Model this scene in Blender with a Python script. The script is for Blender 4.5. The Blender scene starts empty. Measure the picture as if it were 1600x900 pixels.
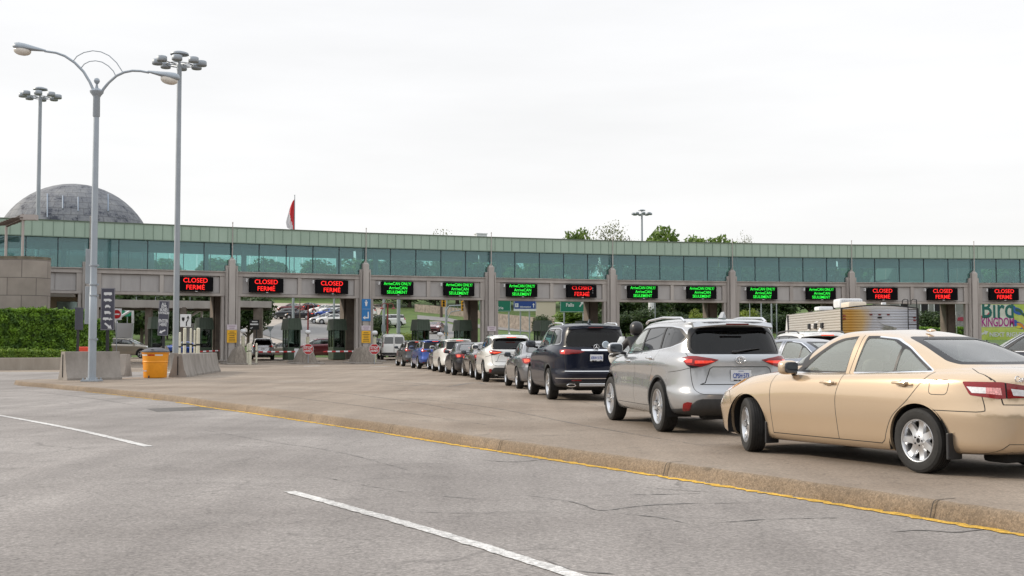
import bpy, bmesh, math, random
import numpy as np
from mathutils import Vector, Matrix
random.seed(7)
R = math.radians
SC = bpy.context.scene
COL = SC.collection
# ---------------------------------------------------------------- camera
F_PX, CAM_H = 1880.0, 1.28
PITCH = math.atan(91.0 / F_PX)
cam_d = bpy.data.cameras.new('camera'); cam = bpy.data.objects.new('camera', cam_d); COL.objects.link(cam)
cam_d.sensor_width = 36.0; cam_d.lens = 36.0 * F_PX / 1600.0
cam_d.clip_start = 0.1; cam_d.clip_end = 3000
cam.location = (0, 0, CAM_H); cam.rotation_euler = (math.pi / 2 + PITCH, 0, 0)
SC.camera = cam
# ---------------------------------------------------------------- sky (bright thin overcast) and veiled sun
SUN_DIR = Vector((-0.95, 0.16, 0.50)).normalized()      # towards the sun
SUN_EL = math.asin(SUN_DIR.z); SUN_AZ = math.atan2(SUN_DIR.x, SUN_DIR.y)
world = bpy.data.worlds.new('World'); SC.world = world; world.use_nodes = True
wn = world.node_tree; wn.nodes.clear()
w_out = wn.nodes.new('ShaderNodeOutputWorld'); w_bg = wn.nodes.new('ShaderNodeBackground')
w_sky = wn.nodes.new('ShaderNodeTexSky'); w_sky.sky_type = 'NISHITA'; w_sky.sun_disc = False
w_sky.sun_elevation = SUN_EL; w_sky.sun_rotation = SUN_AZ; w_sky.air_density = 1.0; w_sky.dust_density = 2.0
w_tc = wn.nodes.new('ShaderNodeTexCoord'); w_sep = wn.nodes.new('ShaderNodeSeparateXYZ')
wn.links.new(w_tc.outputs['Generated'], w_sep.inputs[0])
w_ramp = wn.nodes.new('ShaderNodeValToRGB'); wn.links.new(w_sep.outputs['Z'], w_ramp.inputs[0])
e = w_ramp.color_ramp.elements
e[0].position = 0.0; e[0].color = (9.6, 9.5, 9.3, 1); e[1].position = 0.14; e[1].color = (9.75, 9.75, 9.75, 1)
q = e.new(0.30); q.color = (9.9, 9.95, 10.1, 1); q = e.new(1.0); q.color = (14.0, 14.5, 15.3, 1)
w_map = wn.nodes.new('ShaderNodeMapping'); w_map.inputs['Scale'].default_value = (1.2, 1.2, 7.0)
w_noise = wn.nodes.new('ShaderNodeTexNoise'); w_noise.inputs['Scale'].default_value = 2.2; w_noise.inputs['Detail'].default_value = 5
wn.links.new(w_tc.outputs['Generated'], w_map.inputs[0]); wn.links.new(w_map.outputs[0], w_noise.inputs['Vector'])
w_cr = wn.nodes.new('ShaderNodeMapRange'); w_cr.inputs[1].default_value = 0.3; w_cr.inputs[2].default_value = 0.7
w_cr.inputs[3].default_value = 0.895; w_cr.inputs[4].default_value = 1.0; wn.links.new(w_noise.outputs[0], w_cr.inputs[0])
w_mul = wn.nodes.new('ShaderNodeVectorMath'); w_mul.operation = 'SCALE'
wn.links.new(w_ramp.outputs[0], w_mul.inputs[0]); wn.links.new(w_cr.outputs[0], w_mul.inputs['Scale'])
w_mix = wn.nodes.new('ShaderNodeMix'); w_mix.data_type = 'RGBA'; w_mix.inputs[0].default_value = 0.97
wn.links.new(w_sky.outputs[0], w_mix.inputs[6]); wn.links.new(w_mul.outputs[0], w_mix.inputs[7])
wn.links.new(w_mix.outputs[2], w_bg.inputs['Color']); w_bg.inputs['Strength'].default_value = 0.1
wn.links.new(w_bg.outputs[0], w_out.inputs[0])
sun_d = bpy.data.lights.new('sun', 'SUN'); sun = bpy.data.objects.new('sun', sun_d); COL.objects.link(sun)
sun_d.energy = 2.7; sun_d.angle = R(8); sun_d.color = (1.0, 0.89, 0.74)
sun.rotation_euler = (-SUN_DIR).to_track_quat('-Z', 'Y').to_euler(); sun.location = (-30, -20, 60)
SC.view_settings.view_transform = 'Standard'; SC.view_settings.look = 'None'
SC.view_settings.exposure = 0.12; SC.view_settings.gamma = 1.0
SC.render.engine = 'CYCLES'
SC.cycles.max_bounces = 8; SC.cycles.transparent_max_bounces = 24; SC.cycles.caustics_reflective = False; SC.cycles.caustics_refractive = False
# ---------------------------------------------------------------- measuring: pixel of the 1600 px photo -> point in the place
def ray(px, py):
    a = (px - 800) / F_PX; b = (450 - py) / F_PX
    return Vector((a, math.cos(PITCH) - b * math.sin(PITCH), math.sin(PITCH) + b * math.cos(PITCH)))
def at(px, py, Y):
    d = ray(px, py); return d * (Y / d.y) + Vector((0, 0, CAM_H))
def atz(px, py, z=0.0):
    d = ray(px, py); return d * ((z - CAM_H) / d.z) + Vector((0, 0, CAM_H))
def sstep(a, b, x):
    t = min(1, max(0, (x - a) / (b - a))); return t * t * (3 - 2 * t)
def G(x, y):                                  # the plaza climbs gently towards the booths
    return 0.25 * sstep(62, 94, y)
# ---------------------------------------------------------------- materials
MATS = {}
def new_mat(name):
    m = bpy.data.materials.new(name); m.use_nodes = True; nt = m.node_tree
    return m, nt, nt.nodes['Principled BSDF']
def setp(p, **k):
    for a, v in k.items():
        a = {'rough': 'Roughness', 'metal': 'Metallic', 'spec': 'Specular IOR Level', 'coat': 'Coat Weight', 'coatr': 'Coat Roughness',
             'trans': 'Transmission Weight', 'alpha': 'Alpha', 'ior': 'IOR', 'col': 'Base Color', 'em': 'Emission Color', 'ems': 'Emission Strength',
             'sheen': 'Sheen Weight', 'sub': 'Subsurface Weight'}[a]
        p.inputs[a].default_value = v if not isinstance(v, tuple) else (v + (1,) if len(v) == 3 else v)
def mat(name, col, rough=0.6, var=0.0, scale=4.0, bump=0.0, bscale=40.0, stretch=(1, 1, 1), detail=6, col2=None, **k):
    if name in MATS: return MATS[name]
    m, nt, p = new_mat(name); setp(p, col=col, rough=rough, **k)
    N = nt.nodes.new; L = nt.links.new
    if var or col2 or bump:
        tc = N('ShaderNodeTexCoord'); mp = N('ShaderNodeMapping'); mp.inputs['Scale'].default_value = stretch
        L(tc.outputs['Object'], mp.inputs[0])
    if var or col2:
        n = N('ShaderNodeTexNoise'); n.inputs['Scale'].default_value = scale; n.inputs['Detail'].default_value = detail
        n.inputs['Roughness'].default_value = 0.62
        L(mp.outputs[0], n.inputs['Vector'])
        r = N('ShaderNodeValToRGB'); L(n.outputs[0], r.inputs[0]); el = r.color_ramp.elements
        c2 = col2 or tuple(min(1, c * (1 + var)) for c in col); c1 = col if col2 else tuple(c * (1 - var) for c in col)
        el[0].position = 0.32; el[0].color = c1 + (1,); el[1].position = 0.68; el[1].color = c2 + (1,)
        L(r.outputs[0], p.inputs['Base Color'])
    if bump:
        n2 = N('ShaderNodeTexNoise'); n2.inputs['Scale'].default_value = bscale; n2.inputs['Detail'].default_value = 5
        L(mp.outputs[0], n2.inputs['Vector'])
        b = N('ShaderNodeBump'); b.inputs['Strength'].default_value = bump; b.inputs['Distance'].default_value = 0.02
        L(n2.outputs[0], b.inputs['Height']); L(b.outputs[0], p.inputs['Normal'])
    MATS[name] = m; return m
def glass_mat(name, tint, reflect=1.0, rough=0.02, ior=1.5, haze=0.0, hcol=(.6, .65, .62), rcol=None):
    if name in MATS: return MATS[name]
    m = bpy.data.materials.new(name); m.use_nodes = True; nt = m.node_tree; nt.nodes.clear()
    N = nt.nodes.new; L = nt.links.new
    o = N('ShaderNodeOutputMaterial'); t = N('ShaderNodeBsdfTransparent'); g = N('ShaderNodeBsdfGlossy'); x = N('ShaderNodeMixShader')
    t.inputs[0].default_value = tint + (1,); g.inputs[0].default_value = (rcol or (reflect, reflect, reflect)) + (1,); g.inputs['Roughness'].default_value = rough
    f = N('ShaderNodeFresnel'); f.inputs[0].default_value = ior
    d = N('ShaderNodeBsdfDiffuse'); d.inputs[0].default_value = hcol + (1,); hz = N('ShaderNodeMixShader'); hz.inputs[0].default_value = haze
    L(t.outputs[0], hz.inputs[1]); L(d.outputs[0], hz.inputs[2]); L(f.outputs[0], x.inputs[0]); L(hz.outputs[0], x.inputs[1]); L(g.outputs[0], x.inputs[2]); L(x.outputs[0], o.inputs[0])
    MATS[name] = m; return m
def emit_mat(name, col, s):
    return mat(name, tuple(c * 0.4 for c in col), 0.4, em=col, ems=s)
# ---------------------------------------------------------------- mesh collecting
class MB:
    def __init__(s): s.v = []; s.f = []; s.mi = []; s.cur = 0
    def m(s, i): s.cur = i; return s
    def add(s, vs, fs, M=None):
        n = len(s.v)
        for v in vs:
            v = Vector(v); s.v.append(tuple(M @ v if M else v))
        for f in fs: s.f.append(tuple(n + i for i in f)); s.mi.append(s.cur)
        return s
    def box(s, c, d, M=None, ch=0.0):
        cx, cy, cz = c; x, y, z = d[0] / 2, d[1] / 2, d[2] / 2
        if ch <= 0:
            vs = [(cx + a * x, cy + b * y, cz + e_ * z) for a in (-1, 1) for b in (-1, 1) for e_ in (-1, 1)]
            return s.add(vs, [(0, 1, 3, 2), (4, 6, 7, 5), (0, 4, 5, 1), (2, 3, 7, 6), (0, 2, 6, 4), (1, 5, 7, 3)], M)
        b = bmesh.new(); bmesh.ops.create_cube(b, size=1)
        for v in b.verts: v.co = Vector((v.co.x * 2 * x, v.co.y * 2 * y, v.co.z * 2 * z))
        bmesh.ops.bevel(b, geom=b.edges[:], offset=min(ch, min(x, y, z) * .95), segments=2, profile=0.6, affect='EDGES')
        b.verts.index_update()
        s.add([v.co + Vector(c) for v in b.verts], [[v.index for v in f.verts] for f in b.faces], M); b.free(); return s
    def quad(s, a, b, c, d): return s.add([a, b, c, d], [(0, 1, 2, 3)])
    def cyl(s, p0, p1, r0, r1=None, n=12, cap=True, M=None):
        r1 = r0 if r1 is None else r1; p0 = Vector(p0); p1 = Vector(p1); z = (p1 - p0).normalized()
        x = z.orthogonal().normalized(); y = z.cross(x); vs = []
        for p, r in ((p0, r0), (p1, r1)):
            for i in range(n):
                a = 2 * math.pi * i / n; vs.append(p + x * (r * math.cos(a)) + y * (r * math.sin(a)))
        fs = [(i, (i + 1) % n, n + (i + 1) % n, n + i) for i in range(n)]
        if cap: fs += [tuple(range(n - 1, -1, -1)), tuple(range(n, 2 * n))]
        return s.add(vs, fs, M)
    def tube(s, pts, r, n=8, closed=False, M=None):
        pts = [Vector(p) for p in pts]; k = len(pts); vs = []; px = None
        rr = r if isinstance(r, (list, tuple)) else [r] * k
        for i, p in enumerate(pts):
            a = pts[(i - 1) % k] if (i or closed) else p; b = pts[(i + 1) % k] if (i < k - 1 or closed) else p
            z = (b - a).normalized()
            x = (px - z * px.dot(z)).normalized() if px is not None and (px - z * px.dot(z)).length > 1e-4 else z.orthogonal().normalized()
            px = x; y = z.cross(x)
            for j in range(n):
                t = 2 * math.pi * j / n; vs.append(p + x * (rr[i] * math.cos(t)) + y * (rr[i] * math.sin(t)))
        fs = []
        for i in range(k if closed else k - 1):
            A, B = i * n, ((i + 1) % k) * n
            fs += [(A + j, A + (j + 1) % n, B + (j + 1) % n, B + j) for j in range(n)]
        if not closed: fs += [tuple(range(n - 1, -1, -1)), tuple(range((k - 1) * n, k * n))]
        return s.add(vs, fs, M)
    def lathe(s, prof, n=32, M=None, cap=False):          # prof: (radius, height) about local Z
        vs = []; k = len(prof)
        for r, h in prof:
            for j in range(n):
                t = 2 * math.pi * j / n; vs.append((r * math.cos(t), r * math.sin(t), h))
        fs = [(i * n + j, i * n + (j + 1) % n, (i + 1) * n + (j + 1) % n, (i + 1) * n + j) for i in range(k - 1) for j in range(n)]
        if cap: fs += [tuple(range(n - 1, -1, -1)), tuple(range((k - 1) * n, k * n))]
        return s.add(vs, fs, M)
    def prism(s, poly, h0, h1, M=None):                   # poly in local XY, extruded along Z
        n = len(poly); vs = [(x, y, h0) for x, y in poly] + [(x, y, h1) for x, y in poly]
        return s.add(vs, [tuple(range(n - 1, -1, -1)), tuple(range(n, 2 * n))] + [(i, (i + 1) % n, n + (i + 1) % n, n + i) for i in range(n)], M)
    def build(s, name, mats, parent=None, smooth=False, angle=40, loc=None):
        me = bpy.data.meshes.new(name); me.from_pydata(s.v, [], s.f); me.update()
        b = bmesh.new(); b.from_mesh(me)
        if len(b.faces) < 60000: bmesh.ops.recalc_face_normals(b, faces=b.faces[:])
        b.to_mesh(me); b.free()
        return link(name, me, mats, parent, smooth, angle, s.mi, loc)
def link(name, me, mats, parent=None, smooth=False, angle=40, mi=None, loc=None):
    if not isinstance(mats, (list, tuple)): mats = [mats]
    for m_ in mats: me.materials.append(m_)
    if mi and len(mats) > 1 and len(mi) == len(me.polygons): me.polygons.foreach_set('material_index', mi)
    if smooth:
        me.polygons.foreach_set('use_smooth', [True] * len(me.polygons))
        try: me.set_sharp_from_angle(angle=R(angle))
        except Exception: pass
    o = bpy.data.objects.new(name, me); COL.objects.link(o)
    if loc: o.location = loc
    if parent: o.parent = parent
    return o
def RZ(a): return Matrix.Rotation(a, 4, 'Z')
def TR(*p): return Matrix.Translation(Vector(p if len(p) == 3 else p[0]))
def tag(o, label=None, cat=None, group=None, kind=None):
    if label: o['label'] = label
    if cat: o['category'] = cat
    if group: o['group'] = group
    if kind: o['kind'] = kind
    return o
def empty(name, loc=(0, 0, 0), rz=0.0, parent=None):
    o = bpy.data.objects.new(name, None); COL.objects.link(o); o.location = loc; o.rotation_euler = (0, 0, rz)
    o.empty_display_size = 0.2
    if parent: o.parent = parent
    return o
def thing(name, label, cat, loc=(0, 0, 0), rz=0.0, group=None):
    return tag(empty(name, loc, rz), label, cat, group)
def dup(root, loc=None, rz=None, label=None, group=None):
    def cp(o, par):
        c = o.copy(); COL.objects.link(c); c.parent = par
        for ch in o.children: cp(ch, c)
        return c
    kids = list(root.children); c = root.copy(); COL.objects.link(c)
    for ch in kids: cp(ch, c)
    if loc is not None: c.location = loc
    if rz is not None: c.rotation_euler = (0, 0, rz)
    if label: c['label'] = label
    if group: c['group'] = group
    return c
def structure(o): o['kind'] = 'structure'; return o
def text_mesh(txt, size, bold=0.0, depth=0.004, spacing=1.0, line=1.0, align='CENTER', xscale=1.0):
    cu = bpy.data.curves.new('txt', 'FONT'); cu.body = txt; cu.size = size; cu.align_x = align; cu.align_y = 'CENTER'
    cu.offset = bold; cu.extrude = depth; cu.space_character = spacing; cu.space_line = line; cu.resolution_u = 3
    o = bpy.data.objects.new('txt', cu); COL.objects.link(o)
    bpy.context.view_layer.update()
    me = bpy.data.meshes.new_from_object(o.evaluated_get(bpy.context.evaluated_depsgraph_get()))
    bpy.data.objects.remove(o); bpy.data.curves.remove(cu)
    if xscale != 1.0:
        for v in me.vertices: v.co.x *= xscale
    return me
def text(name, txt, size, material, parent, M, **k):
    # M places the text: its X reads left to right, its Y is up, its Z faces the reader
    me = text_mesh(txt, size, **k); me.transform(M)
    return link(name, me, material, parent)
FACE_Y = Matrix(((1, 0, 0, 0), (0, 0, -1, 0), (0, 1, 0, 0), (0, 0, 0, 1)))     # text facing -Y (towards the camera)
def blob(mb, c, d, M=None, n=2.6, k=14, taper=0.0):
    """superellipsoid"""
    vs = []; K = k * 2
    for i in range(k + 1):
        a = -math.pi / 2 + math.pi * i / k
        for j in range(K):
            b = 2 * math.pi * j / K; f = lambda v: math.copysign(abs(v)**(2 / n), v)
            z = f(math.sin(a)); r_ = abs(math.cos(a))**(2 / n); t = 1 + taper * z
            vs.append((c[0] + d[0] / 2 * r_ * f(math.cos(b)) * t, c[1] + d[1] / 2 * r_ * f(math.sin(b)) * t, c[2] + d[2] / 2 * z))
    fs = [(i * K + j, i * K + (j + 1) % K, (i + 1) * K + (j + 1) % K, (i + 1) * K + j) for i in range(k) for j in range(K)]
    mb.add(vs, fs, M)
def pchip(x, Y, q):
    x = np.asarray(x, float); Y = np.asarray(Y, float); one = Y.ndim == 1
    if one: Y = Y[:, None]
    h = np.diff(x)[:, None]; d = np.diff(Y, axis=0) / h; m = np.zeros_like(Y)
    if len(x) == 2: m[:] = d[0]
    else:
        w1 = 2 * h[1:] + h[:-1]; w2 = h[1:] + 2 * h[:-1]; ok = d[:-1] * d[1:] > 0
        with np.errstate(divide='ignore', invalid='ignore'):
            hm = (w1 + w2) / (w1 / d[:-1] + w2 / d[1:])
        m[1:-1] = np.where(ok, hm, 0); m[0] = d[0]; m[-1] = d[-1]
    q = np.clip(np.asarray(q, float), x[0], x[-1]); i = np.clip(np.searchsorted(x, q) - 1, 0, len(x) - 2)
    t = ((q - x[i]) / (x[i + 1] - x[i]))[:, None]; H = (x[i + 1] - x[i])[:, None]
    r = (2 * t**3 - 3 * t**2 + 1) * Y[i] + (t**3 - 2 * t**2 + t) * H * m[i] + (-2 * t**3 + 3 * t**2) * Y[i + 1] + (t**3 - t**2) * H * m[i + 1]
    return r[:, 0] if one else r
# ---------------------------------------------------------------- car bodies: lofted shells with lights, glass and seams cut into them
def row(w, xf, xr, z, nf=4.0, nr=5.0, crease=False): return dict(w=w, xf=xf, xr=xr, z=z, nf=nf, nr=nr, c=crease)
def shell(rows, nu=96, cell=0.05):
    th = np.linspace(0, math.pi, 1200)
    def plan(r, t):
        c, s = np.cos(t), np.sin(t); xm = (r['xf'] + r['xr']) / 2; n = np.where(c >= 0, r['nf'], r['nr'])
        L = np.where(c >= 0, r['xf'] - xm, xm - r['xr'])
        return xm + L * np.sign(c) * np.abs(c)**(2 / n), r['w'] * np.abs(s)**(2 / n)
    ref = max(rows, key=lambda r: r['w']); x, y = plan(ref, th)
    L = np.r_[0, np.cumsum(np.hypot(np.diff(x), np.diff(y)))]
    t = np.interp(np.linspace(0, L[-1], nu + 1), L, th); t[0] = 0; t[-1] = math.pi
    P = []
    for r in rows:
        x, y = plan(r, t); zx, zz = zip(*sorted(r['z'])) if len(r['z']) > 1 else ((-9, 9), (r['z'][0][1],) * 2)
        z = pchip(zx, np.array(zz), x); P.append(np.stack([x, y, z], 1))
    P = np.array(P); out = []; seg = [0] + [i for i, r in enumerate(rows) if r['c'] and 0 < i < len(rows) - 1] + [len(rows) - 1]
    dist = np.linalg.norm(np.diff(P, axis=0), axis=2).mean(1); S = np.r_[0, np.cumsum(dist)]
    for a, b in zip(seg[:-1], seg[1:]):
        q = []
        for k in range(a, b):
            n = max(1, int(math.ceil(dist[k] / cell))); q += list(S[k] + (S[k + 1] - S[k]) * np.arange(n) / n)
        if b == len(rows) - 1: q.append(S[b])
        q = np.array(q); K = P[a:b + 1].reshape(b + 1 - a, -1)
        out.append(pchip(S[a:b + 1], K, q).reshape(len(q), nu + 1, 3))
    V = np.concatenate(out); nv = len(V)
    bm = bmesh.new(); Lh = [[bm.verts.new(p) for p in r] for r in V]
    Rh = [[Lh[j][i] if i in (0, nu) or j == nv - 1 else bm.verts.new((V[j][i][0], -V[j][i][1], V[j][i][2])) for i in range(nu + 1)] for j in range(nv)]
    for j in range(nv - 1):
        for i in range(nu):
            for A, fl in ((Lh, 0), (Rh, 1)):
                q = [A[j][i], A[j][i + 1], A[j + 1][i + 1], A[j + 1][i]]
                if fl: q.reverse()
                try: bm.faces.new(q)
                except ValueError: pass
    bmesh.ops.remove_doubles(bm, verts=bm.verts[:], dist=1e-4)
    bmesh.ops.dissolve_degenerate(bm, dist=1e-5, edges=bm.edges[:])
    bmesh.ops.recalc_face_normals(bm, faces=bm.faces[:]); bm.normal_update()
    # outward?
    f = max(bm.faces, key=lambda f: f.calc_center_median().z)
    if f.normal.z < 0: bmesh.ops.reverse_faces(bm, faces=bm.faces[:])
    return bm
def inside(p, poly):
    x, y = p; c = False; n = len(poly); j = n - 1
    for i in range(n):
        xi, yi = poly[i]; xj, yj = poly[j]
        if (yi > y) != (yj > y) and x < (xj - xi) * (y - yi) / (yj - yi) + xi: c = not c
        j = i
    return c
def rounded(poly, r, n=4):
    out = []; k = len(poly)
    for i in range(k):
        p, a, b = Vector(poly[i]), Vector(poly[i - 1]), Vector(poly[(i + 1) % k])
        u, v = (a - p), (b - p); rr = min(r, u.length * .45, v.length * .45); u.normalize(); v.normalize()
        p0, p1 = p + u * rr, p + v * rr
        for q in range(n + 1):
            t = q / n; out.append(tuple(p0 * (1 - t)**2 + p * (2 * t * (1 - t)) + p1 * t * t))
    return out
def offset(poly, d):
    area = sum(poly[i - 1][0] * poly[i][1] - poly[i][0] * poly[i - 1][1] for i in range(len(poly)))
    s = 1 if area > 0 else -1; out = []; k = len(poly)
    for i in range(k):
        p, a, b = Vector(poly[i]), Vector(poly[i - 1]), Vector(poly[(i + 1) % k])
        if (p - a).length < 1e-6 or (b - p).length < 1e-6: out.append(tuple(p)); continue
        u = (p - a).normalized(); v = (b - p).normalized(); n1 = Vector((u.y, -u.x)) * s; n2 = Vector((v.y, -v.x)) * s
        m_ = n1 + n2
        if m_.length < 1e-6: m_ = n1
        m_.normalize(); out.append(tuple(p + m_ * (d / max(0.4, m_.dot(n1)))))
    return out
def ribbons(pts, w):
    out = []
    for a, b in zip(pts[:-1], pts[1:]):
        a, b = Vector(a), Vector(b); t = (b - a).normalized(); n = Vector((-t.y, t.x)) * (w / 2); a = a - t * w * .3; b = b + t * w * .3
        out.append([tuple(a + n), tuple(b + n), tuple(b - n), tuple(a - n)])
    return out
def smooth_line(pts, n=6):
    P = np.array(pts, float); s = np.r_[0, np.cumsum(np.hypot(*np.diff(P, axis=0).T))]
    return [tuple(p) for p in pchip(s, P, np.linspace(0, s[-1], n * (len(pts) - 1) + 1))]
AX = {'L': (Vector((1, 0, 0)), Vector((0, 0, 1)), lambda c, n: c.y > 0.25 and n.y > 0.12),
      'R': (Vector((1, 0, 0)), Vector((0, 0, 1)), lambda c, n: c.y < -0.25 and n.y < -0.12),
      'B': (Vector((0, 1, 0)), Vector((0, 0, 1)), lambda c, n: c.x < 0 and n.x < -0.10),
      'F': (Vector((0, 1, 0)), Vector((0, 0, 1)), lambda c, n: c.x > 0 and n.x > 0.10),
      'T': (Vector((1, 0, 0)), Vector((0, 1, 0)), lambda c, n: n.z > 0.3)}
class Shell:
    def __init__(s, rows, nu, cell):
        s.bm = shell(rows, nu, cell); s.lay = s.bm.faces.layers.int.new('reg'); s.cc = {}
    def cut(s, poly, ax, rid, allow=(0,), cond=None):
        bm, lay = s.bm, s.lay
        if isinstance(ax, str): A, B, fn = AX[ax]
        else: A, B, fn = ax
        xs = [p[0] for p in poly]; ys = [p[1] for p in poly]; x0, x1, y0, y1 = min(xs), max(xs), min(ys), max(ys)
        cand = set(); cc = s.cc; mg = .25
        for f in bm.faces:
            if f[lay] not in allow: continue
            q = cc.get(f)
            if q is None: c = f.calc_center_median(); q = cc[f] = (c, f.normal.copy(), c.length)
            c = q[0]
            ca = c.dot(A)
            if ca < x0 - mg or ca > x1 + mg: continue
            cb = c.dot(B)
            if cb < y0 - mg or cb > y1 + mg: continue
            if not fn(c, q[1]): continue
            if cond and not cond(c): continue
            pa = [v.co.dot(A) for v in f.verts]; pb = [v.co.dot(B) for v in f.verts]
            if max(pa) < x0 or min(pa) > x1 or max(pb) < y0 or min(pb) > y1: continue
            cand.add(f)
        n = len(poly)
        for i in range(n):
            a, b = poly[i - 1], poly[i]; ex, ey = b[0] - a[0], b[1] - a[1]; L = math.hypot(ex, ey)
            if L < 1e-6: continue
            ex /= L; ey /= L; sub = []
            bx0, bx1, by0, by1 = min(a[0], b[0]), max(a[0], b[0]), min(a[1], b[1]), max(a[1], b[1])
            for f in cand:
                pa = [v.co.dot(A) for v in f.verts]; pb = [v.co.dot(B) for v in f.verts]
                if max(pa) < bx0 or min(pa) > bx1 or max(pb) < by0 or min(pb) > by1: continue
                dd = [(p - a[0]) * -ey + (q - a[1]) * ex for p, q in zip(pa, pb)]
                if min(dd) < -1e-5 and max(dd) > 1e-5: sub.append(f)
            if not sub: continue
            geom = set(sub)
            for f in sub: geom.update(f.edges); geom.update(f.verts)
            co = A * a[0] + B * a[1]; no = A * (-ey) + B * ex
            r = bmesh.ops.bisect_plane(bm, geom=list(geom), dist=1e-5, plane_co=co, plane_no=no)
            for g in r['geom']:
                if isinstance(g, bmesh.types.BMFace): cand.add(g)
        for f in cand:
            if not f.is_valid: continue
            c = f.calc_center_median()
            if f[lay] in allow and inside((c.dot(A), c.dot(B)), poly): f[lay] = rid
    def cutLR(s, poly, rid, allow=(0,), cond=None):
        s.cut(poly, 'L', rid, allow, cond); s.cut(poly, 'R', rid, allow, cond)
    def seam(s, pts, ax, w=0.008, rid=1, allow=(0,)):
        for p in ribbons(pts, w):
            for a in (ax if isinstance(ax, (list, tuple)) else [ax]): s.cut(p, a, rid, allow)
    def take(s, rid, name, material, parent, off=0.0, rim=0.0, cond=None, label=None):
        """lift one region out of the shell as a mesh of its own"""
        bm, lay = s.bm, s.lay; bm.normal_update()
        fs = [f for f in bm.faces if f[lay] == rid and (cond is None or cond(f.calc_center_median()))]
        if not fs: return None
        nb = bmesh.new(); mp = {}
        for f in fs:
            for v in f.verts:
                if v not in mp: mp[v] = nb.verts.new(v.co + v.normal * off)
        nrm = {mp[v]: v.normal.copy() for v in mp}
        for f in fs:
            try: nb.faces.new([mp[v] for v in f.verts])
            except ValueError: pass
        if rim:
            be = [e_ for e_ in nb.edges if len(e_.link_faces) == 1]
            r = bmesh.ops.extrude_edge_only(nb, edges=be)
            src = {}
            for e_ in be:
                for v in e_.verts: src[tuple(round(c, 6) for c in v.co)] = nrm[v]
            for v in [g for g in r['geom'] if isinstance(g, bmesh.types.BMVert)]:
                nn = src.get(tuple(round(c, 6) for c in v.co))
                if nn: v.co = v.co - nn * rim
        bmesh.ops.delete(bm, geom=fs, context='FACES')
        me = bpy.data.meshes.new(name); nb.to_mesh(me); nb.free()
        o = link(name, me, material, parent, True, 40)
        if label: o['label'] = label
        return o
    def finish(s, name, mats, parent, idx, angle=38):
        bm, lay = s.bm, s.lay
        for f in bm.faces: f.material_index = idx.get(f[lay], 0)
        me = bpy.data.meshes.new(name); bm.to_mesh(me); bm.free()
        return link(name, me, mats, parent, True, angle)
def arch_poly(cx, cz, r, n=22, low=-0.2):
    a0 = -0.25; p = [(cx + r * math.cos(a), cz + r * math.sin(a)) for a in [a0 + (math.pi - 2 * a0) * i / n for i in range(n + 1)]]
    return p + [(p[-1][0] - .01, low), (p[0][0] + .01, low)]
# ---- shared materials
def paint(name, col, metal=0.5, rough=0.32, coat=1.0, dust=.22, spec=.5):
    if name in MATS: return MATS[name]
    m, nt, p = new_mat(name); setp(p, col=col, metal=metal, rough=rough, coat=coat, coatr=0.015, spec=spec)
    N = nt.nodes.new; L = nt.links.new
    g = N('ShaderNodeNewGeometry'); mx = N('ShaderNodeMix'); mx.data_type = 'RGBA'
    tc = N('ShaderNodeTexCoord'); n = N('ShaderNodeTexNoise'); n.inputs['Scale'].default_value = 3; n.inputs['Detail'].default_value = 6
    L(tc.outputs['Object'], n.inputs['Vector'])                       # thin road dust
    sp = N('ShaderNodeSeparateXYZ'); L(tc.outputs['Object'], sp.inputs[0])
    mr = N('ShaderNodeMapRange'); mr.inputs[1].default_value = 0.15; mr.inputs[2].default_value = 0.75; mr.inputs[3].default_value = dust; mr.inputs[4].default_value = 0.0
    L(sp.outputs['Z'], mr.inputs[0]); ml = N('ShaderNodeMath'); ml.operation = 'MULTIPLY'; L(mr.outputs[0], ml.inputs[0]); L(n.outputs[0], ml.inputs[1])
    d = N('ShaderNodeMix'); d.data_type = 'RGBA'; L(ml.outputs[0], d.inputs[0]); d.inputs[6].default_value = col + (1,); d.inputs[7].default_value = (.27, .24, .20, 1)
    L(g.outputs['Backfacing'], mx.inputs[0]); L(d.outputs[2], mx.inputs[6]); mx.inputs[7].default_value = ((.30, .28, .24, 1) if name == 'gold paint' else (.05, .05, .05, 1))
    L(mx.outputs[2], p.inputs['Base Color'])
    r2 = N('ShaderNodeMapRange'); r2.inputs[3].default_value = rough; r2.inputs[4].default_value = min(1, rough + .35); L(ml.outputs[0], r2.inputs[0]); L(r2.outputs[0], p.inputs['Roughness'])
    MATS[name] = m; return m
M_GAP = mat('panel gap', (.008, .008, .008), .7)
M_BLK = mat('black plastic', (.022, .022, .024), .45, var=.2, scale=9)
M_CLAD = mat('grey cladding', (.05, .052, .055), .5, var=.15, scale=8)
M_GLOSSB = mat('gloss black', (.008, .008, .01), .28, spec=.25)
M_RUB = mat('tyre rubber', (.017, .0165, .016), .8, var=.3, scale=14, bump=.15, bscale=120)
M_CHR = mat('chrome', (.8, .81, .83), .12, metal=1.0)
M_RIM = mat('alloy', (.62, .63, .65), .28, metal=.85)
M_RIMD = mat('dark alloy', (.16, .16, .17), .32, metal=.8)
M_DARK = mat('wheel well', (.012, .012, .012), .9)
M_BRK = mat('brake disc', (.25, .24, .23), .4, metal=.8)
M_REDL = mat('red lens', (.22, .003, .005), .18, coat=.5, var=.35, scale=30, stretch=(1, 1, 8))
M_REDD = mat('dark red lens', (.12, .004, .006), .2, coat=.4)
M_REDON = mat('lit brake lens', (.7, .02, .01), .15, coat=1.0, em=(1.0, .10, .03), ems=1.1)
M_WHTL = mat('clear lens', (.75, .76, .78), .12, coat=1.0, var=.15, scale=40)
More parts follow.
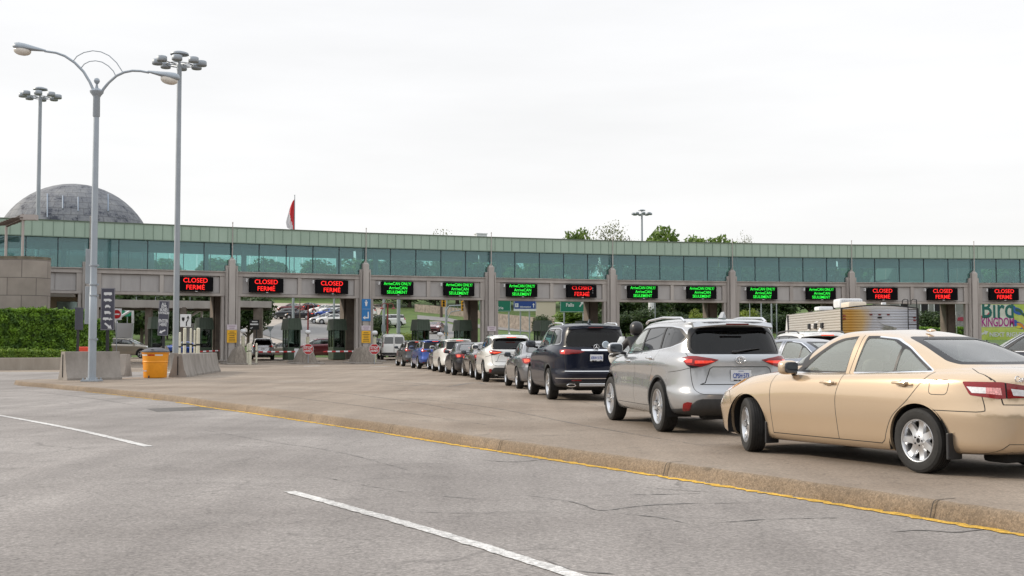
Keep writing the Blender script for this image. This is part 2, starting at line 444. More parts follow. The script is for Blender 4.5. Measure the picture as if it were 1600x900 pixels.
M_PINKL = mat('patterned lens', (.75, .30, .30), .2, coat=1.0, var=.5, scale=60)
M_AMB = mat('amber lens', (.75, .33, .04), .15, coat=1.0)
M_GLS = glass_mat('clear car glass', (.80, .88, .84), 1.0, .02, 1.9, .30, (.62, .68, .64))  # pale diffuse share stands in for sky reflected in the panes
M_GLT = glass_mat('tinted car glass', (.07, .08, .085), 1.0, .02, 1.8)
M_GLR = glass_mat('privacy rear glass', (.06, .07, .075), 1.0, .02, 1.4)
M_GLM = glass_mat('rear screen glass', (.50, .58, .58), 1.0, .02, 1.9, .08, (.5, .56, .56))  # small grey diffuse share, again painted in for reflected sky
M_SEATB = mat('beige seat cloth', (.55, .51, .45), .85, var=.1, scale=20)
M_SEATD = mat('dark seat cloth', (.05, .05, .055), .85)
M_TRIM = mat('interior trim', (.36, .33, .29), .8)
M_PLATE = mat('plate white', (.75, .77, .80), .4)
M_PBLUE = mat('plate blue', (.04, .09, .38), .5)
M_MIRR = mat('mirror glass', (.09, .10, .115), .04, metal=.6)  # dark base colour stands in for the dark surroundings it would reflect
WHEEL_CACHE = {}
def wheel_meshes(rt, w, rr, style, lod):
    k = (rt, w, rr, style, lod)
    if k in WHEEL_CACHE: return WHEEL_CACHE[k]
    n = (56, 36, 18)[lod]
    def lathey(prof, mb, nn=n): # profile (radius, y) about local Y
        mb.lathe(prof, nn, M=Matrix.Rotation(-math.pi / 2, 4, 'X'))
    def fin(mb, name, mats, ang=35):
        o = mb.build(name, mats, smooth=True, angle=ang); me = o.data; bpy.data.objects.remove(o); return me
    T = MB(); h = w / 2
    prof = [(rr - .01, -h * .82), (rr + .006, -h * .9), (rr + (rt - rr) * .45, -h), (rt - .035, -h * .97), (rt - .008, -h * .82)]
    if lod == 0:
        g = .006
        for y in (-.045, -.015, .015, .045): prof += [(rt, y - g), (rt - .008, y - g + .001), (rt - .008, y + g - .001), (rt, y + g)]
    else: prof += [(rt, -h * .6), (rt, h * .6)]
    prof += [(rt - .008, h * .82), (rt - .035, h * .97), (rt - .04, h * .965), (rr + (rt - rr) * .45, h), (rr + .006, h * .9), (rr - .01, h * .82)]
    lathey(prof, T); tyre = fin(T, 'tyre', M_RUB)
    Wm = MB(); o = h * .86   # outer face at +Y
    lathey([(rr + .004, o), (rr, o + .006), (rr - .008, o + .004), (rr - .018, o - .01), (rr - .03, -h * .7), (rr - .04, -h * .8)], Wm)
    Wm.m(1); lathey([(.001, -.03), (rr * .72, -.03), (rr * .72, -.045), (.001, -.045)], Wm); Wm.m(2)
    lathey([(.001, -.05), (rr - .03, -.05)], Wm); Wm.m(0)
    lathey([(.024, o - .035), (.026, o - .012), (.062, o - .012), (.075, o - .02), (.08, o - .05)], Wm, 24)
    Wm.m(2); lathey([(.001, o - .022), (.026, o - .022)], Wm, 16)
    if style != 'seven':
        Wm.m(0); lathey([(.001, o - .006), (.026, o - .008), (.032, o - .014)], Wm, 16)
    Wm.m(0)
    specs = {'seven': [(2 * math.pi * i / 7 + .0, .052, .034, 0) for i in range(7)],
             'ten': [(2 * math.pi * i / 5 + s_ * .21, .022, .026, s_ * .06) for i in range(5) for s_ in (-1, 1)],
             'twenty': [(2 * math.pi * i / 5 + s_ * .15, .018, .03, 0) for i in range(5) for s_ in (-1, 1)] + [(2 * math.pi * (i + .5) / 5, .02, .022, 0) for i in range(5)],
             'five': [(2 * math.pi * i / 5, .04, .055, 0) for i in range(5)]}[style]
    for a, w0, w1, sk in specs:
        rs = np.linspace(.05, rr - .008, 6); vs = []; fs = []
        for q, r_ in enumerate(rs):
            t = q / 5; ww = w0 * (1 - t) + w1 * t + (.012 * (2 * abs(t - .5))**2); cy = o - .014 - .012 * math.sin(t * math.pi) + (.008 if t > .8 else 0)
            s_ = sk * t * r_
            vs += [(r_, s_ - ww, cy - .028), (r_, s_ - ww * .72, cy), (r_, s_ + ww * .72, cy), (r_, s_ + ww, cy - .028)]
        for q in range(5):
            b_ = q * 4; fs += [(b_ + j, b_ + j + 1, b_ + j + 5, b_ + j + 4) for j in range(3)]
        # local (r, tangent, axial) -> x,z plane, y axial
        M = Matrix.Rotation(a, 4, 'Y')
        Wm.add([(v[0], v[2], v[1]) for v in vs], fs, M)
    if lod == 0:
        Wm.m(2)
        for i in range(5):
            a = 2 * math.pi * (i + .5) / 5
            Wm.cyl((.05 * math.cos(a), o - .03, .05 * math.sin(a)), (.05 * math.cos(a), o - .006, .05 * math.sin(a)), .009, n=8)
    rim = fin(Wm, 'rim', [M_RIMD if style == 'five' else M_RIM, M_BRK, M_DARK])
    WHEEL_CACHE[k] = (tyre, rim); return tyre, rim
def add_wheel(parent, x, y, rt, w, rr, style, lod, steer=0.0):
    tyre, rim = wheel_meshes(rt, w, rr, style, lod)
    e_ = empty('wheel', (x, y, rt), (steer if y > 0 else steer + math.pi) , parent)
    for nm, me in (('tyre', tyre), ('rim', rim)):
        o = bpy.data.objects.new(nm, me); COL.objects.link(o); o.parent = e_
    return e_
def rbox(mb, c, d, ch, M=None): mb.box(c, d, M, ch)
def seats(parent, M_s, xs, z0=.36, hz=.62, w=.5, ys=(-.37, .37)):
    for x, full in xs:
        for y in (ys if not full else (0,)):
            ww = w if not full else 1.25; m = MB()
            blob(m, (x + .05, y, z0), (.56, ww, .18), n=4)
            T = TR(x - .22, y, z0 + .02) @ Matrix.Rotation(R(-14), 4, 'Y')
            blob(m, (0, 0, hz * .45), (.15, ww, hz), T, n=4)
            for hy in ((0,) if not full else (-.4, 0, .4)): blob(m, (-.01, hy, hz + .03), (.11, .26, .18), T, n=3)
            m.build('seat', M_s, parent, smooth=True)
def car_core(root, rows, P, pm, lod=0):
    """P: dims dict; returns Shell with arches already marked"""
    S = Shell(rows, (110, 64, 36)[lod], (.05, .09, .16)[lod])
    for x in P['ax']:
        if P.get('clad'):
            S.cutLR(arch_poly(x, P['rt'], P['ra'] + P['clad'], n=(26, 16, 10)[lod]), 3, cond=lambda c: abs(c.y) > .55)
        S.cutLR(arch_poly(x, P['rt'], P['ra'], n=(26, 16, 10)[lod]), 9, allow=(0, 3), cond=lambda c: abs(c.y) > .5)
    bmesh.ops.delete(S.bm, geom=[f for f in S.bm.faces if f[S.lay] == 9], context='FACES')
    # turned-in lip of each arch
    be = [e_ for e_ in S.bm.edges if len(e_.link_faces) == 1 and all(abs(v.co.y) > .5 and v.co.z > .1 and min(abs(v.co.x - x) for x in P['ax']) < P['ra'] + .1 for v in e_.verts)]
    r = bmesh.ops.extrude_edge_only(S.bm, edges=be)
    for v in [g for g in r['geom'] if isinstance(g, bmesh.types.BMVert)]: v.co.y -= math.copysign(.035, v.co.y)
    return S
def underbody(root, P, lod):
    m = MB(); W = P['W']; ax = P['ax']; ra = P['ra']; zb = P['zb']
    zt = zb + .10
    m.box(((P['xf'] + P['xr']) / 2, 0, zt), (P['xf'] - P['xr'] - .5, 2 * (W - .42), .12))
    m.box(((ax[0] + ax[1]) / 2, 0, zt), (ax[0] - ax[1] - 2 * ra - .02, 2 * (W - .09), .1))
    for x in ax:
        for s_ in (-1, 1):
            n = (20, 14, 8)[lod]; pts = [(x + (ra + .015) * math.cos(a), (ra + .015) * math.sin(a) + P['rt']) for a in [-.3 + (math.pi + .6) * i / n for i in range(n + 1)]]
            vs = [(px, s_ * (W - .02), pz) for px, pz in pts] + [(px, s_ * (W - .40), pz) for px, pz in pts]; k = len(pts)
            m.add(vs, [(i, i + 1, k + i + 1, k + i) for i in range(k - 1)] + [tuple(range(k, 2 * k))])
    # exhaust pipe and rear axle
    m.cyl((ax[1], -W + .3, P['rt']), (ax[1], W - .3, P['rt']), .05); m.cyl((ax[0], -W + .3, P['rt']), (ax[0], W - .3, P['rt']), .05)
    m.box((P['xr'] + .45, .1, zb + .02), (.3, .7, .14), ch=.04)
    m.build('underbody', M_DARK, root)
def mirror(root, x, y, z, pm, lod, size=1.0):
    for s_ in (1, -1):
        m = MB(); T = TR(x, s_ * (y + .13 * size), z)
        blob(m, (0, 0, 0), (.15 * size, .23 * size, .165 * size), T, n=3.2, k=(12, 8, 6)[lod])
        m.m(1); m.tube([(x + .03, s_ * (y - .05), z - .085 * size), (x + .02, s_ * (y + .06), z - .06 * size)], .025 * size, n=8)
        m.m(2); blob(m, (-.067 * size, 0, .0), (.025 * size, .19 * size, .13 * size), T, n=4, k=8)
        m.build('wing_mirror', [pm, M_BLK, M_MIRR], root, smooth=True)
def handle(root, x, y, z, pm, s_=1, L=.21, rise=.0):
    m = MB(); y0 = s_ * y
    m.tube([(x - L / 2, y0, z - rise), (x - L * .42, y0 + s_ * .028, z - rise), (x, y0 + s_ * .036, z), (x + L * .42, y0 + s_ * .028, z + rise), (x + L / 2, y0, z + rise)], [.012, .015, .015, .015, .012], n=8)
    m.m(1); blob(m, (x - .01, y0 - s_ * .006, z - .008), (.10, .02, .07), n=2.4, k=8)
    m.build('door_handle', [pm, pm], root, smooth=True)
def plate(root, x, z, line1='', wid=.305, tilt=0.0, y=0.0, extra=None, hgt=.152):
    T = TR(x, y, z) @ Matrix.Rotation(tilt, 4, 'Y') @ Matrix(((0, 0, -1, 0), (-1, 0, 0, 0), (0, 1, 0, 0), (0, 0, 0, 1)))
    m = MB(); m.box((0, 0, 0), (wid, hgt, .012), T, ch=.003); o = m.build('number_plate', M_PLATE, root)
    if line1:
        T2 = T @ TR(0, -.004, .009)
        text('lettering', line1, .098, M_PBLUE, o, T2, bold=.002, xscale=.60, depth=.001)
        if extra: text('lettering', extra, .018, M_PBLUE, o, T @ TR(0, .063, .009), depth=.001)
        mb = MB(); mb.box((-.08, -.066, .008), (.06, .014, .002), T); mb.box((-.02, -.066, .008), (.04, .014, .002), T); mb.box((.1, -.066, .008), (.05, .014, .002), T)
        mb.build('frame_print', M_GAP, o)
    return o
# ---------------------------------------------------------------- ground
def G(x, y): return 0.25 * sstep(86, 106, y)
def HZ(x, y):                                  # hillside beyond the toll plaza
    return 0.25 + 0.052 * max(0, y - 113) + 0.00026 * max(0, y - 113)**2 if y < 300 else 19.0 + .02 * (y - 300)
def hillpt(px, py):
    d = ray(px, py); lo, hi = 113.0, 420.0; f = lambda Y: CAM_H + d.z / d.y * Y - HZ(0, Y)
    Y = 113.0
    while Y < 420 and f(Y) > 0: Y += .5
    if f(113) > 0 > f(Y) or True: return Vector((d.x / d.y * Y, Y, HZ(0, Y)))
def ground_mat(name, col, col2, speck=.35, tint=(1, 1, 1), crack=0.0, fine=26.0):
    m, nt, p = new_mat(name); N = nt.nodes.new; L = nt.links.new
    tc = N('ShaderNodeTexCoord'); big = N('ShaderNodeTexNoise'); big.inputs['Scale'].default_value = .22; big.inputs['Detail'].default_value = 7; big.inputs['Roughness'].default_value = .6
    L(tc.outputs['Object'], big.inputs['Vector'])
    r = N('ShaderNodeValToRGB'); r.color_ramp.elements[0].position = .35; r.color_ramp.elements[0].color = col + (1,); r.color_ramp.elements[1].position = .66; r.color_ramp.elements[1].color = col2 + (1,)
    L(big.outputs[0], r.inputs[0])
    # long tyre-worn streaks running with the traffic
    mp = N('ShaderNodeMapping'); mp.inputs['Rotation'].default_value = (0, 0, R(-27)); mp.inputs['Scale'].default_value = (.9, .045, 1); L(tc.outputs['Object'], mp.inputs[0])
    st = N('ShaderNodeTexNoise'); st.inputs['Scale'].default_value = 2.0; st.inputs['Detail'].default_value = 6; L(mp.outputs[0], st.inputs['Vector'])
    sr = N('ShaderNodeMapRange'); sr.inputs[1].default_value = .3; sr.inputs[2].default_value = .7; sr.inputs[3].default_value = .88; sr.inputs[4].default_value = 1.10; L(st.outputs[0], sr.inputs[0])
    s1 = N('ShaderNodeTexNoise'); s1.inputs['Scale'].default_value = fine; s1.inputs['Detail'].default_value = 6; s1.inputs['Roughness'].default_value = .75; L(tc.outputs['Object'], s1.inputs['Vector'])
    vo = N('ShaderNodeTexVoronoi'); vo.inputs['Scale'].default_value = 55; L(tc.outputs['Object'], vo.inputs['Vector'])
    a = N('ShaderNodeMapRange'); a.inputs[1].default_value = .3; a.inputs[2].default_value = .7; a.inputs[3].default_value = 1 - speck; a.inputs[4].default_value = 1 + speck; L(s1.outputs[0], a.inputs[0])
    b = N('ShaderNodeMapRange'); b.inputs[1].default_value = 0; b.inputs[2].default_value = 1; b.inputs[3].default_value = 1 - speck * .5; b.inputs[4].default_value = 1 + speck * .5
    sx = N('ShaderNodeSeparateColor'); L(vo.outputs['Color'], sx.inputs[0]); L(sx.outputs[0], b.inputs[0])
    m1 = N('ShaderNodeMath'); m1.operation = 'MULTIPLY'; L(a.outputs[0], m1.inputs[0]); L(b.outputs[0], m1.inputs[1])
    m2 = N('ShaderNodeMath'); m2.operation = 'MULTIPLY'; L(m1.outputs[0], m2.inputs[0]); L(sr.outputs[0], m2.inputs[1])
    sp_ = N('ShaderNodeTexNoise'); sp_.inputs['Scale'].default_value = .9; sp_.inputs['Detail'].default_value = 8; sp_.inputs['Roughness'].default_value = .7; L(tc.outputs['Object'], sp_.inputs['Vector'])
    so = N('ShaderNodeMapRange'); so.inputs[1].default_value = .58; so.inputs[2].default_value = .72; so.inputs[3].default_value = 1.0; so.inputs[4].default_value = .74; L(sp_.outputs[0], so.inputs[0])
    m4 = N('ShaderNodeMath'); m4.operation = 'MULTIPLY'; L(m2.outputs[0], m4.inputs[0]); L(so.outputs[0], m4.inputs[1]); last = m4.outputs[0]
    if crack:
        dn0 = N('ShaderNodeTexNoise'); dn0.inputs['Scale'].default_value = 3.1; dn0.inputs['Detail'].default_value = 6; L(tc.outputs['Object'], dn0.inputs['Vector'])
        ad0 = N('ShaderNodeMixRGB'); ad0.blend_type = 'ADD'; ad0.inputs[0].default_value = .45; L(tc.outputs['Object'], ad0.inputs[1]); L(dn0.outputs[1], ad0.inputs[2])
        v0 = N('ShaderNodeTexVoronoi'); v0.feature = 'DISTANCE_TO_EDGE'; v0.inputs['Scale'].default_value = 1.5; L(ad0.outputs[0], v0.inputs['Vector'])
        c0 = N('ShaderNodeMapRange'); c0.inputs[2].default_value = .022; c0.inputs[3].default_value = .80; c0.inputs[4].default_value = 1; L(v0.outputs[0], c0.inputs[0])
        g0 = N('ShaderNodeMapRange'); g0.inputs[1].default_value = .44; g0.inputs[2].default_value = .56; g0.inputs[3].default_value = 1; g0.inputs[4].default_value = 0; L(sp_.outputs[0], g0.inputs[0])
        x0 = N('ShaderNodeMath'); x0.operation = 'MAXIMUM'; L(c0.outputs[0], x0.inputs[0]); L(g0.outputs[0], x0.inputs[1])
        m5 = N('ShaderNodeMath'); m5.operation = 'MULTIPLY'; L(last, m5.inputs[0]); L(x0.outputs[0], m5.inputs[1]); last = m5.outputs[0]
    if crack:
        dn = N('ShaderNodeTexNoise'); dn.inputs['Scale'].default_value = 1.3; dn.inputs['Detail'].default_value = 5; L(tc.outputs['Object'], dn.inputs['Vector'])
        ad = N('ShaderNodeMixRGB'); ad.blend_type = 'ADD'; ad.inputs[0].default_value = .9; L(tc.outputs['Object'], ad.inputs[1]); L(dn.outputs[1], ad.inputs[2])
        v2 = N('ShaderNodeTexVoronoi'); v2.feature = 'DISTANCE_TO_EDGE'; v2.inputs['Scale'].default_value = .55; L(ad.outputs[0], v2.inputs['Vector'])
        c = N('ShaderNodeMapRange'); c.inputs[1].default_value = .0; c.inputs[2].default_value = .02; c.inputs[3].default_value = 0; c.inputs[4].default_value = 1; L(v2.outputs[0], c.inputs[0])
        gt = N('ShaderNodeMapRange'); gt.inputs[1].default_value = .54; gt.inputs[2].default_value = .64; gt.inputs[3].default_value = 1; gt.inputs[4].default_value = 0; L(big.outputs[0], gt.inputs[0])
        mxx = N('ShaderNodeMath'); mxx.operation = 'MAXIMUM'; L(c.outputs[0], mxx.inputs[0]); L(gt.outputs[0], mxx.inputs[1])
        cm = N('ShaderNodeMapRange'); cm.inputs[3].default_value = 1 - crack; cm.inputs[4].default_value = 1; L(mxx.outputs[0], cm.inputs[0])
        m3 = N('ShaderNodeMath'); m3.operation = 'MULTIPLY'; L(last, m3.inputs[0]); L(cm.outputs[0], m3.inputs[1]); last = m3.outputs[0]
    v = N('ShaderNodeVectorMath'); v.operation = 'SCALE'; L(r.outputs[0], v.inputs[0]); L(last, v.inputs['Scale']); L(v.outputs[0], p.inputs['Base Color'])
    bp = N('ShaderNodeBump'); bp.inputs['Strength'].default_value = .35; bp.inputs['Distance'].default_value = .012; L(m1.outputs[0], bp.inputs['Height']); L(bp.outputs[0], p.inputs['Normal'])
    p.inputs['Roughness'].default_value = .9; MATS[name] = m; return m
M_ROAD = ground_mat('weathered asphalt', (.190, .172, .160), (.300, .276, .259), .38, crack=.5)
M_PLAZA = ground_mat('worn concrete apron', (.195, .152, .115), (.298, .247, .198), .28, crack=.35, fine=22)
M_KERB = ground_mat('kerb concrete', (.17, .125, .083), (.27, .207, .145), .42, fine=80, crack=.5)
M_YEL = ground_mat('worn yellow paint', (.50, .30, .05), (.70, .42, .05), .5, fine=18)
M_WHP = ground_mat('worn white paint', (.42, .41, .40), (.66, .65, .63), .45, fine=14)
M_TAR = mat('tar seal', (.125, .117, .112), .7, var=.35, scale=6)
M_PATCH = ground_mat('dark patch', (.09, .085, .08), (.14, .13, .12), .4)
kerb_px = [(330, 636.5), (400, 646), (500, 661), (600, 676), (725, 696), (850, 715), (1025, 742), (1200, 769), (1400, 801), (1600, 834), (1790, 868)]
RZL = -0.15
kpts = [atz(px, py, RZL) for px, py in reversed(kerb_px)]
last = kpts[0]; d0 = (kpts[0] - kpts[2]).normalized()
kpts = [last + d0 * 14, last + d0 * 6] + kpts
for px, py in ((300, 631.5), (250, 625), (200, 619), (150, 613.5), (100, 609), (60, 605), (35, 603), (22, 600.5)): kpts.append(atz(px, py, RZL))
kpts += [Vector((-18.95, 46.0, RZL)), Vector((-18.5, 46.9, RZL)), Vector((-17.4, 47.6, RZL)), Vector((-16.1, 48.8, RZL)), Vector((-15.4, 52, RZL)), Vector((-15.8, 57, RZL)), Vector((-16.2, 60.0, RZL))]
K = np.array([[p.x, p.y] for p in kpts]); Ks = np.r_[0, np.cumsum(np.hypot(*np.diff(K, axis=0).T))]
qs = np.arange(0, Ks[-1], .12); KP = pchip(Ks, K, qs)
for _ in range(3): KP[1:-1] = (KP[:-2] + 2 * KP[1:-1] + KP[2:]) / 4
Tn = np.gradient(KP, axis=0); Tn /= np.linalg.norm(Tn, axis=1)[:, None]; Nn = np.stack([Tn[:, 1], -Tn[:, 0]], 1)    # towards the apron
if Nn[5][0] * 1 + Nn[5][1] < 0: Nn = -Nn
rg = np.random.default_rng(3)
prof = [(-.0, RZL - .02), (.0, RZL + .004), (.018, RZL + .06), (.034, RZL + .115), (.048, -.014), (.075, -.002), (.13, .001), (.30, .0)]
def fade(i): return 1 - sstep(len(KP) - 60, len(KP) - 10, i)
vs = []; k = len(prof)
wob = np.convolve(rg.normal(0, 1, len(KP) + 40), np.ones(12) / 12, 'same')[20:-20]
for i, (p, n) in enumerate(zip(KP, Nn)):
    for j, (o, z) in enumerate(prof):
        jit = rg.normal(0, .002) if 0 < j < k - 1 else 0
        w_ = wob[i] * .018 * (1 if 0 < j < 5 else 0)
        zz = z if z >= -.02 and j >= 4 else z
        vs.append((p[0] + n[0] * (o + jit + w_), p[1] + n[1] * (o + jit + w_), zz + (rg.normal(0, .002) if 1 < j < k - 2 else 0)))
me = bpy.data.meshes.new('kerb'); me.from_pydata(vs, [], [(i * k + j, (i + 1) * k + j, (i + 1) * k + j + 1, i * k + j + 1) for i in range(len(KP) - 1) for j in range(k - 1)])
kb = structure(link('kerb', me, [M_KERB, M_PLAZA], smooth=True, angle=50))
for i_, pl_ in enumerate(me.polygons): pl_.material_index = 1 if i_ % (k - 1) >= 5 else 0
from mathutils.geometry import tessellate_polygon
vs = []; fs = []
for i in range(40, len(KP) - 80, 31):
    p, n, t = KP[i], Nn[i], Tn[i]; b0 = len(vs)
    for o, z in prof[1:]:
        for s_ in (-.007, .007): vs.append((p[0] + n[0] * (o - .028) + t[0] * s_, p[1] + n[1] * (o - .028) + t[1] * s_, z + .004))
    fs += [(b0 + 2 * j, b0 + 2 * j + 1, b0 + 2 * j + 3, b0 + 2 * j + 2) for j in range(len(prof) - 2)]
me = bpy.data.meshes.new('kerb_joints'); me.from_pydata(vs, [], fs); structure(link('kerb_joints', me, mat('joint filler', (.06, .05, .04), .9)))
inner = [Vector((p[0] + n[0] * .299, p[1] + n[1] * .299, 0)) for p, n in list(zip(KP, Nn))[::3]]
poly = inner + [Vector((inner[-1].x, 60.0, 0)), Vector((160, 60, 0)), Vector((160, inner[0].y, 0))]
tri = tessellate_polygon([poly]); me = bpy.data.meshes.new('plaza'); me.from_pydata([tuple(p) for p in poly], [], [tuple(t) for t in tri]); me.update()
b_ = bmesh.new(); b_.from_mesh(me); bmesh.ops.recalc_face_normals(b_, faces=b_.faces[:])
if sum(f.normal.z for f in b_.faces) < 0: bmesh.ops.reverse_faces(b_, faces=b_.faces[:])
b_.to_mesh(me); b_.free(); structure(link('plaza', me, M_PLAZA))
def grid(name, x0, x1, nx, ys, fz, m_, warp=None):
    xs = np.linspace(x0, x1, nx + 1); vs = [(x, y, fz(x, y)) for y in ys for x in xs]; n = nx + 1
    me = bpy.data.meshes.new(name); me.from_pydata(vs, [], [(j * n + i, j * n + i + 1, (j + 1) * n + i + 1, (j + 1) * n + i) for j in range(len(ys) - 1) for i in range(nx)])
    return structure(link(name, me, m_, smooth=True, angle=80))
def road_z(x, y):
    return RZL + (.146 * sstep(50, 59.5, y)) * (1 - sstep(-16.5, -15, x))
grid('road', -240, 160, 200, [-80, -40, -20, 0, 10, 20, 30, 40, 45, 50, 52, 54, 56, 58, 60], road_z, M_ROAD)
grid('plaza', -240, 160, 80, list(np.arange(60, 114, 2.0)) + [113.0][:0], lambda x, y: G(x, y), M_PLAZA)
M_GRASS = mat('grass', (.042, .082, .014), .95, col2=(.10, .16, .028), scale=.35, detail=9, bump=.6, bscale=6)
grid('hillside', -420, 460, 110, list(np.arange(112, 200, 2.5)) + list(np.arange(200, 440, 12.)) + [460, 700, 1200], lambda x, y: (HZ(x, y) if y > 113.5 else .25) - (.03 if y < 113.5 else 0), M_GRASS)
def sheet(name, pts, m_, up=.06):                # a drape on the hillside from photographed outline
    P = [hillpt(*p) if not isinstance(p, Vector) else p for p in pts]
    P2 = [(p.x, p.y) for p in P]; y0 = min(p[1] for p in P2); y1 = max(p[1] for p in P2); vs = []; fs = []
    def clip(pl, lim, sgn):
        out = []
        for i in range(len(pl)):
            a, b = pl[i - 1], pl[i]; da, db = (a[1] - lim) * sgn, (b[1] - lim) * sgn
            if da * db < 0: t = da / (da - db); out.append((a[0] + (b[0] - a[0]) * t, lim))
            if db >= 0: out.append(b)
        return out
    ya = y0
    while ya < y1:
        yb = min(ya + 2.5, y1); pl = clip(clip(P2, ya, 1), yb, -1)
        if len(pl) > 2:
            for t in tessellate_polygon([[Vector((p[0], p[1], 0)) for p in pl]]):
                q = [pl[i] for i in t]; ar = (q[1][0] - q[0][0]) * (q[2][1] - q[0][1]) - (q[2][0] - q[0][0]) * (q[1][1] - q[0][1])
                if abs(ar) < 1e-5: continue
                if ar < 0: q.reverse()
                fs.append((len(vs), len(vs) + 1, len(vs) + 2)); vs += [(p[0], p[1], HZ(0, p[1]) + up) for p in q]
        ya = yb
    me = bpy.data.meshes.new(name); me.from_pydata(vs, [], fs); return structure(link(name, me, m_))
def strip(name, pts, w, m_, z, jit=0.0, seed=1, taper=False, cls=None):
    P = np.array([[p.x, p.y] for p in pts]); s = np.r_[0, np.cumsum(np.hypot(*np.diff(P, axis=0).T))]; q = np.arange(0, s[-1], .07 if jit else .3)
    C = pchip(s, P, np.r_[q, s[-1]]); T = np.gradient(C, axis=0); T /= np.linalg.norm(T, axis=1)[:, None] + 1e-9; N_ = np.stack([-T[:, 1], T[:, 0]], 1)
    g = np.random.default_rng(seed); vs = []
    for i, (c, n) in enumerate(zip(C, N_)):
        f = 1.0
        if taper: f = min(1, 4 * i / len(C) + .1, 4 * (len(C) - 1 - i) / len(C) + .1)
        a, b = w / 2 * f + g.normal(0, jit), w / 2 * f + g.normal(0, jit)
        vs += [(c[0] + n[0] * a, c[1] + n[1] * a, z), (c[0] - n[0] * b, c[1] - n[1] * b, z)]
    me = bpy.data.meshes.new(name); me.from_pydata(vs, [], [(2 * i, 2 * i + 1, 2 * i + 3, 2 * i + 2) for i in range(len(C) - 1)]); me.update()
    if me.polygons[0].normal.z < 0: me.flip_normals()
    return structure(link(name, me, m_))
RP = lambda l: [atz(x, y, RZL) for x, y in l]
strip('lane_marking', RP([(-120, 630), (0, 649.5), (120, 672), (232, 698)]), .13, M_WHP, RZL + .006, .006)
strip('lane_marking', RP([(452, 768.5), (560, 798), (680, 832), (775, 861), (905, 902), (1010, 935)]), .125, M_WHP, RZL + .006, .006, 2)
yl = [Vector((p[0] - n[0] * .075, p[1] - n[1] * .075, 0)) for p, n in list(zip(KP, Nn))[::4] if p[1] < 31]
strip('yellow_edge_line', yl, .105, M_YEL, RZL + .006, .020, 5)
yl = [Vector((p[0] - n[0] * .07, p[1] - n[1] * .07, 0)) for p, n in list(zip(KP, Nn))[::4] if 31.8 < p[1] < 38 and p[0] < 0]
if len(yl) > 3: strip('yellow_edge_line', yl, .06, M_YEL, RZL + .006, .014, 6)
cr = [([(215, 638.5), (360, 635.5), (352, 641), (240, 643.5)], 0)]
P = RP([(228, 639), (330, 634.5), (352, 639.5), (245, 643.5)])
me = bpy.data.meshes.new('road_patch'); me.from_pydata([(p.x, p.y, RZL + .003) for p in P], [], [(0, 1, 2, 3)]); me.update()
if me.polygons[0].normal.z < 0: me.flip_normals()
structure(link('road_patch', me, M_PATCH))
cracks = [([(830, 775), (900, 786), (940, 798), (1010, 790), (1080, 787), (1190, 786)], .05), ([(945, 774), (1020, 773), (1095, 771)], .035), ([(1110, 818), (1200, 812), (1320, 809)], .035),
          ([(970, 803), (1030, 809), (1080, 820)], .03), ([(10, 609), (70, 614), (140, 622), (215, 634)], .06), ([(750, 719), (800, 722), (845, 718), (862, 713)], .05),
          ([(320, 672), (420, 690), (520, 705), (640, 735)], .018), ([(560, 660), (640, 672), (760, 690)], .02), ([(1385, 832), (1440, 829), (1490, 832), (1540, 827)], .07), ([(840, 870), (900, 892), (960, 898)], .02),
          ([(1010, 762), (1090, 768), (1200, 770)], .02), ([(500, 745), (640, 770), (760, 782)], .015), ([(640, 800), (720, 802), (800, 801)], .02)]
for i, (l, w) in enumerate(cracks): strip('tar_seam', RP(l), w * .45, M_TAR, RZL + .004, .006, 20 + i, taper=True)
AP = lambda l: [atz(x, y, 0) for x, y in l]
acr = [([(335, 585), (500, 583.5), (700, 586), (900, 628)], .05), ([(600, 600.5), (640, 603), (662, 601)], .08), ([(300, 600), (450, 607), (600, 622), (800, 655)], .03), ([(560, 588), (700, 604), (830, 612), (960, 640)], .04),
       ([(620, 620), (760, 636), (930, 668), (1120, 700)], .03), ([(380, 612), (560, 634), (760, 664)], .03), ([(700, 604), (745, 598), (760, 601)], .15)]
for i, (l, w) in enumerate(acr): strip('tar_seam', AP(l), w * .7, M_TAR, .004, .008, 50 + i, taper=True)
strip('lane_marking', AP([(474, 572.5), (500, 571.5)]) , .5, M_WHP, .006, .01, 9, taper=True)
strip('lane_marking', AP([(575, 573.5), (612, 572.5)]), .4, M_WHP, .006, .01, 10, taper=True)
# ---------------------------------------------------------------- the toll plaza building
M_STONE = mat('aged precast concrete', (.33, .30, .28), .85, col2=(.46, .43, .40), scale=.9, detail=8, bump=.25, bscale=20, stretch=(1, 1, .25))
M_STONED = mat('brown stone column', (.15, .125, .105), .85, var=.25, scale=1.4, bump=.3, bscale=18)
M_PANEL = mat('stained panel', (.36, .345, .34), .8, col2=(.45, .435, .42), scale=1.2, stretch=(1, 1, .2), detail=7)
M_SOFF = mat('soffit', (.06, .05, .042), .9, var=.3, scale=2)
M_COPPER = mat('green metal fascia', (.30, .405, .325), .5, col2=(.36, .47, .385), scale=.6, detail=6, stretch=(1, 1, .3))
M_COPD = mat('green seam', (.15, .22, .17), .5)
M_CAP = mat('fascia cap', (.10, .14, .10), .5)
M_TEAL = glass_mat('teal glazing', (.66, .87, .85), 1.0, .02, 1.8, .13, (.20, .44, .45), (.80, .95, 1.0))
M_TEALB = glass_mat('rear glazing', (.80, .95, .93), .5, .02, 1.35, .12, (.26, .50, .50))
M_MULL = mat('dark mullion', (.012, .03, .038), .4)
M_LFR = mat('pale frame', (.42, .50, .50), .5)
M_INT = mat('corridor lining', (.30, .42, .46), .8, var=.1, scale=1)
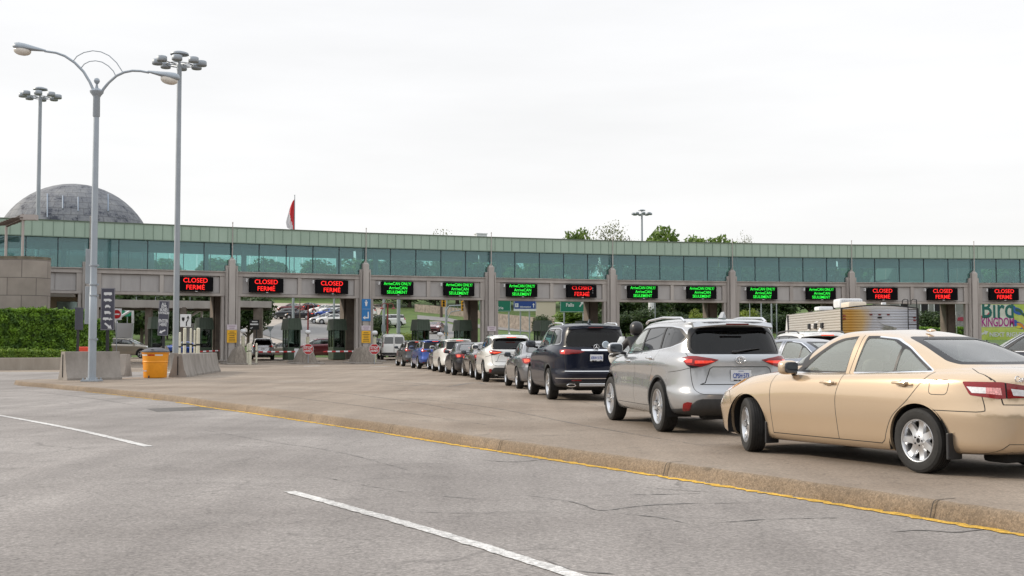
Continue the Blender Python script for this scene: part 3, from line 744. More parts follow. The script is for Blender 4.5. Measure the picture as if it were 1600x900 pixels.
M_CONC = mat('cast concrete', (.20, .178, .155), .9, col2=(.33, .30, .27), scale=1.6, detail=9, bump=.35, bscale=25, stretch=(1, 1, .5))
M_CONCR = mat('ribbed concrete', (.15, .128, .105), .9, col2=(.30, .262, .222), scale=3.0, detail=8, bump=1.0, bscale=9, stretch=(2.5, 2.5, .4))
M_GREEN = mat('dark green metal', (.035, .060, .035), .45, var=.2, scale=2)
M_BGL = glass_mat('booth glass', (.35, .42, .38), .8)
M_WHITE = mat('white enamel', (.66, .67, .68), .4, var=.06, scale=3)
M_RED = mat('red enamel', (.42, .012, .014), .4)
M_YELP = mat('yellow sign sheet', (.78, .42, .015), .5); M_PINK = mat('pale notice sheet', (.56, .50, .54), .5)
M_BLUE = mat('blue sign sheet', (.012, .16, .42), .45); M_NAVY = mat('dark blue sheet', (.012, .05, .24), .45)
M_GALV = mat('galvanised steel', (.30, .33, .36), .5, var=.12, scale=2, stretch=(1, 1, .3), metal=.35)
M_LAMP = mat('grey painted steel', (.33, .37, .41), .45, var=.05, scale=2, metal=.2)
PIL = [(-50.5, 78.3), (-40.6, 83.0), (-30.9, 87.7), (-21.5, 91.9), (-11.85, 96.4), (-1.87, 100.1), (8.53, 103.5), (19.3, 106.0), (30.3, 107.7), (41.6, 108.6), (52.6, 109.2)]
PIL = [Vector((a, b, 0)) for a, b in PIL]
ZT, ZF, ZG, ZA, ZB, ZC, ZD, ZE = 10.33, 9.08, 7.02, 6.92, 6.61, 6.52, 5.29, 5.09
bld = thing('toll_plaza_building', 'long grey concrete toll plaza with glazed teal walkway and green metal fascia', 'building', (0, 0, 0))
def frame(i):
    a, b = PIL[i], PIL[i + 1]; t = (b - a); L = t.length; t = t / L; n = Vector((t.y, -t.x, 0))
    M = Matrix(((t.x, n.x, 0, a.x), (t.y, n.y, 0, a.y), (0, 0, 1, 0), (0, 0, 0, 1)))      # local: s along, d towards the camera, z
    return M, L
def pierframe(i):
    a = PIL[i]; t = (PIL[min(i + 1, len(PIL) - 1)] - PIL[max(i - 1, 0)]).normalized(); n = Vector((t.y, -t.x, 0))
    return Matrix(((t.x, n.x, 0, a.x), (t.y, n.y, 0, a.y), (0, 0, 1, 0), (0, 0, 0, 1)))
def bxs(m, s0, s1, d0, d1, z0, z1, M, ch=0): m.box(((s0 + s1) / 2, (d0 + d1) / 2, (z0 + z1) / 2), (s1 - s0, abs(d1 - d0), z1 - z0), M, ch)
for i in range(len(PIL) - 1):
    M, L = frame(i)
    # beam with framed panels
    m = MB(); bxs(m, .0, L, -1.2, -.02, ZE + .02, ZA - .02, M)
    bxs(m, .46, L - .46, -.02, .20, ZB, ZA, M, .02); bxs(m, .46, L - .46, -.02, .16, ZE, ZD, M, .02)
    bxs(m, .46, L - .46, -.4, .30, ZA, ZG - .03, M, .01)
    for s0, s1 in ((.46, .86), (L - .86, L - .46), (L / 2 - .15, L / 2 + .15)): bxs(m, s0, s1, -.02, .158, ZD + .002, ZB - .002, M)
    bm_ = m.build('beam', M_STONE, bld)
    for q, (s0, s1) in enumerate(((.86, L / 2 - .15), (L / 2 + .15, L - .86))):
        m = MB(); w = (s1 - s0) / 3
        for k_ in range(3): bxs(m, s0 + w * k_ + .02, s0 + w * (k_ + 1) - .02, -.02, .03, ZD + .04, ZB - .04, M, .008)
        m.build('panel', M_PANEL, bm_)
    # jambs of the opening down to the island
    for s0, s1 in ((.50, .72), (L - .72, L - .50)):
        m = MB(); bxs(m, s0, s1, -.35, .12, 0, ZE - .002, M, .01); m.build('jamb', M_STONE, bld)
    # soffit, floor, roof
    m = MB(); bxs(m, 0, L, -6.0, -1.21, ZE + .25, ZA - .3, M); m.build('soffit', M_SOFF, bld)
    m = MB(); bxs(m, 0, L, -5.6, -4.6, 4.55, 5.30, M); bxs(m, 0, L, -5.8, -4.5, 4.85, 4.98, M) if i < 0 else None
    m = MB(); bxs(m, 0, L, -3.3, -.2, ZG - .2, ZG - .04, M); bxs(m, 0, L, -3.3, -.1, ZF + .02, ZF + .12, M); m.build('corridor_slab', M_INT, bld)
    m = MB(); bxs(m, -.02, L + .02, -3.4, .36, ZF + .13, ZT - .02, M)
    m.m(1)
    for k_ in range(15):
        s = L * (k_ + .5) / 15; bxs(m, s - .014, s + .014, .36, .385, ZF + .13, ZT - .06, M)
    m.m(2); bxs(m, -.03, L + .03, -3.45, .42, ZT - .02, ZT + .05, M); m.m(1); bxs(m, -.02, L + .02, .30, .375, ZF + .06, ZF + .13, M)
    m.build('fascia', [M_COPPER, M_COPD, M_CAP], bld)
    for k_ in range(5):
        s0, s1 = L * k_ / 5, L * (k_ + 1) / 5
        m = MB(); bxs(m, s0 + .03, s1 - .03, .05, .065, ZG, ZF + .08, M); wd = m.build('window', M_TEAL, bld)
        m = MB(); bxs(m, s1 - .03, s1 + .03, -.02, .11, ZG, ZF + .08, M); m.build('mullion', M_MULL, wd)
        m = MB(); bxs(m, s0 + .03, s1 - .03, -3.10, -3.09, ZG, ZF, M); rw = m.build('rear_glazing', M_TEALB, bld)
        m = MB(); sm = (s0 + s1) / 2; bxs(m, sm - .03, sm + .03, -3.08, -3.02, ZG, ZF - .55, M); bxs(m, s0, s1, -3.08, -3.02, ZF - .60, ZF - .55, M)
        m.build('rear_frame', M_LFR, rw)
        m = MB(); bxs(m, s0, s1, -3.08, -2.9, ZF - .55, ZF + .02, M); m.build('valance', M_INT, rw)
    for s in (1.35, L - 1.6):
        m = MB(); bxs(m, s - .17, s + .17, -1.9, -1.55, ZG - .04, ZF + .02, M); m.build('corridor_column', M_INT, bld)
for i in range(len(PIL)):
    M = pierframe(i); m = MB()
    bxs(m, -.46, .46, -.45, .34, 0, 7.42, M, .03); bxs(m, -.24, .24, .34, .56, 0, 7.85, M, .03); bxs(m, -.24, .24, -.1, .338, 7.42, 7.85, M, .02)
    for s_ in (-1, 1): bxs(m, s_ * .36 - .05, s_ * .36 + .05, .34, .43, 0, 7.2, M, .02)
    m.add([(-.2, .0, 7.85), (.2, .0, 7.85), (.2, .54, 7.85), (-.2, .54, 7.85), (0, .3, 8.15)], [(0, 1, 4), (1, 2, 4), (2, 3, 4), (3, 0, 4)], M)
    pr = m.build('pier', M_STONE, bld)
    m = MB(); m.cyl((0, .46, 8.0), (0, .46, 10.62), .045, .03, 8, M=M); m.lathe([(.0, 10.78), (.05, 10.70), (.05, 10.66), (.0, 10.60)], 8, TR(M @ Vector((0, .46, 0)))); m.build('spire', M_STONE, pr, smooth=True)
    m = MB(); bxs(m, -.45, .45, -6.0, -4.6, 0, ZE + .3, M, .03); bxs(m, -.30, .30, -4.6, -4.45, 0, ZE + .3, M); m.build('rear_column', M_STONED, bld)
    if 0 < i: m = MB(); bxs(m, -.9, .9, -8.6, 3.2, 0, .20, M, .05); m.build('island', M_CONC, bld)
# mid-bay islands
for i in range(len(PIL) - 1):
    M, L = frame(i); m = MB(); bxs(m, L / 2 - .8, L / 2 + .8, -8.0, 3.2, 0, .20, M, .05); m.build('island', M_CONC, bld)
m = MB(); M, L = frame(5); bxs(m, -.55, .35, -2.6, -1.9, ZT + .05, ZT + .48, M); bxs(m, -.6, .4, -2.65, -1.85, ZT + .48, ZT + .54, M)
tag(m.build('rooftop_unit', M_WHITE), 'small pale vent box standing on the green roof edge near the middle', 'vent')
# LED lane signs
M_LEDR = emit_mat('red LED', (1.0, .012, .010), 1.25); M_LEDG = emit_mat('green LED', (.02, 1.0, .06), 1.0)
M_CAB = mat('sign cabinet', (.006, .006, .007), .95, spec=.1)
def led(i, side, typ, label):
    M, L = frame(i); s0, s1 = ((.125 * L, .375 * L), (.615 * L, .865 * L))[side]; sc = (s0 + s1) / 2; W = s1 - s0; z0, z1 = 5.42, 6.50; zc = (z0 + z1) / 2
    c = M @ Vector((sc, .16, 0)); ang = math.atan2(M[1][0], M[0][0])
    grp = {'r': 'red lane signs reading closed', 'g': 'green lane signs', 'x': None}[typ]
    t = thing('lane_sign', label, 'led sign', (c.x, c.y, 0), ang, grp)
    m = MB(); m.prism([(-W / 2, 0), (-W / 2, -.34), (-W / 2 + .05, -.40), (W / 2 - .22, -.40), (W / 2, -.18), (W / 2, 0)], z0, z1); m.build('cabinet', M_CAB, t)
    m = MB(); m.box((-W / 2 - .22, -.2, zc + .36), (.07, .35, .26), ch=.01); m.build('sensor', M_WHITE, t)
    m = MB(); m.box((0, -.42, z0 - .02), (.16, .05, .04)); m.build('status_lamp', M_WHITE, t)
    T = TR(-.03, -.403, zc) @ FACE_Y
    if typ == 'g':
        for k_, (l, dx) in enumerate((('ArriveCAN ONLY/', 0), ('ArriveCAN', .06), ('SEULEMENT', -.03))):
            text('lettering', l, .345, M_LEDG, t, T @ TR(dx - .03, .34 - .34 * k_, 0), bold=.002, xscale=(.82 if k_ == 0 else .92), depth=.003)
    else:
        for k_, l in enumerate(('CLOSED', 'FERMÉ')):
            o = text('lettering', l, .49, M_LEDR, t, T @ TR(-.04, (.25, -.27)[k_], 0), bold=.003, depth=.003, xscale=1.0)
        if typ == 'x':
            m = MB()
            for z in (.42, .34, .10, -.06, -.20, -.44): m.box((0, -.409, zc + z), (2.1, .008, .05))
            m.build('dead_row', M_CAB, t)
            m = MB()
            for z in (.30, .05, -.2, .42): m.box((.92, -.405, zc + z * .7), (.05, .008, .05))
            m.build('stray_dots', mat('dim LED', (.5, .5, .5), .5), t)
    return t
led(2, 1, 'r', 'red CLOSED FERMÉ sign nearest the tall grey light mast on the left')
led(3, 0, 'r', 'red CLOSED FERMÉ sign under the red and white flag, left half of its bay')
led(3, 1, 'r', 'red CLOSED FERMÉ sign just left of the pier with the blue sign')
led(4, 0, 'g', 'green LED sign just right of the pier with the blue sign')
led(4, 1, 'g', 'green LED sign above the row of waiting small SUVs, second green one from left')
led(5, 0, 'g', 'green LED sign left of the garbled red sign')
led(5, 1, 'x', 'garbled red LED sign with dead rows between green signs')
led(6, 0, 'g', 'green LED sign directly right of the pier beside the garbled red sign')
led(6, 1, 'g', 'green LED sign above the silver SUV with the lettered plate, fifth green one from left')
led(7, 0, 'g', 'green LED sign above the rear of the silver SUV, left of the trailer')
led(7, 1, 'g', 'green LED sign partly hidden by the trailer roof air conditioner')
led(8, 0, 'r', 'red CLOSED FERMÉ sign right above the striped trailer roof')
led(8, 1, 'r', 'red CLOSED FERMÉ sign above the trailer ladder')
led(9, 0, 'r', 'red CLOSED FERMÉ sign above the bird billboard')
# booths, noses, gates
def booth(M, s, d, label, grp='inspection booths in the toll lanes'):
    c = M @ Vector((s, d, 0)); t = thing('inspection_booth', label, 'booth', (c.x, c.y, .2 + G(c.x, c.y) * 0), math.atan2(M[1][0], M[0][0]), grp)
    m = MB(); m.box((0, 0, .5), (1.0, 1.7, 1.0), ch=.03); m.build('base', M_GREEN, t)
    m = MB(); m.prism([(-.47, -.80), (.47, -.80), (.47, .80), (-.47, .80)], 1.0, 2.4); m.build('glazing', M_BGL, t)
    for x in (-.47, .47):
        for y in (-.82, 0, .82):
            m = MB(); m.box((x, y, 1.7), (.09, .09, 1.4)); m.build('post', M_GREEN, t)
    m = MB(); m.box((0, .2, 1.15), (.8, .9, .3), ch=.02); m.build('counter', M_DARK, t)
    m = MB(); a, b, h0, h1 = .60, 1.05, 2.38, 3.30
    m.add([(-a, -b, h0), (a, -b, h0), (a, b, h0), (-a, b, h0), (-a * .84, -b * .86, h1), (a * .84, -b * .86, h1), (a * .84, b * .86, h1), (-a * .84, b * .86, h1)], [(0, 1, 5, 4), (1, 2, 6, 5), (2, 3, 7, 6), (3, 0, 4, 7), (4, 5, 6, 7), (3, 2, 1, 0)])
    for x in np.linspace(-.45, .45, 5): m.tube([(x * 1.02, -b - .01, h0), (x * .86, -b * .86 - .01, h1)], .012, 5)
    m.build('roof', M_GREEN, t); return t
where = {2: 'beside the big light mast', 3: 'in the bay under the flag', 4: 'behind the white van', 5: 'in the bay with the highway signs', 6: 'behind the silver SUV', 7: 'behind the trailer front', 8: 'behind the trailer', 9: 'under the bird billboard bay'}
for i in range(2, 10):
    M, L = frame(i)
    if i <= 6:
        booth(M, L / 2, -2.2, 'dark green booth in mid-lane ' + where[i])
    if 3 <= i <= 6: booth(pierframe(i), -.35 - 1.1, -3.0, 'dark green booth close against the pier ' + {3: 'with the closed gate nearest the bollards', 4: 'carrying the blue arrow sign', 5: 'right of the bay of waiting cars', 6: 'right of the garbled red sign'}[i])
def nose(x, y, ang, label):
    t = thing('concrete_nose', label, 'concrete nose', (x, y, 0), ang, 'concrete noses guarding the booth islands')
    m = MB(); n = 14; vs = []; rings = [(0, .72, 0), (.30, .62, 0), (.95, .36, -.0), (1.22, .24, 0), (1.30, .15, 0)]
    k_ = n + 3
    for z, r_, _ in rings:
        vs.append((r_, 2.6, z * .85))
        for j in range(n + 1):
            a = -math.pi * j / n; vs.append((r_ * math.cos(a), r_ * math.sin(a), z))
        vs.append((-r_, 2.6, z * .85))
    fs = [(q * k_ + j, q * k_ + j + 1, (q + 1) * k_ + j + 1, (q + 1) * k_ + j) for q in range(len(rings) - 1) for j in range(k_ - 1)]
    fs.append(tuple((len(rings) - 1) * k_ + j for j in range(k_))); fs.append((0, k_, 2 * k_, 3 * k_, 4 * k_, 5 * k_ - 1, 4 * k_ - 1, 3 * k_ - 1, 2 * k_ - 1, k_ - 1))
    m.add(vs, fs); m.build('cone', M_CONCR, t, smooth=True, angle=30)
    m = MB(); m.box((0, .9, .04), (2.1, 4.2, .10), ch=.03); m.build('kerb_slab', M_CONC, t); return t
def stop_sign(x, y, z, label):
    t = thing('stop_sign', label, 'stop sign', (x, y, 0), 0, 'red stop signs on the island noses')
    oct_ = [(.375 / math.cos(math.pi / 8) * math.cos(math.pi / 8 + a * math.pi / 4), .375 / math.cos(math.pi / 8) * math.sin(math.pi / 8 + a * math.pi / 4)) for a in range(8)]
    T = TR(0, -.0, z) @ FACE_Y
    m = MB(); m.prism(oct_, -.01, .0, T); m.m(1); m.prism([(a * .93, b * .93) for a, b in oct_], .0, .004, T); m.build('plate', [M_WHITE, M_RED], t)
    text('lettering', 'STOP', .24, M_WHITE, t, T @ TR(0, .10, .008), bold=.006); text('lettering', 'ARRÊT', .20, M_WHITE, t, T @ TR(0, -.13, .008), bold=.006)
    m = MB(); m.cyl((0, .04, 0), (0, .04, z + .3), .03, n=8); m.build('post', M_GALV, t); return t
def dome_lamp(x, y, z, label):
    t = thing('guide_lamp', label, 'lamp', (x, y, 0), 0, 'white dome housings on short posts at the islands')
    m = MB(); m.cyl((0, 0, 0), (0, 0, z - .35), .13, n=10); m.build('post', mat('cream paint', (.50, .48, .36), .5, var=.1, scale=3), t)
    m = MB(); m.cyl((0, 0, z - .35), (0, 0, z - .1), .04, n=8); m.build('neck', M_GALV, t)
    m = MB(); blob(m, (0, 0, z), (.46, .40, .34), n=2.4, k=8); m.build('housing', M_WHITE, t, smooth=True); return t
A25 = R(24)
noses = [(371, 569.5, 'grey concrete nose beside two white bollards'), (478, 568.8, 'grey concrete nose in mid-bay carrying a stop sign'), (568, 568.5, 'grey concrete nose under the blue sign carrying a stop sign')]
for px, py, lb in noses:
    p = atz(px, py, 0); nose(p.x, p.y + .86, R(20), lb)
for i in (5, 6, 7, 8, 9):
    M = pierframe(i); c = M @ Vector((0, 2.4, 0)); nose(c.x, c.y, math.atan2(M[1][0], M[0][0]), 'grey concrete nose in front of the pier ' + {5: 'behind the waiting white crossover', 6: 'behind the navy SUV', 7: 'behind the silver SUV', 8: 'behind the trailer', 9: 'left of the bird billboard'}[i])
M2, L2 = frame(2); c = M2 @ Vector((L2 / 2, 2.0, 0)); nose(c.x, c.y, R(24), 'grey concrete nose left of the cream bollards near the barrel')
p = at(481.5, 545.5, 86.7); stop_sign(p.x, p.y, p.z, 'red STOP ARRÊT octagon in front of the maroon SUV')
p = at(585.0, 545.5, 86.9); stop_sign(p.x, p.y, p.z, 'red STOP ARRÊT octagon left of the white van')
for px, py, lb in ((380, 517.5, 'white dome housing near the silver lane SUV'), (481, 519, 'white dome housing above the left stop sign'), (585.5, 520, 'white dome housing above the right stop sign'), (687.5, 522.5, 'white dome housing above the waiting white SUV')):
    p = at(px, py, 91.5); dome_lamp(p.x, p.y, p.z, lb)
def gate(a, b, label):
    pa, pb = at(*a, 90.5), at(*b, 92.5); t = thing('barrier_gate', label, 'barrier gate', (pb.x, pb.y, 0), 0, 'closed boom gates')
    m = MB(); n = 9
    for k_ in range(n):
        q0 = (pa - pb) * (k_ / n); q1 = (pa - pb) * ((k_ + 1) / n); m.m(k_ % 2); z = Vector((0, 0, pb.z)); m.cyl(q0 + z, q1 + z, .06, n=8)
    m.build('boom', [M_RED, M_WHITE], t)
    m = MB(); m.box((.1, .1, .55), (.32, .3, 1.1), ch=.04); m.build('gate_box', M_WHITE, t); return t
gate((312, 549.5), (354, 547.5), 'red and white boom across the lane behind the cream bollards')
gate((404, 550), (461, 549.5), 'red and white boom across the lane of the silver SUV')
gate((505, 549.5), (562, 549), 'red and white boom across the lane of the maroon SUV')
# things fixed to the piers
def pier_sign(nm, i, z0, z1, w, label, m_, parts, s=0.0):
    M = pierframe(i); c = M @ Vector((s, .60, 0)); t = thing(nm, label, 'sign', (c.x, c.y, 0), math.atan2(M[1][0], M[0][0]))
    m = MB(); m.box((0, 0, (z0 + z1) / 2), (w, .02, z1 - z0), ch=.004); m.build('panel', m_, t); T = TR(0, -.012, 0)
    for f in parts: f(t, T)
    return t
def tx(s, size, z, m_, nm='lettering', **k): return lambda t, T: text(nm, s, size, m_, t, T @ TR(0, 0, z) @ FACE_Y, **k)
def arrow_left(t, T):
    m = MB(); Q = T @ TR(0, 0, 3.72) @ FACE_Y
    m.prism([(.12, .30), (.22, .30), (.22, -.22), (-.08, -.22), (-.08, -.32), (-.28, -.17), (-.08, -.02), (-.08, -.12), (.12, -.12)], 0, .004, Q); m.build('arrow', M_WHITE, t)
def figure(t, T):
    m = MB(); Q = T @ TR(0, 0, 4.72) @ FACE_Y; m.cyl(Q @ Vector((0, .18, 0)), Q @ Vector((0, .18, .004)), .06, n=12); m.prism([(-.13, .10), (.13, .10), (.08, -.06), (.06, -.24), (-.06, -.24), (-.08, -.06)], 0, .004, Q)
    m.build('symbol', M_WHITE, t)
    m = MB(); m.box((0, -.005, 4.24), (.66, .012, .012), T); m.build('divider', M_WHITE, t)
pier_sign('wayfinding_sign', 4, 3.28, 5.04, .72, 'tall blue sign with white figure and left arrow on the pier', M_BLUE, [arrow_left, figure])
def lines(z0, z1, n, w, m_):
    def f(t, T):
        m = MB(); g = random.Random(int(z0 * 100))
        for k_ in range(n):
            ww = w * g.uniform(.6, 1); m.box((0, -.003, z1 - (z1 - z0) * (k_ + .5) / n), (ww, .006, (z1 - z0) / n * .35), T)
        m.build('print', m_, t)
    return f
M_INK = mat('print ink', (.10, .06, .02), .7); M_INK2 = mat('pale ink', (.30, .22, .28), .7)
for i, lb in ((3, 'on the pier left of the silver lane SUV'), (4, 'on the pier under the blue arrow sign')):
    pier_sign('yellow_notice', i, 1.55, 2.50, .74, 'yellow notice sheet ' + lb, M_YELP, [lines(1.62, 2.42, 6, .6, M_INK)])
for i, lb in ((3, 'on the pier left of the silver lane SUV'), (4, 'on the pier under the blue arrow sign'), (5, 'on the pier behind the waiting white crossover')):
    pier_sign('pale_notice', i, 2.53, 2.92, .76, 'pale pink notice sheet ' + lb, M_PINK, [lines(2.58, 2.88, 2, .6, M_INK2)])
# ---------------------------------------------------------------- vegetation
def leaf_mat(name, c1, c2, scale=.9):
    m, nt, p = new_mat(name); N = nt.nodes.new; L = nt.links.new
    tc = N('ShaderNodeTexCoord'); n = N('ShaderNodeTexNoise'); n.inputs['Scale'].default_value = scale; n.inputs['Detail'].default_value = 4; L(tc.outputs['Object'], n.inputs['Vector'])
    r = N('ShaderNodeValToRGB'); r.color_ramp.elements[0].position = .36; r.color_ramp.elements[0].color = c1 + (1,); r.color_ramp.elements[1].position = .64; r.color_ramp.elements[1].color = c2 + (1,)
    L(n.outputs[0], r.inputs[0]); L(r.outputs[0], p.inputs['Base Color']); setp(p, rough=.6)
    tr = N('ShaderNodeBsdfTranslucent'); L(r.outputs[0], tr.inputs[0]); mx = N('ShaderNodeMixShader'); mx.inputs[0].default_value = .3
    L(p.outputs[0], mx.inputs[1]); L(tr.outputs[0], mx.inputs[2]); L(mx.outputs[0], nt.nodes['Material Output'].inputs[0]); MATS[name] = m; return m
M_LEAF = leaf_mat('mid leaves', (.065, .12, .015), (.17, .26, .035)); M_LEAFD = leaf_mat('dark leaves', (.022, .045, .014), (.055, .095, .022)); M_LEAFY = leaf_mat('spring leaves', (.13, .18, .02), (.26, .32, .04))
M_LEAFP = leaf_mat('pale leaves', (.10, .12, .04), (.20, .22, .09)); M_HEDGE = leaf_mat('hedge leaves', (.045, .11, .010), (.20, .36, .03), 1.9); M_HEDGL = leaf_mat('young hedge leaves', (.11, .20, .02), (.22, .32, .04), 3)
M_BARK = mat('bark', (.09, .07, .055), .9, var=.3, scale=6)
def leaves_mesh(name, P, Nrm, size, rg, flat=.6):
    n = len(P); a = rg.normal(0, 1, (n, 3)); Nn_ = Nrm * flat + a * (1 - flat); Nn_ /= np.linalg.norm(Nn_, axis=1)[:, None]
    t = np.cross(Nn_, rg.normal(0, 1, (n, 3))); t /= np.linalg.norm(t, axis=1)[:, None]; b = np.cross(Nn_, t)
    s = (size * rg.uniform(.6, 1.3, n))[:, None]
    V = np.stack([P - t * s, P - b * s * .55, P + t * s, P + b * s * .55], 1).reshape(-1, 3)
    me = bpy.data.meshes.new(name); me.vertices.add(4 * n); me.vertices.foreach_set('co', V.astype(np.float32).ravel()); me.loops.add(4 * n); me.loops.foreach_set('vertex_index', np.arange(4 * n, dtype=np.int32))
    me.polygons.add(n); me.polygons.foreach_set('loop_start', np.arange(0, 4 * n, 4, dtype=np.int32)); me.polygons.foreach_set('loop_total', np.full(n, 4, np.int32)); me.update(); return me
def crown_pts(rg, n, w, h, zc, lobes, spread=.62, fill=.45):
    C = rg.normal(0, 1, (lobes, 3)); C /= np.linalg.norm(C, axis=1)[:, None]; C *= rg.uniform(.25, 1, lobes)[:, None]**.6 * spread; Rr = rg.uniform(.22, .46, lobes)
    k = rg.integers(0, lobes, n); d = rg.normal(0, 1, (n, 3)); d /= np.linalg.norm(d, axis=1)[:, None]
    r = Rr[k] * (1 - fill * rg.uniform(0, 1, n)**2); P = C[k] + d * r[:, None]
    P[:, 2] = np.maximum(P[:, 2], -.85 + .1 * rg.normal(0, 1, n)); return P * [w / 2, w / 2, h / 2] + [0, 0, zc], d
def tree_model(seed, w, h, trunk, m_, n=3800, leaf=.30, lobes=26, sparse=False):
    rg = np.random.default_rng(seed); t = empty('tree'); H = trunk + h
    m = MB(); m.tube([(0, 0, -.3), (.05, 0, trunk * .6), (.1, .1, trunk + h * .25), (0, .1, trunk + h * .7)], [.32, .24, .16, .05], 8)
    for q in range(9 if not sparse else 26):
        a = rg.uniform(0, 6.28); z0 = trunk * .8 + h * rg.uniform(0, .5); l = w * rg.uniform(.25, .45); z1 = z0 + h * rg.uniform(.12, .40)
        m.tube([(0.05, .05, z0), (l * .5 * math.cos(a), l * .5 * math.sin(a), z0 + (z1 - z0) * .6), (l * math.cos(a), l * math.sin(a), z1)], [.12, .07, .02], 5)
    m.build('trunk', M_BARK, t, smooth=True)
    P, d = crown_pts(rg, n, w, h, trunk + h / 2, lobes, .62, .45 if not sparse else 1.0)
    link('crown', leaves_mesh('crown', P, d, leaf, rg), m_, t); return t
TREES = {}
def tree(kind, px, Y, top, wpx, label, trunk_f=.25, group='trees behind the toll plaza', zb=None):
    z1 = at(px, top, Y).z; x = at(px, top, Y).x; z0 = HZ(x, Y) if Y > 113 else 0
    if zb is not None: z0 = zb
    H = z1 - z0; w = wpx / 1880 * Y; key = (kind, random.Random(px * 7 + top).randint(0, 2))
    spec = {'mid': (M_LEAF, 4600, .34, 26, False), 'dark': (M_LEAFD, 4600, .34, 26, False), 'spring': (M_LEAFY, 3600, .26, 18, False), 'sparse': (M_LEAFP, 2600, .13, 44, True), 'low': (M_LEAFD, 4200, .30, 30, False)}[kind]
    tf = {'spring': 0.02, 'low': .01}.get(kind, trunk_f)
    if key not in TREES:
        TREES[key] = tree_model(100 + len(TREES), 10, 10 * (1 - tf), 10 * tf, spec[0], spec[1], spec[2], spec[3], spec[4]); t = TREES[key]
    else: t = dup(TREES[key])
    t.location = (x, Y, z0); t.scale = (w / 10 * 1.12, w / 10 * 1.12, H / 10); t.rotation_euler = (0, 0, px * 1.7)
    t['category'] = 'tree'; t['label'] = label; t['group'] = group; return t
G_ = 'trees behind the toll plaza'
for q_, px_ in enumerate((420, 455, 490, 525, 560, 600, 640, 680, 722, 765, 805, 850, 890)): tree('low', px_, (244 if px_ < 560 else 214) + 3 * (q_ % 3), 428 + 5 * (q_ % 2), 66, 'dark tree mass at the top of the slope behind the wall', .01, group='dark trees at the top of the slope')
tree('mid', 905, 205, 349, 68, 'round green tree top peeking over the roof left of the thin leafy one')
tree('mid', 1030, 215, 350, 88, 'broad green tree top over the roof beside the distant light mast')
tree('mid', 1084, 225, 360, 88, 'low green tree top over the roof right of the distant mast')
tree('mid', 1132, 222, 363, 76, 'low green tree top over the roof left of the sixth pier spire')
tree('sparse', 955, 190, 333, 100, 'thin sparsely leafed tree rising over the middle of the roof')
tree('sparse', 690, 190, 345, 76, 'sparse twiggy tree top over the roof left of the rooftop vent')
tree('sparse', 1166, 210, 357, 44, 'small sparse twiggy tree top over the roof right of the sixth pier spire')
tree('sparse', 862, 200, 368, 50, 'faint sparse tree top just showing over the roof left of centre')
tree('dark', 388, 132, 440, 96, 'leafy tree drooping under the beam left of the parking lot', .1)
for q_, (px_, w_, tp_) in enumerate(((190, 50, 482), (222, 56, 474), (262, 50, 480), (300, 56, 478), (330, 44, 484), (590, 44, 486), (850, 44, 486), (945, 50, 482), (975, 60, 486), (1015, 66, 478), (1060, 70, 482), (1105, 50, 500), (1140, 66, 484), (1185, 60, 480), (1225, 60, 486), (350, 50, 492), (1455, 60, 478))): tree('low', px_, 142 + q_ % 3, tp_, w_, 'dark bushy undergrowth clump behind the openings', .01, group='dark bushes beyond the toll lanes')
tree('dark', 222, 135, 440, 110, 'dark tree behind the left opening with the white struts', .1)
tree('dark', 300, 150, 430, 100, 'dark tree beyond the keep-right arrow sign', .1)
for k_, (px, Y, top, w, kd) in enumerate([(350, 240, 400, 90, 'mid'), (420, 235, 402, 95, 'mid'), (500, 240, 405, 90, 'mid'), (575, 225, 398, 110, 'mid'), (640, 215, 396, 110, 'dark'), (715, 220, 392, 105, 'mid'), (775, 210, 392, 100, 'dark'), (840, 200, 394, 100, 'mid'),
        (985, 175, 390, 110, 'dark'), (1060, 178, 392, 115, 'dark'), (1130, 180, 388, 110, 'dark'), (1195, 176, 392, 110, 'dark'), (1265, 182, 396, 110, 'dark'), (1340, 185, 400, 100, 'mid'), (1410, 190, 398, 105, 'dark'), (1480, 190, 400, 95, 'mid'), (1550, 195, 400, 100, 'mid'), (1620, 190, 398, 100, 'dark'), (1690, 185, 395, 110, 'mid'),
        (1740, 170, 380, 120, 'mid'), (960, 158, 440, 80, 'dark'), (1010, 155, 445, 85, 'dark'), (1075, 160, 440, 90, 'dark'), (1150, 158, 445, 80, 'dark'), (1210, 156, 442, 90, 'dark'), (100, 170, 400, 100, 'mid'), (30, 165, 395, 110, 'dark'), (-60, 160, 380, 120, 'mid'), (250, 210, 402, 90, 'mid')]):
    tree(kd, px, Y, top, w, 'leafy tree in the green belt seen through the walkway glass and openings', .04 if Y < 165 else .08, group='tree belt behind the walkway glass')
for px, Y, top, w, lb in ((640, 128, 515, 58, 'bright green shrub behind the white van'), (905, 146, 478, 84, 'round green bush under the Falls sign'), (1093, 138, 478, 48, 'yellow green bush behind the silver SUV roof'), (1162, 140, 476, 66, 'yellow green bush right of the silver SUV antenna'), (712, 126, 524, 34, 'light green roadside shrub right of the mid-bay booth'), (590, 150, 500, 40, 'low green shrub on the slope above the van')):
    kd = 'spring' if 'yellow' in lb or 'bright' in lb or 'light' in lb else 'mid'; t = tree(kd, px, Y, top, w, lb, .02, group='shrubs beyond the booths'); t.name = 'shrub'; t['category'] = 'shrub'
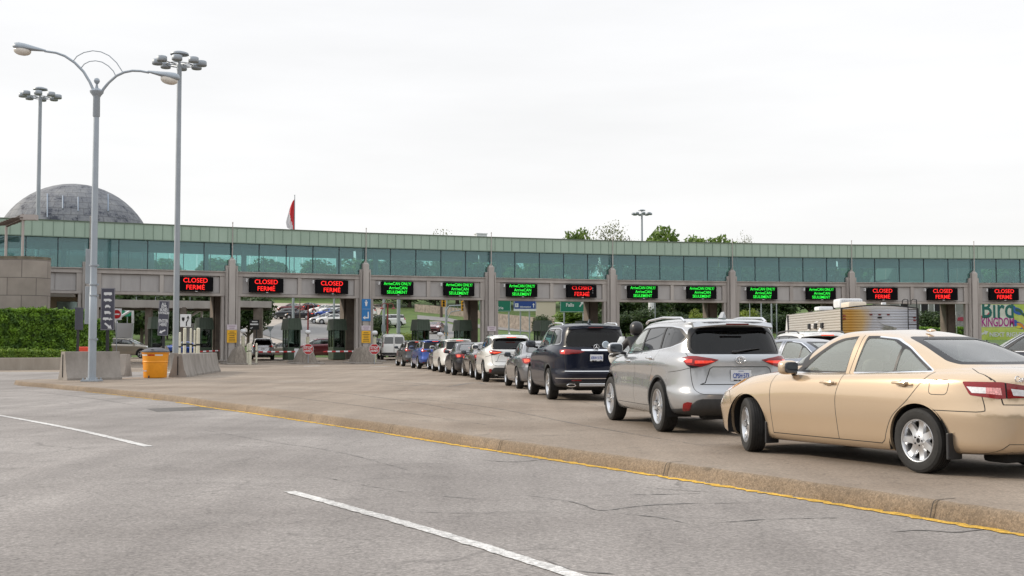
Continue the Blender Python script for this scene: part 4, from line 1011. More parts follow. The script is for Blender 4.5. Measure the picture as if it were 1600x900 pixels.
def hedge(nm, label, x0, y0, x1, y1, dep, z0, z1, m_, n, leaf, seed):
    rg = np.random.default_rng(seed); L = math.hypot(x1 - x0, y1 - y0); ux, uy = (x1 - x0) / L, (y1 - y0) / L; nx, ny = uy, -ux
    t = thing(nm, label, 'hedge', (x0, y0, 0), math.atan2(uy, ux)); W = L
    s = rg.uniform(0, W, n); face = rg.uniform(0, 1, n); bump = lambda s, z: .07 * np.sin(s * 1.3 + seed) + .05 * np.sin(s * 3.7) * np.cos(z * 3.1) + .03 * np.cos(z * 7 + s * 5)
    z = rg.uniform(z0, z1, n); P = np.stack([s, -dep * 0 + bump(s, z) - dep / 2 + rg.normal(0, .07, n), z], 1); N0 = np.tile([0, -1., .35], (n, 1))
    top = face > .68; P[top] = np.stack([s[top], rg.uniform(-dep / 2, dep / 2, top.sum()), z1 + .8 * bump(s[top], s[top] * .7) + rg.normal(0, .06, top.sum())], 1); N0[top] = [0, 0, 1]
    e1 = (face > .60) & ~top; P[e1] = np.stack([W + .5 * bump(z[e1], z[e1]) + rg.normal(0, .06, e1.sum()), rg.uniform(-dep / 2, dep / 2, e1.sum()), z[e1]], 1); N0[e1] = [1, 0, .2]
    ed = np.clip((P[:, 2] - (z1 - .5)) / .5, 0, 1); P[~top, 1] += (ed[~top]**2) * .22 * dep / 2
    link('foliage', leaves_mesh('foliage', P, N0, leaf, rg, .5), m_, t)
    m = MB(); m.box((W / 2, 0, (z0 + z1) / 2 - .05), (W - .25, dep - .25, z1 - z0 - .1), ch=.2); m.build('branches', M_LEAFD, t); return t
pA, pB = at(-60, 541, 71.5), at(132, 541, 75)
hedge('tall_hedge', 'tall clipped dark green hedge in front of the stone wall at left', pA.x, pA.y, pB.x, pB.y, 2.2, .35, 3.42, M_HEDGE, 26000, .085, 3)
pA, pB = at(95, 541, 78), at(164, 541, 80.5)
hedge('tall_hedge', 'shorter hedge end behind the two-arm lamp post', pA.x, pA.y, pB.x, pB.y, 1.6, .0, 2.9, M_HEDGE, 9000, .085, 5)
pA, pB = at(-60, 541, 65.5), at(103, 541, 68)
hedge('low_hedge', 'low bright green hedge strip on the concrete planter wall', pA.x, pA.y, pB.x, pB.y, .9, .45, .98, M_HEDGL, 9000, .06, 4)
# planter wall
pA, pB = at(-80, 541, 63.2), at(106, 541, 66)
def wall_run(nm, label, cat, a, b, th, z0, z1, m_, cap=None, ch=.03):
    L = (b - a).length; t = thing(nm, label, cat, (a.x, a.y, 0), math.atan2(b.y - a.y, b.x - a.x)); m = MB(); m.box((L / 2, th / 2, (z0 + z1) / 2), (L, th, z1 - z0), ch=ch); m.build('wall', m_, t); return t
wall_run('planter_wall', 'long low concrete planter wall under the low hedge', 'low wall', pA, pB, .3, -.02, .66, mat('stained planter concrete', (.30, .26, .215), .85, col2=(.40, .355, .30), scale=1.6, bump=.2, stretch=(1, 1, .3)))
# ---------------------------------------------------------------- stone block at the left end with its trellis
sb = thing('stone_building', 'curved corner stone block building behind the tall hedge at far left', 'building', (0, 0, 0))
def block_mat():
    m, nt, p = new_mat('ashlar stone'); N = nt.nodes.new; L = nt.links.new; tc = N('ShaderNodeTexCoord'); uv = N('ShaderNodeUVMap'); b = N('ShaderNodeTexBrick'); L(uv.outputs[0], b.inputs['Vector'])
    b.inputs['Scale'].default_value = 1; b.inputs['Brick Width'].default_value = 1.75; b.inputs['Row Height'].default_value = 1.12; b.inputs['Mortar Size'].default_value = .022; b.inputs['Color1'].default_value = (.34, .30, .265, 1); b.inputs['Color2'].default_value = (.27, .235, .205, 1); b.inputs['Mortar'].default_value = (.13, .11, .10, 1)
    n = N('ShaderNodeTexNoise'); n.inputs['Scale'].default_value = 1.3; n.inputs['Detail'].default_value = 8; L(tc.outputs['Object'], n.inputs['Vector']); mr = N('ShaderNodeMapRange'); mr.inputs[3].default_value = .72; mr.inputs[4].default_value = 1.25; L(n.outputs[0], mr.inputs[0])
    v = N('ShaderNodeVectorMath'); v.operation = 'SCALE'; L(b.outputs[0], v.inputs[0]); L(mr.outputs[0], v.inputs['Scale']); L(v.outputs[0], p.inputs['Base Color']); setp(p, rough=.85); MATS['ashlar stone'] = m; return m
M_ASH = block_mat()
pts = []; cR = at(79, 450, 77); r_ = 1.6; zt = 6.88
for q in range(13): a = -math.pi / 2 + math.pi / 2 * q / 12; pts.append((cR.x - r_ + r_ * math.cos(a), 77 + r_ * math.sin(a)))
pts = [(-60, 70.5)] + [(-44.0, 74.6)] + pts + [(cR.x - 2.6, 83)]
def wallstrip(mb_pts, z0, z1, name, m_, parent):
    s = 0; vs = []; uvs = []; 
    for i, (x, y) in enumerate(mb_pts):
        if i: s += math.hypot(x - mb_pts[i - 1][0], y - mb_pts[i - 1][1])
        vs += [(x, y, z0), (x, y, z1)]; uvs += [(s, z0), (s, z1)]
    fs = [(2 * i, 2 * i + 2, 2 * i + 3, 2 * i + 1) for i in range(len(mb_pts) - 1)]
    me = bpy.data.meshes.new(name); me.from_pydata(vs, [], fs); u = me.uv_layers.new(name='UVMap')
    for lp in me.loops: u.data[lp.index].uv = uvs[lp.vertex_index]
    return link(name, me, m_, parent)
wallstrip(pts, 0, zt - .12, 'wall', M_ASH, sb)
m = MB(); cp_ = [(x, y) for x, y in pts] + [(-60, 84)]; m.prism(cp_, zt - .12, zt + .06); m.build('coping', mat('mossy coping', (.16, .14, .10), .9, var=.3, scale=2), sb)
tr = thing('roof_trellis', 'weathered metal trellis frame on posts on top of the stone block', 'trellis', (0, 0, 0))
pl = [at(9, 400, 78), at(35, 402, 77.5)]
for p, tz in ((pl[0], at(9, 354, 78).z), (pl[1], at(35, 342, 77.5).z)):
    m = MB(); m.cyl((p.x, p.y, zt + .05), (p.x, p.y, tz), .085, n=10); m.build('post', mat('pale weathered post', (.40, .36, .34), .7), tr)
M_RUST = mat('rusty steel', (.10, .075, .06), .8, var=.3, scale=3)
za = at(35, 342, 77.5).z; m = MB()
for q in range(9):
    t_ = q / 8; x = pl[0].x - .1 + (pl[1].x - pl[0].x + .2) * t_; y = 78 - .5 * t_; z = at(9, 354, 78).z + (za - at(9, 354, 78).z) * t_
    m.tube([(x - .5, y - .9, z - .05), (x, y, z + .1), (x + .35, y + .8, z + .25)], .035, 6)
m.tube([(pl[0].x, 78, at(9, 354, 78).z), (pl[1].x, 77.5, za)], .07, 6); m.tube([(pl[0].x, 78, at(9, 354, 78).z + .3), (pl[1].x, 77.5, za + .3)], .04, 6); m.build('lattice', M_RUST, tr)
m = MB(); m.box((pl[1].x + .35, 77.6, za + .1), (1.0, .5, .34)); m.build('beam_end', mat('pale weathered post', (.4, .36, .34), .7), tr)
cw = wall_run('link_wall', 'cream wall with a mirrored window between the stone block and the toll plaza', 'wall', at(70, 541, 90), at(128, 541, 91.5), .4, 0, 5.0, mat('cream wall', (.42, .36, .25), .8, var=.12, scale=1))
m = MB(); m.box((1.55, -.03, 4.1), (1.5, .04, 1.1)); m.build('window', mat('mirrored pane', (.25, .35, .33), .15, var=.5, scale=1.2, metal=.3), cw)
# ---------------------------------------------------------------- dome far behind
def dome_mat():
    m, nt, p = new_mat('weathered dome'); N = nt.nodes.new; L = nt.links.new; tc = N('ShaderNodeTexCoord')
    n = N('ShaderNodeTexNoise'); n.inputs['Scale'].default_value = .30; n.inputs['Detail'].default_value = 12; n.inputs['Roughness'].default_value = .82; L(tc.outputs['Object'], n.inputs['Vector'])
    r = N('ShaderNodeValToRGB'); el = r.color_ramp.elements; el[0].position = .42; el[0].color = (.04, .045, .062, 1); el[1].position = .60; el[1].color = (.245, .25, .255, 1); q = el.new(.46); q.color = (.15, .158, .175, 1)
    L(n.outputs[0], r.inputs[0]); b = N('ShaderNodeTexBrick'); b.inputs['Scale'].default_value = 1; b.inputs['Brick Width'].default_value = 1.9; b.inputs['Row Height'].default_value = 1.15; b.inputs['Mortar Size'].default_value = .06; b.inputs['Color1'].default_value = (1, 1, 1, 1); b.inputs['Color2'].default_value = (.88, .88, .9, 1); b.inputs['Mortar'].default_value = (.45, .45, .45, 1)
    uv = N('ShaderNodeUVMap'); L(uv.outputs[0], b.inputs['Vector']); mx = N('ShaderNodeMixRGB'); mx.blend_type = 'MULTIPLY'; mx.inputs[0].default_value = .75; L(r.outputs[0], mx.inputs[1]); L(b.outputs[0], mx.inputs[2]); L(mx.outputs[0], p.inputs['Base Color']); setp(p, rough=.8); return m
dY = 165; sc_ = dY / 1880.; dc = Vector(((114 - 800) * sc_, dY, 1.28 + (541 - 408) * sc_)); dr = 121 * sc_
dm = thing('dome_building', 'large weathered stone dome rising behind the left end of the walkway', 'dome', (dc.x, dc.y, 0))
NS, NR = 48, 16; vs = []; uvs = []; fs = []
for i in range(NR + 1):
    a = math.pi / 2 * i / NR
    for j in range(NS + 1):
        b = 2 * math.pi * j / NS; vs.append((dr * math.cos(a) * math.cos(b), dr * math.cos(a) * math.sin(b), dc.z + dr * math.sin(a))); uvs.append((dr * b, dr * a))
fs = [(i * (NS + 1) + j, i * (NS + 1) + j + 1, (i + 1) * (NS + 1) + j + 1, (i + 1) * (NS + 1) + j) for i in range(NR) for j in range(NS)]
me = bpy.data.meshes.new('dome_shell'); me.from_pydata(vs, [], fs); u = me.uv_layers.new(name='UVMap')
for lp in me.loops: u.data[lp.index].uv = uvs[lp.vertex_index]
link('dome_shell', me, dome_mat(), dm, True, 60)
m = MB(); m.cyl((0, 0, 0), (0, 0, dc.z + .01), dr * 1.0, n=48, cap=False); m.build('drum', M_ASH, dm)
M_FROST = mat('pale repair strip', (.24, .29, .36), .6)
for px, y0, y1 in ((74, 303, 340), (98, 306, 326), (122, 308, 330), (169, 304, 330)):
    m = MB(); pp = []
    for q in range(6):
        d = ray(px, y0 + (y1 - y0) * q / 5); o = Vector((0, 0, CAM_H)); A_ = d.dot(d); B_ = 2 * d.dot(o - dc); C_ = (o - dc).dot(o - dc) - (dr + .05)**2; D_ = B_ * B_ - 4 * A_ * C_
        if D_ > 0: pp.append(o + d * ((-B_ - math.sqrt(D_)) / 2 / A_) - Vector((dc.x, dc.y, 0)))
    if len(pp) > 2: m.tube(pp, .09, 5); m.build('repair_strip', M_FROST, dm)
# ---------------------------------------------------------------- lamps
pb = atz(143.5, 596, 0); H0 = at(149, 131, pb.y).z; px_m = pb.y / 1880
dl = thing('street_lamp', 'tall grey two-arm street lamp standing on the kerb island at left', 'street lamp', (pb.x, pb.y, 0))
hp = at(150, 150, pb.y).z
m = MB(); m.box((0, 0, .03), (.62, .62, .06), ch=.01)
for a in (-1, 1):
    for b in (-1, 1): m.cyl((a * .24, b * .24, .06), (a * .24, b * .24, .13), .03, n=6)
m.cyl((0, 0, .06), (0, 0, .14), .2, n=12); m.build('base_plate', M_LAMP, dl)
m = MB(); m.lathe([(.15, .06), (.148, 2.0), (.145, 3.1), (.135, 3.12), (.125, 4.0), (.105, hp - .8), (.10, hp - .75)], 10); m.build('pole', M_LAMP, dl, smooth=True, angle=50)
for z in (1.5, 3.1, 3.5, 4.2):
    m = MB(); m.lathe([(.13, z), (.158, z + .01), (.158, z + .05), (.13, z + .06)], 12); m.box((.17, -.05, z + .03), (.08, .05, .07)); m.build('clamp', M_GALV, dl)
m = MB(); m.lathe([(.11, hp - .78), (.13, hp - .75), (.125, hp - .05), (.16, hp + .02), (.24, hp + .12), (.25, hp + .18), (.18, hp + .24), (.06, hp + .30), (.035, hp + .42), (.06, hp + .48)], 14); m.build('collar', M_LAMP, dl, smooth=True)
m = MB(); m.lathe([(0, hp + .44), (.08, hp + .48), (.11, hp + .56), (.08, hp + .64), (0, hp + .68)], 14); m.build('finial', M_LAMP, dl, smooth=True)
zz = lambda py: at(150, py, pb.y).z; xx = lambda px: (px - 149.3) * px_m
arms = {'l': [(147, 146), (144, 141), (138, 128), (128, 112), (114, 98), (98, 87.5), (84, 82.5), (66, 80)], 'r': [(155.5, 147), (160, 139), (168, 129), (180, 118.5), (192, 113), (205, 110.5), (218, 111), (231, 113.5)]}
for k_, l in arms.items():
    m = MB(); m.tube([(xx(a), 0, zz(b)) for a, b in l], [.055, .055, .052, .05, .047, .045, .042, .04], 8); m.build('arm', M_LAMP, dl, smooth=True)
for l in ([(111, 96), (117, 88), (128, 82), (142, 79.3), (155, 81), (168, 87), (180, 98), (190, 113)], [(123.5, 107), (129, 100), (137, 96), (147, 95), (157, 97), (167, 103), (175, 111), (179, 119)]):
    m = MB(); m.tube([(xx(a), 0, zz(b)) for a, b in l], .018, 6); m.build('scroll', M_LAMP, dl, smooth=True)
def head(x, z, s_, tilt):
    T = TR(x, 0, z) @ Matrix.Rotation(tilt, 4, 'Y') @ Matrix.Diagonal((s_, 1, 1, 1)); m = MB(); vs = []; K_ = 12
    pr_ = [(0, .05, .05), (.18, .09, .08), (.45, .15, .12), (.75, .19, .17), (1.0, .20, .19), (1.14, .16, .16), (1.21, .06, .05)]
    for q, (u, w, h) in enumerate(pr_):
        for j in range(K_): a = 2 * math.pi * j / K_; vs.append((u, w * math.cos(a), h * math.sin(a) * (1 if math.sin(a) > 0 else .45) + .02))
    fs = [(q * K_ + j, q * K_ + (j + 1) % K_, (q + 1) * K_ + (j + 1) % K_, (q + 1) * K_ + j) for q in range(len(pr_) - 1) for j in range(K_)] + [tuple(range(K_))[::-1], tuple((len(pr_) - 1) * K_ + j for j in range(K_))]
    m.add(vs, fs, T); h = m.build('luminaire', M_LAMP, dl, smooth=True, angle=50)
    m = MB(); blob(m, (.84, 0, -.09), (.66, .36, .36), T, n=2.1, k=9); m.build('refractor', mat('lamp glass bowl', (.62, .57, .50), .12, var=.12, scale=8, coat=1.0), h, smooth=True)
head(xx(67), zz(80.5), -1, R(8)); head(xx(229), zz(113), 1, R(13))
def high_mast(px, Y, top, label, zb=0):
    p = at(px, 541, Y); zt = at(px, top, Y).z; t = thing('high_mast', label, 'light mast', (p.x, p.y, zb), px * .1, 'tall area light masts'); h = zt - zb
    m = MB(); m.lathe([(.19, 0), (.17, h * .35), (.168, h * .36), (.15, h * .68), (.148, h * .69), (.135, h - .8)], 12); m.build('pole', M_GALV, t, smooth=True, angle=60)
    m = MB(); m.box((0, 0, .02), (.8, .8, .05)); m.prism([(-.22, -.22), (.22, -.22), (.22, .22), (-.22, .22)], .04, .75); m.build('base', mat('blue grey casting', (.26, .32, .38), .5), t)
    m = MB(); m.lathe([(0, h), (.28, h - .03), (.52, h - .12), (.55, h - .22), (.45, h - .24), (.2, h - .28), (0, h - .28)], 16); m.cyl((0, 0, h - .9), (0, 0, h - .2), .08); m.m(0)
    m.tube([(.75 * math.cos(a), .75 * math.sin(a), h - .82) for a in [i * math.pi / 8 for i in range(16)]], .03, 5, True); m.build('head_frame', M_GALV, t, smooth=True)
    for q in range(8):
        a = q * math.pi / 4 + .2; c = (1.28 * math.cos(a), 1.28 * math.sin(a)); m = MB()
        m.lathe([(.0, h - .50), (.25, h - .52), (.30, h - .56), (.31, h - .80), (.27, h - .84), (0, h - .85)], 14, TR(c[0], c[1], -.02)); m.cyl((.2 * math.cos(a), .2 * math.sin(a), h - .82), (c[0], c[1], h - .78), .03, n=6); m.build('floodlight', M_GALV, t, smooth=True, angle=50)
    return t
high_mast(274.5, 71, 80, 'tall light mast standing behind the concrete barrier with a ring of floodlights')
high_mast(55.5, 93, 136, 'light mast rising behind the roof in front of the dome', 0)
p = at(1004, 541, 182); high_mast(1004, 182, 327, 'distant light mast above the roof between green tree tops', HZ(0, 182))
# flag
pf = at(458.5, 541, 150); t = thing('flagpole', 'slim flagpole rising behind the roof with a limp red and white flag', 'flag', (pf.x, 150, HZ(0, 150)))
h = at(459, 306, 150).z - HZ(0, 150); m = MB(); m.cyl((0, 0, 0), (0, 0, h), .09, .05, 8); m.lathe([(0, h + .16), (.09, h + .08), (0, h)], 8); m.build('pole', M_GALV, t)
m = MB(); nz, nx = 24, 10; H1 = at(459, 311, 150).z - HZ(0, 150); H2 = at(459, 361, 150).z - HZ(0, 150); cols = []
for i in range(nz + 1):
    v_ = i / nz
    for j in range(nx + 1):
        u_ = j / nx; w = .20 + 1.0 * v_**.7 * (1.0 if v_ < .8 else 1 - (v_ - .8) * 1.5); m.v.append((-u_ * w, .12 * math.sin(u_ * 14 + v_ * 3) * (.3 + v_), H1 + (H2 - H1) * (v_ * (1 - .10 * u_)) - .2 * u_ * (1 - v_)))
for i in range(nz):
    for j in range(nx): 
        u_, v_ = j / nx, i / nz; m.f.append((i * (nx + 1) + j, i * (nx + 1) + j + 1, (i + 1) * (nx + 1) + j + 1, (i + 1) * (nx + 1) + j)); m.mi.append(1 if (v_ - .60) + (u_ - .5) * .7 > 0 and u_ > .12 and v_ < .97 else 0)
me = bpy.data.meshes.new('flag_cloth'); me.from_pydata(m.v, [], m.f); link('flag_cloth', me, [mat('flag red', (.58, .03, .04), .7), mat('flag white', (.72, .70, .72), .7)], t, True, 80, m.mi)
# ---------------------------------------------------------------- barriers, bin, signs at the left
def jersey(a, b, label, h=.96, w=.36, grp='concrete traffic barriers'):
    L = (b - a).length; t = thing('concrete_barrier', label, 'barrier', (a.x, a.y, a.z), math.atan2(b.y - a.y, b.x - a.x), grp)
    pr_ = [(-w, 0), (-w, .08), (-w * .70, .34), (-w * .42, h - .02), (-w * .38, h), (w * .38, h), (w * .42, h - .02), (w * .70, .34), (w, .08), (w, 0)]
    vs = []; n = max(2, int(L / .25)); g = random.Random(int(L * 100))
    for i in range(n + 1):
        for y, z in pr_: vs.append((L * i / n, y + g.uniform(-.004, .004), z + g.uniform(-.003, .003)))
    k_ = len(pr_); fs = [(i * k_ + j, (i + 1) * k_ + j, (i + 1) * k_ + j + 1, i * k_ + j + 1) for i in range(n) for j in range(k_ - 1)] + [tuple(range(k_)), tuple(n * k_ + j for j in range(k_))]
    m = MB(); m.add(vs, fs); m.build('body', M_CONC, t, smooth=True, angle=20); m = MB(); m.box((-.012, 0, h / 2), (.02, .035, h * .8)); m.build('joint_slot', M_DARK, t); return t
jersey(Vector((-16.95, 45.5, 0)), Vector((-15.35, 46.9, 0)), 'short concrete barrier right behind the two-arm lamp post', 1.08, .46)
jersey(Vector((-18.2, 51.2, 0)), Vector((-16.2, 50.9, 0)), 'concrete barrier end half hidden behind the lamp barrier', .95)
jersey(Vector((-13.75, 49.6, 0)), Vector((-15.0, 60.6, 0)), 'long concrete barrier running back from the yellow bin')
jersey(Vector((-17.2, 60.5, 0)), Vector((-15.2, 61.4, 0)), 'concrete barrier at the foot of the tall light mast', .95)
tb = thing('salt_bin', 'round yellow orange salt bin with a grey domed lid beside the long barrier', 'bin', (-14.35, 48.5, 0))
m = MB(); m.lathe([(.0, .02), (.44, .02), (.455, .05), (.485, .62), (.50, .64), (.50, .67), (.49, .69), (.515, .98), (.54, 1.0), (.54, 1.05), (.50, 1.05)], 40); m.build('tub', mat('yellow orange plastic', (.80, .31, .012), .45, var=.06, scale=5), tb, smooth=True, angle=30)
m = MB(); m.lathe([(.56, 1.04), (.56, 1.075), (.50, 1.12), (.36, 1.18), (.18, 1.215), (0, 1.225)], 40); m.box((0, 0, 1.22), (.28, .06, .03), ch=.01); m.box((0, -.4, 1.14), (.1, .16, .05), ch=.01); m.build('lid', mat('dark grey lid', (.07, .07, .08), .5, var=.3, scale=8), tb, smooth=True, angle=30)
m = MB(); 
for a0, a1, c in ((-155, -112, 0), (-108, -78, 1), (-75, -40, 0)):
    m.m(c); n = 8; vs = []
    for i in range(n + 1): a = R(a0 + (a1 - a0) * i / n); vs += [(.508 * math.cos(a), .508 * math.sin(a), .90), (.516 * math.cos(a), .516 * math.sin(a), .955)]
    m.add(vs, [(2 * i, 2 * i + 2, 2 * i + 3, 2 * i + 1) for i in range(n)])
m.build('reflective_band', [M_WHITE, M_RED], tb)
m = MB(); m.box((-.27, -.40, .30), (.24, .02, .045), TR(0, 0, 0)); m.build('sticker', M_WHITE, tb); m = MB(); m.box((-.12, -.45, .06), (.05, .03, .1)); m.build('latch', M_RUST, tb)
M_SGREY = mat('slate grey sign sheet', (.060, .060, .085), .5); M_SPOST = mat('black sign post', (.02, .02, .022), .5)
def slab_sign(nm, label, x, y, z0, z1, w, rz, zpost, marks, m_=M_SGREY, border=True, cat='sign', tiltz=0):
    t = thing(nm, label, cat, (x, y, 0), rz); m = MB(); c = (z0 + z1) / 2; T = TR(0, 0, c) @ Matrix.Rotation(tiltz, 4, 'Y')
    m.box((0, 0, 0), (w, .03, z1 - z0), T, ch=.01); m.build('panel', m_, t)
    if border:
        m = MB(); hw, hh = w / 2 - .02, (z1 - z0) / 2 - .02
        for a in (-1, 1): m.box((a * hw, -.018, 0), (.015, .006, 2 * hh), T); m.box((0, -.018, a * hh), (2 * hw, .006, .015), T)
        m.build('border', mat('sign grey line', (.32, .32, .34), .5), t)
    if zpost is not None: m = MB(); m.box((0, .03, (zpost + z0) / 2 + .2), (.12, .05, z0 - zpost + .4)); m.build('post', M_SPOST, t)
    marks(t, T @ TR(0, -.021, 0), z1 - z0); return t
def veh(m, x, z, kind, s, T):
    Q = T @ TR(x, 0, z) @ FACE_Y; P_ = lambda l: m.prism([(a * s, b * s) for a, b in l], 0, .004, Q)
    if kind == 'bus': P_([(-.5, -.14), (.5, -.14), (.5, .10), (.44, .2), (-.46, .2), (-.5, .15)])
    if kind == 'truck': P_([(-.5, -.12), (.5, -.12), (.5, .0), (.3, .14), (.2, .18), (-.5, .16)])
    if kind == 'car': P_([(-.34, -.12), (.34, -.12), (.34, .02), (.22, .05), (.12, .2), (-.2, .2), (-.3, .05), (-.34, .02)])
    if kind == 'van': P_([(-.4, -.14), (.42, -.14), (.42, .02), (.28, .06), (.22, .2), (-.4, .2)])
    if kind == 'camper': P_([(-.58, -.12), (.6, -.12), (.6, .0), (.42, .04), (.34, .2), (.3, .2), (.26, .02), (.14, .02), (.12, .18), (-.52, .18), (-.58, .1)])
    for a in (-.26, .26): m.cyl(Q @ Vector((a * s, -.15 * s, 0)), Q @ Vector((a * s, -.15 * s, .004)), .07 * s, n=10)
def arr(m, x, z, ang, s, T):
    Q = T @ TR(x, 0, z) @ FACE_Y @ Matrix.Rotation(ang, 4, 'Z'); m.prism([(-.5 * s, -.1 * s), (.1 * s, -.1 * s), (.1 * s, -.26 * s), (.5 * s, 0), (.1 * s, .26 * s), (.1 * s, .1 * s), (-.5 * s, .1 * s)], 0, .005, Q)
def marks1(t, T, H):
    for q, kd in enumerate(('bus', 'truck', 'car', 'van', 'camper')): m = MB(); veh(m, 0, H * (.36 - .148 * q), kd, .30, T); m.build('pictogram', M_WHITE, t)
    m = MB(); arr(m, .03, -H * .40, R(-40), .34, T); m.build('arrow', M_WHITE, t)
def marks2(t, T, H):
    for q, l in enumerate(('ALL', "RV'S", 'BUSES', 'TOWTRAILERS')): text('lettering', l, .19 if q < 3 else .13, M_WHITE, t, T @ TR(0, 0, H * (.40 - .085 * q)) @ FACE_Y, bold=.004, xscale=.72 if q < 3 else .62, depth=.002)
    for q, l in enumerate(('ENTER', 'HERE')): text('lettering', l, .21, M_WHITE, t, T @ TR(0, 0, -H * (.08 + .105 * q)) @ FACE_Y, bold=.004, xscale=.72, depth=.002)
    m = MB(); arr(m, -.03, -H * .38, R(205), .32, T); m.build('arrow', M_WHITE, t)
p = at(167.5, 541, 46.6); slab_sign('vehicle_sign', 'slate grey sign with white vehicle pictograms and arrow next to the lamp pole', p.x, p.y, at(168, 516, 46.6).z, at(168, 450, 46.6).z, .53, R(8), 1.05, marks1)
p = at(255, 541, 56); slab_sign('lane_direction_sign', 'slate grey sign lettered ENTER HERE above the yellow bin', p.x, p.y, at(255, 524.5, 56).z, at(255, 470, 56).z, .50, R(-5), .9, marks2, tiltz=R(2))
p = at(123, 541, 46); t = thing('sign_post', 'dark sign seen edge-on on the barrier left of the lamp pole', 'sign', (p.x, p.y, 0), R(80))
m = MB(); m.box((0, 0, at(123, 498, 46).z), (.55, .04, .86), ch=.01); m.build('panel', M_SGREY, t); m = MB(); m.box((0, .04, 1.4), (.10, .06, 1.3)); m.build('post', M_SPOST, t)
p = at(136, 541, 44.6); t = thing('edge_on_sign', 'pale grey panels clamped behind the lamp pole', 'sign', (p.x, p.y + .3, 0), R(70))
for z0, z1 in ((2.1, 3.5), (3.6, 4.9)): m = MB(); m.box((0, 0, (z0 + z1) / 2), (.6, .04, z1 - z0), ch=.01); m.build('panel', M_GALV, t)
p = at(131, 541, 47.2); t = thing('warning_block', 'orange red plastic block on top of the lamp barrier', 'block', (p.x, p.y, .98)); m = MB(); m.box((0, 0, .16), (.34, .25, .24), ch=.04); m.build('block', mat('orange red plastic', (.72, .07, .03), .5), t); m = MB(); m.box((-.12, 0, .02), (.2, .4, .08), ch=.02); m.build('foot', M_DARK, t)
p = at(289.5, 541, 63); t = thing('keep_right_sign', 'square white sign with black shield and curving arrow behind the cream bollards', 'sign', (p.x, p.y, 0), R(6)); zc = at(289, 501, 63).z
m = MB(); m.box((0, 0, zc), (.56, .03, .66), ch=.02); m.build('panel', M_WHITE, t); m = MB(); m.cyl((0, .04, 0), (0, .04, zc + .3), .03, n=8); m.build('post', M_GALV, t)
Q = TR(0, -.02, zc) @ FACE_Y; m = MB(); m.prism([(-.19, .17), (-.05, .17), (-.05, .04), (-.12, -.05), (-.19, .04)], 0, .004, Q); m.prism([(.02, -.28), (.07, -.28), (.07, -.10), (.15, .04), (.15, .12), (.20, .12), (.125, .28), (.05, .12), (.10, .12), (.10, .05), (.02, -.08)], 0, .004, Q); m.build('symbol', M_GAP, t)
M_CREAM = mat('cream bollard paint', (.62, .60, .48), .5, var=.08, scale=4)
for q, (px, top, Y, r_) in enumerate(((281, 520, 60.5, .055), (288.5, 513.5, 58.5, .075), (298, 514, 61, .05), (309.5, 513.5, 57.0, .08), (304, 517, 62, .045), (390.5, 536.5, 84, .12), (400.8, 537, 85.5, .07), (386.5, 538, 85.2, .05))):
    p = at(px, 541, Y); o = MB(); z = at(px, top, Y).z; o.cyl((0, 0, 0), (0, 0, z), r_, n=12); o.lathe([(r_, z), (r_ * .7, z + .03), (0, z + .04)], 12); t = thing('bollard', ('cream bollard post behind the long barrier by the light mast' if q < 5 else 'cream bollard beside the silver lane SUV'), 'bollard', (p.x, p.y, 0), 0, 'cream bollards by the mast' if q < 5 else 'cream bollards at the lane nose')
    o.build('shaft', M_CREAM, t); m = MB(); m.lathe([(r_ + .003, z * .62), (r_ + .003, z * .66)], 12); m.build('dark_band', M_GAP, t)

# unseen tree line added behind the camera to darken reflections in the car paint
rg = np.random.default_rng(77); n = 9000; X_ = rg.uniform(-110, 110, n); top = 9 + 3 * np.sin(X_ * .11) + 2 * np.sin(X_ * .31 + 1)
Z_ = rg.uniform(0, 1, n)**.8 * top; P = np.stack([X_, -42 + rg.normal(0, 1.0, n) - 1.5 * np.sin(X_ * .5), Z_], 1)
tl = link('added_treeline', leaves_mesh('added_treeline', P, np.tile([0, 1., .3], (n, 1)), .9, rg, .5), M_LEAFD); tl['kind'] = 'stuff'; tl['label'] = 'added leafy tree line behind the camera, unseen, darkening paint reflections'; tl['category'] = 'tree line'
# ---------------------------------------------------------------- rear canopy and things seen through the openings
cn = thing('rear_canopy', 'grey flat canopy on brown columns seen behind the left openings', 'canopy', (0, 0, 0))
def seg(px0, px1, Y0, Y1, z0, z1, th, nm, m_, par):
    a, b = at(px0, 541, Y0), at(px1, 541, Y1); L = (b - a).length; M = TR(a.x, a.y, 0) @ RZ(math.atan2(b.y - a.y, b.x - a.x)); m = MB(); m.box((L / 2, th / 2, (z0 + z1) / 2), (L, th, z1 - z0), M, .02); return m.build(nm, m_, par)
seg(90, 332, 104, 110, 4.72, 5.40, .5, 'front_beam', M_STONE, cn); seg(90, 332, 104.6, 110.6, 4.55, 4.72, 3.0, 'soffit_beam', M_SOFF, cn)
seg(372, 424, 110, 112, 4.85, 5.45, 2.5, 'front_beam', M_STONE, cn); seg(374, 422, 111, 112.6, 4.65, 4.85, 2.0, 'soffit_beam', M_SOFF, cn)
for px, Y, w in ((331.5, 110, .22), (232, 108, .55), (286, 109, .5)):
    p = at(px, 541, Y); m = MB(); m.box((p.x, p.y, 2.4), (w, w, 4.8)); m.build('column', M_STONED if w > .3 else M_STONE, cn)
p = at(403, 541, 111.5); m = MB(); m.box((p.x, p.y, 2.4), (.8, .5, 4.8)); m.build('column', M_STONED, cn)
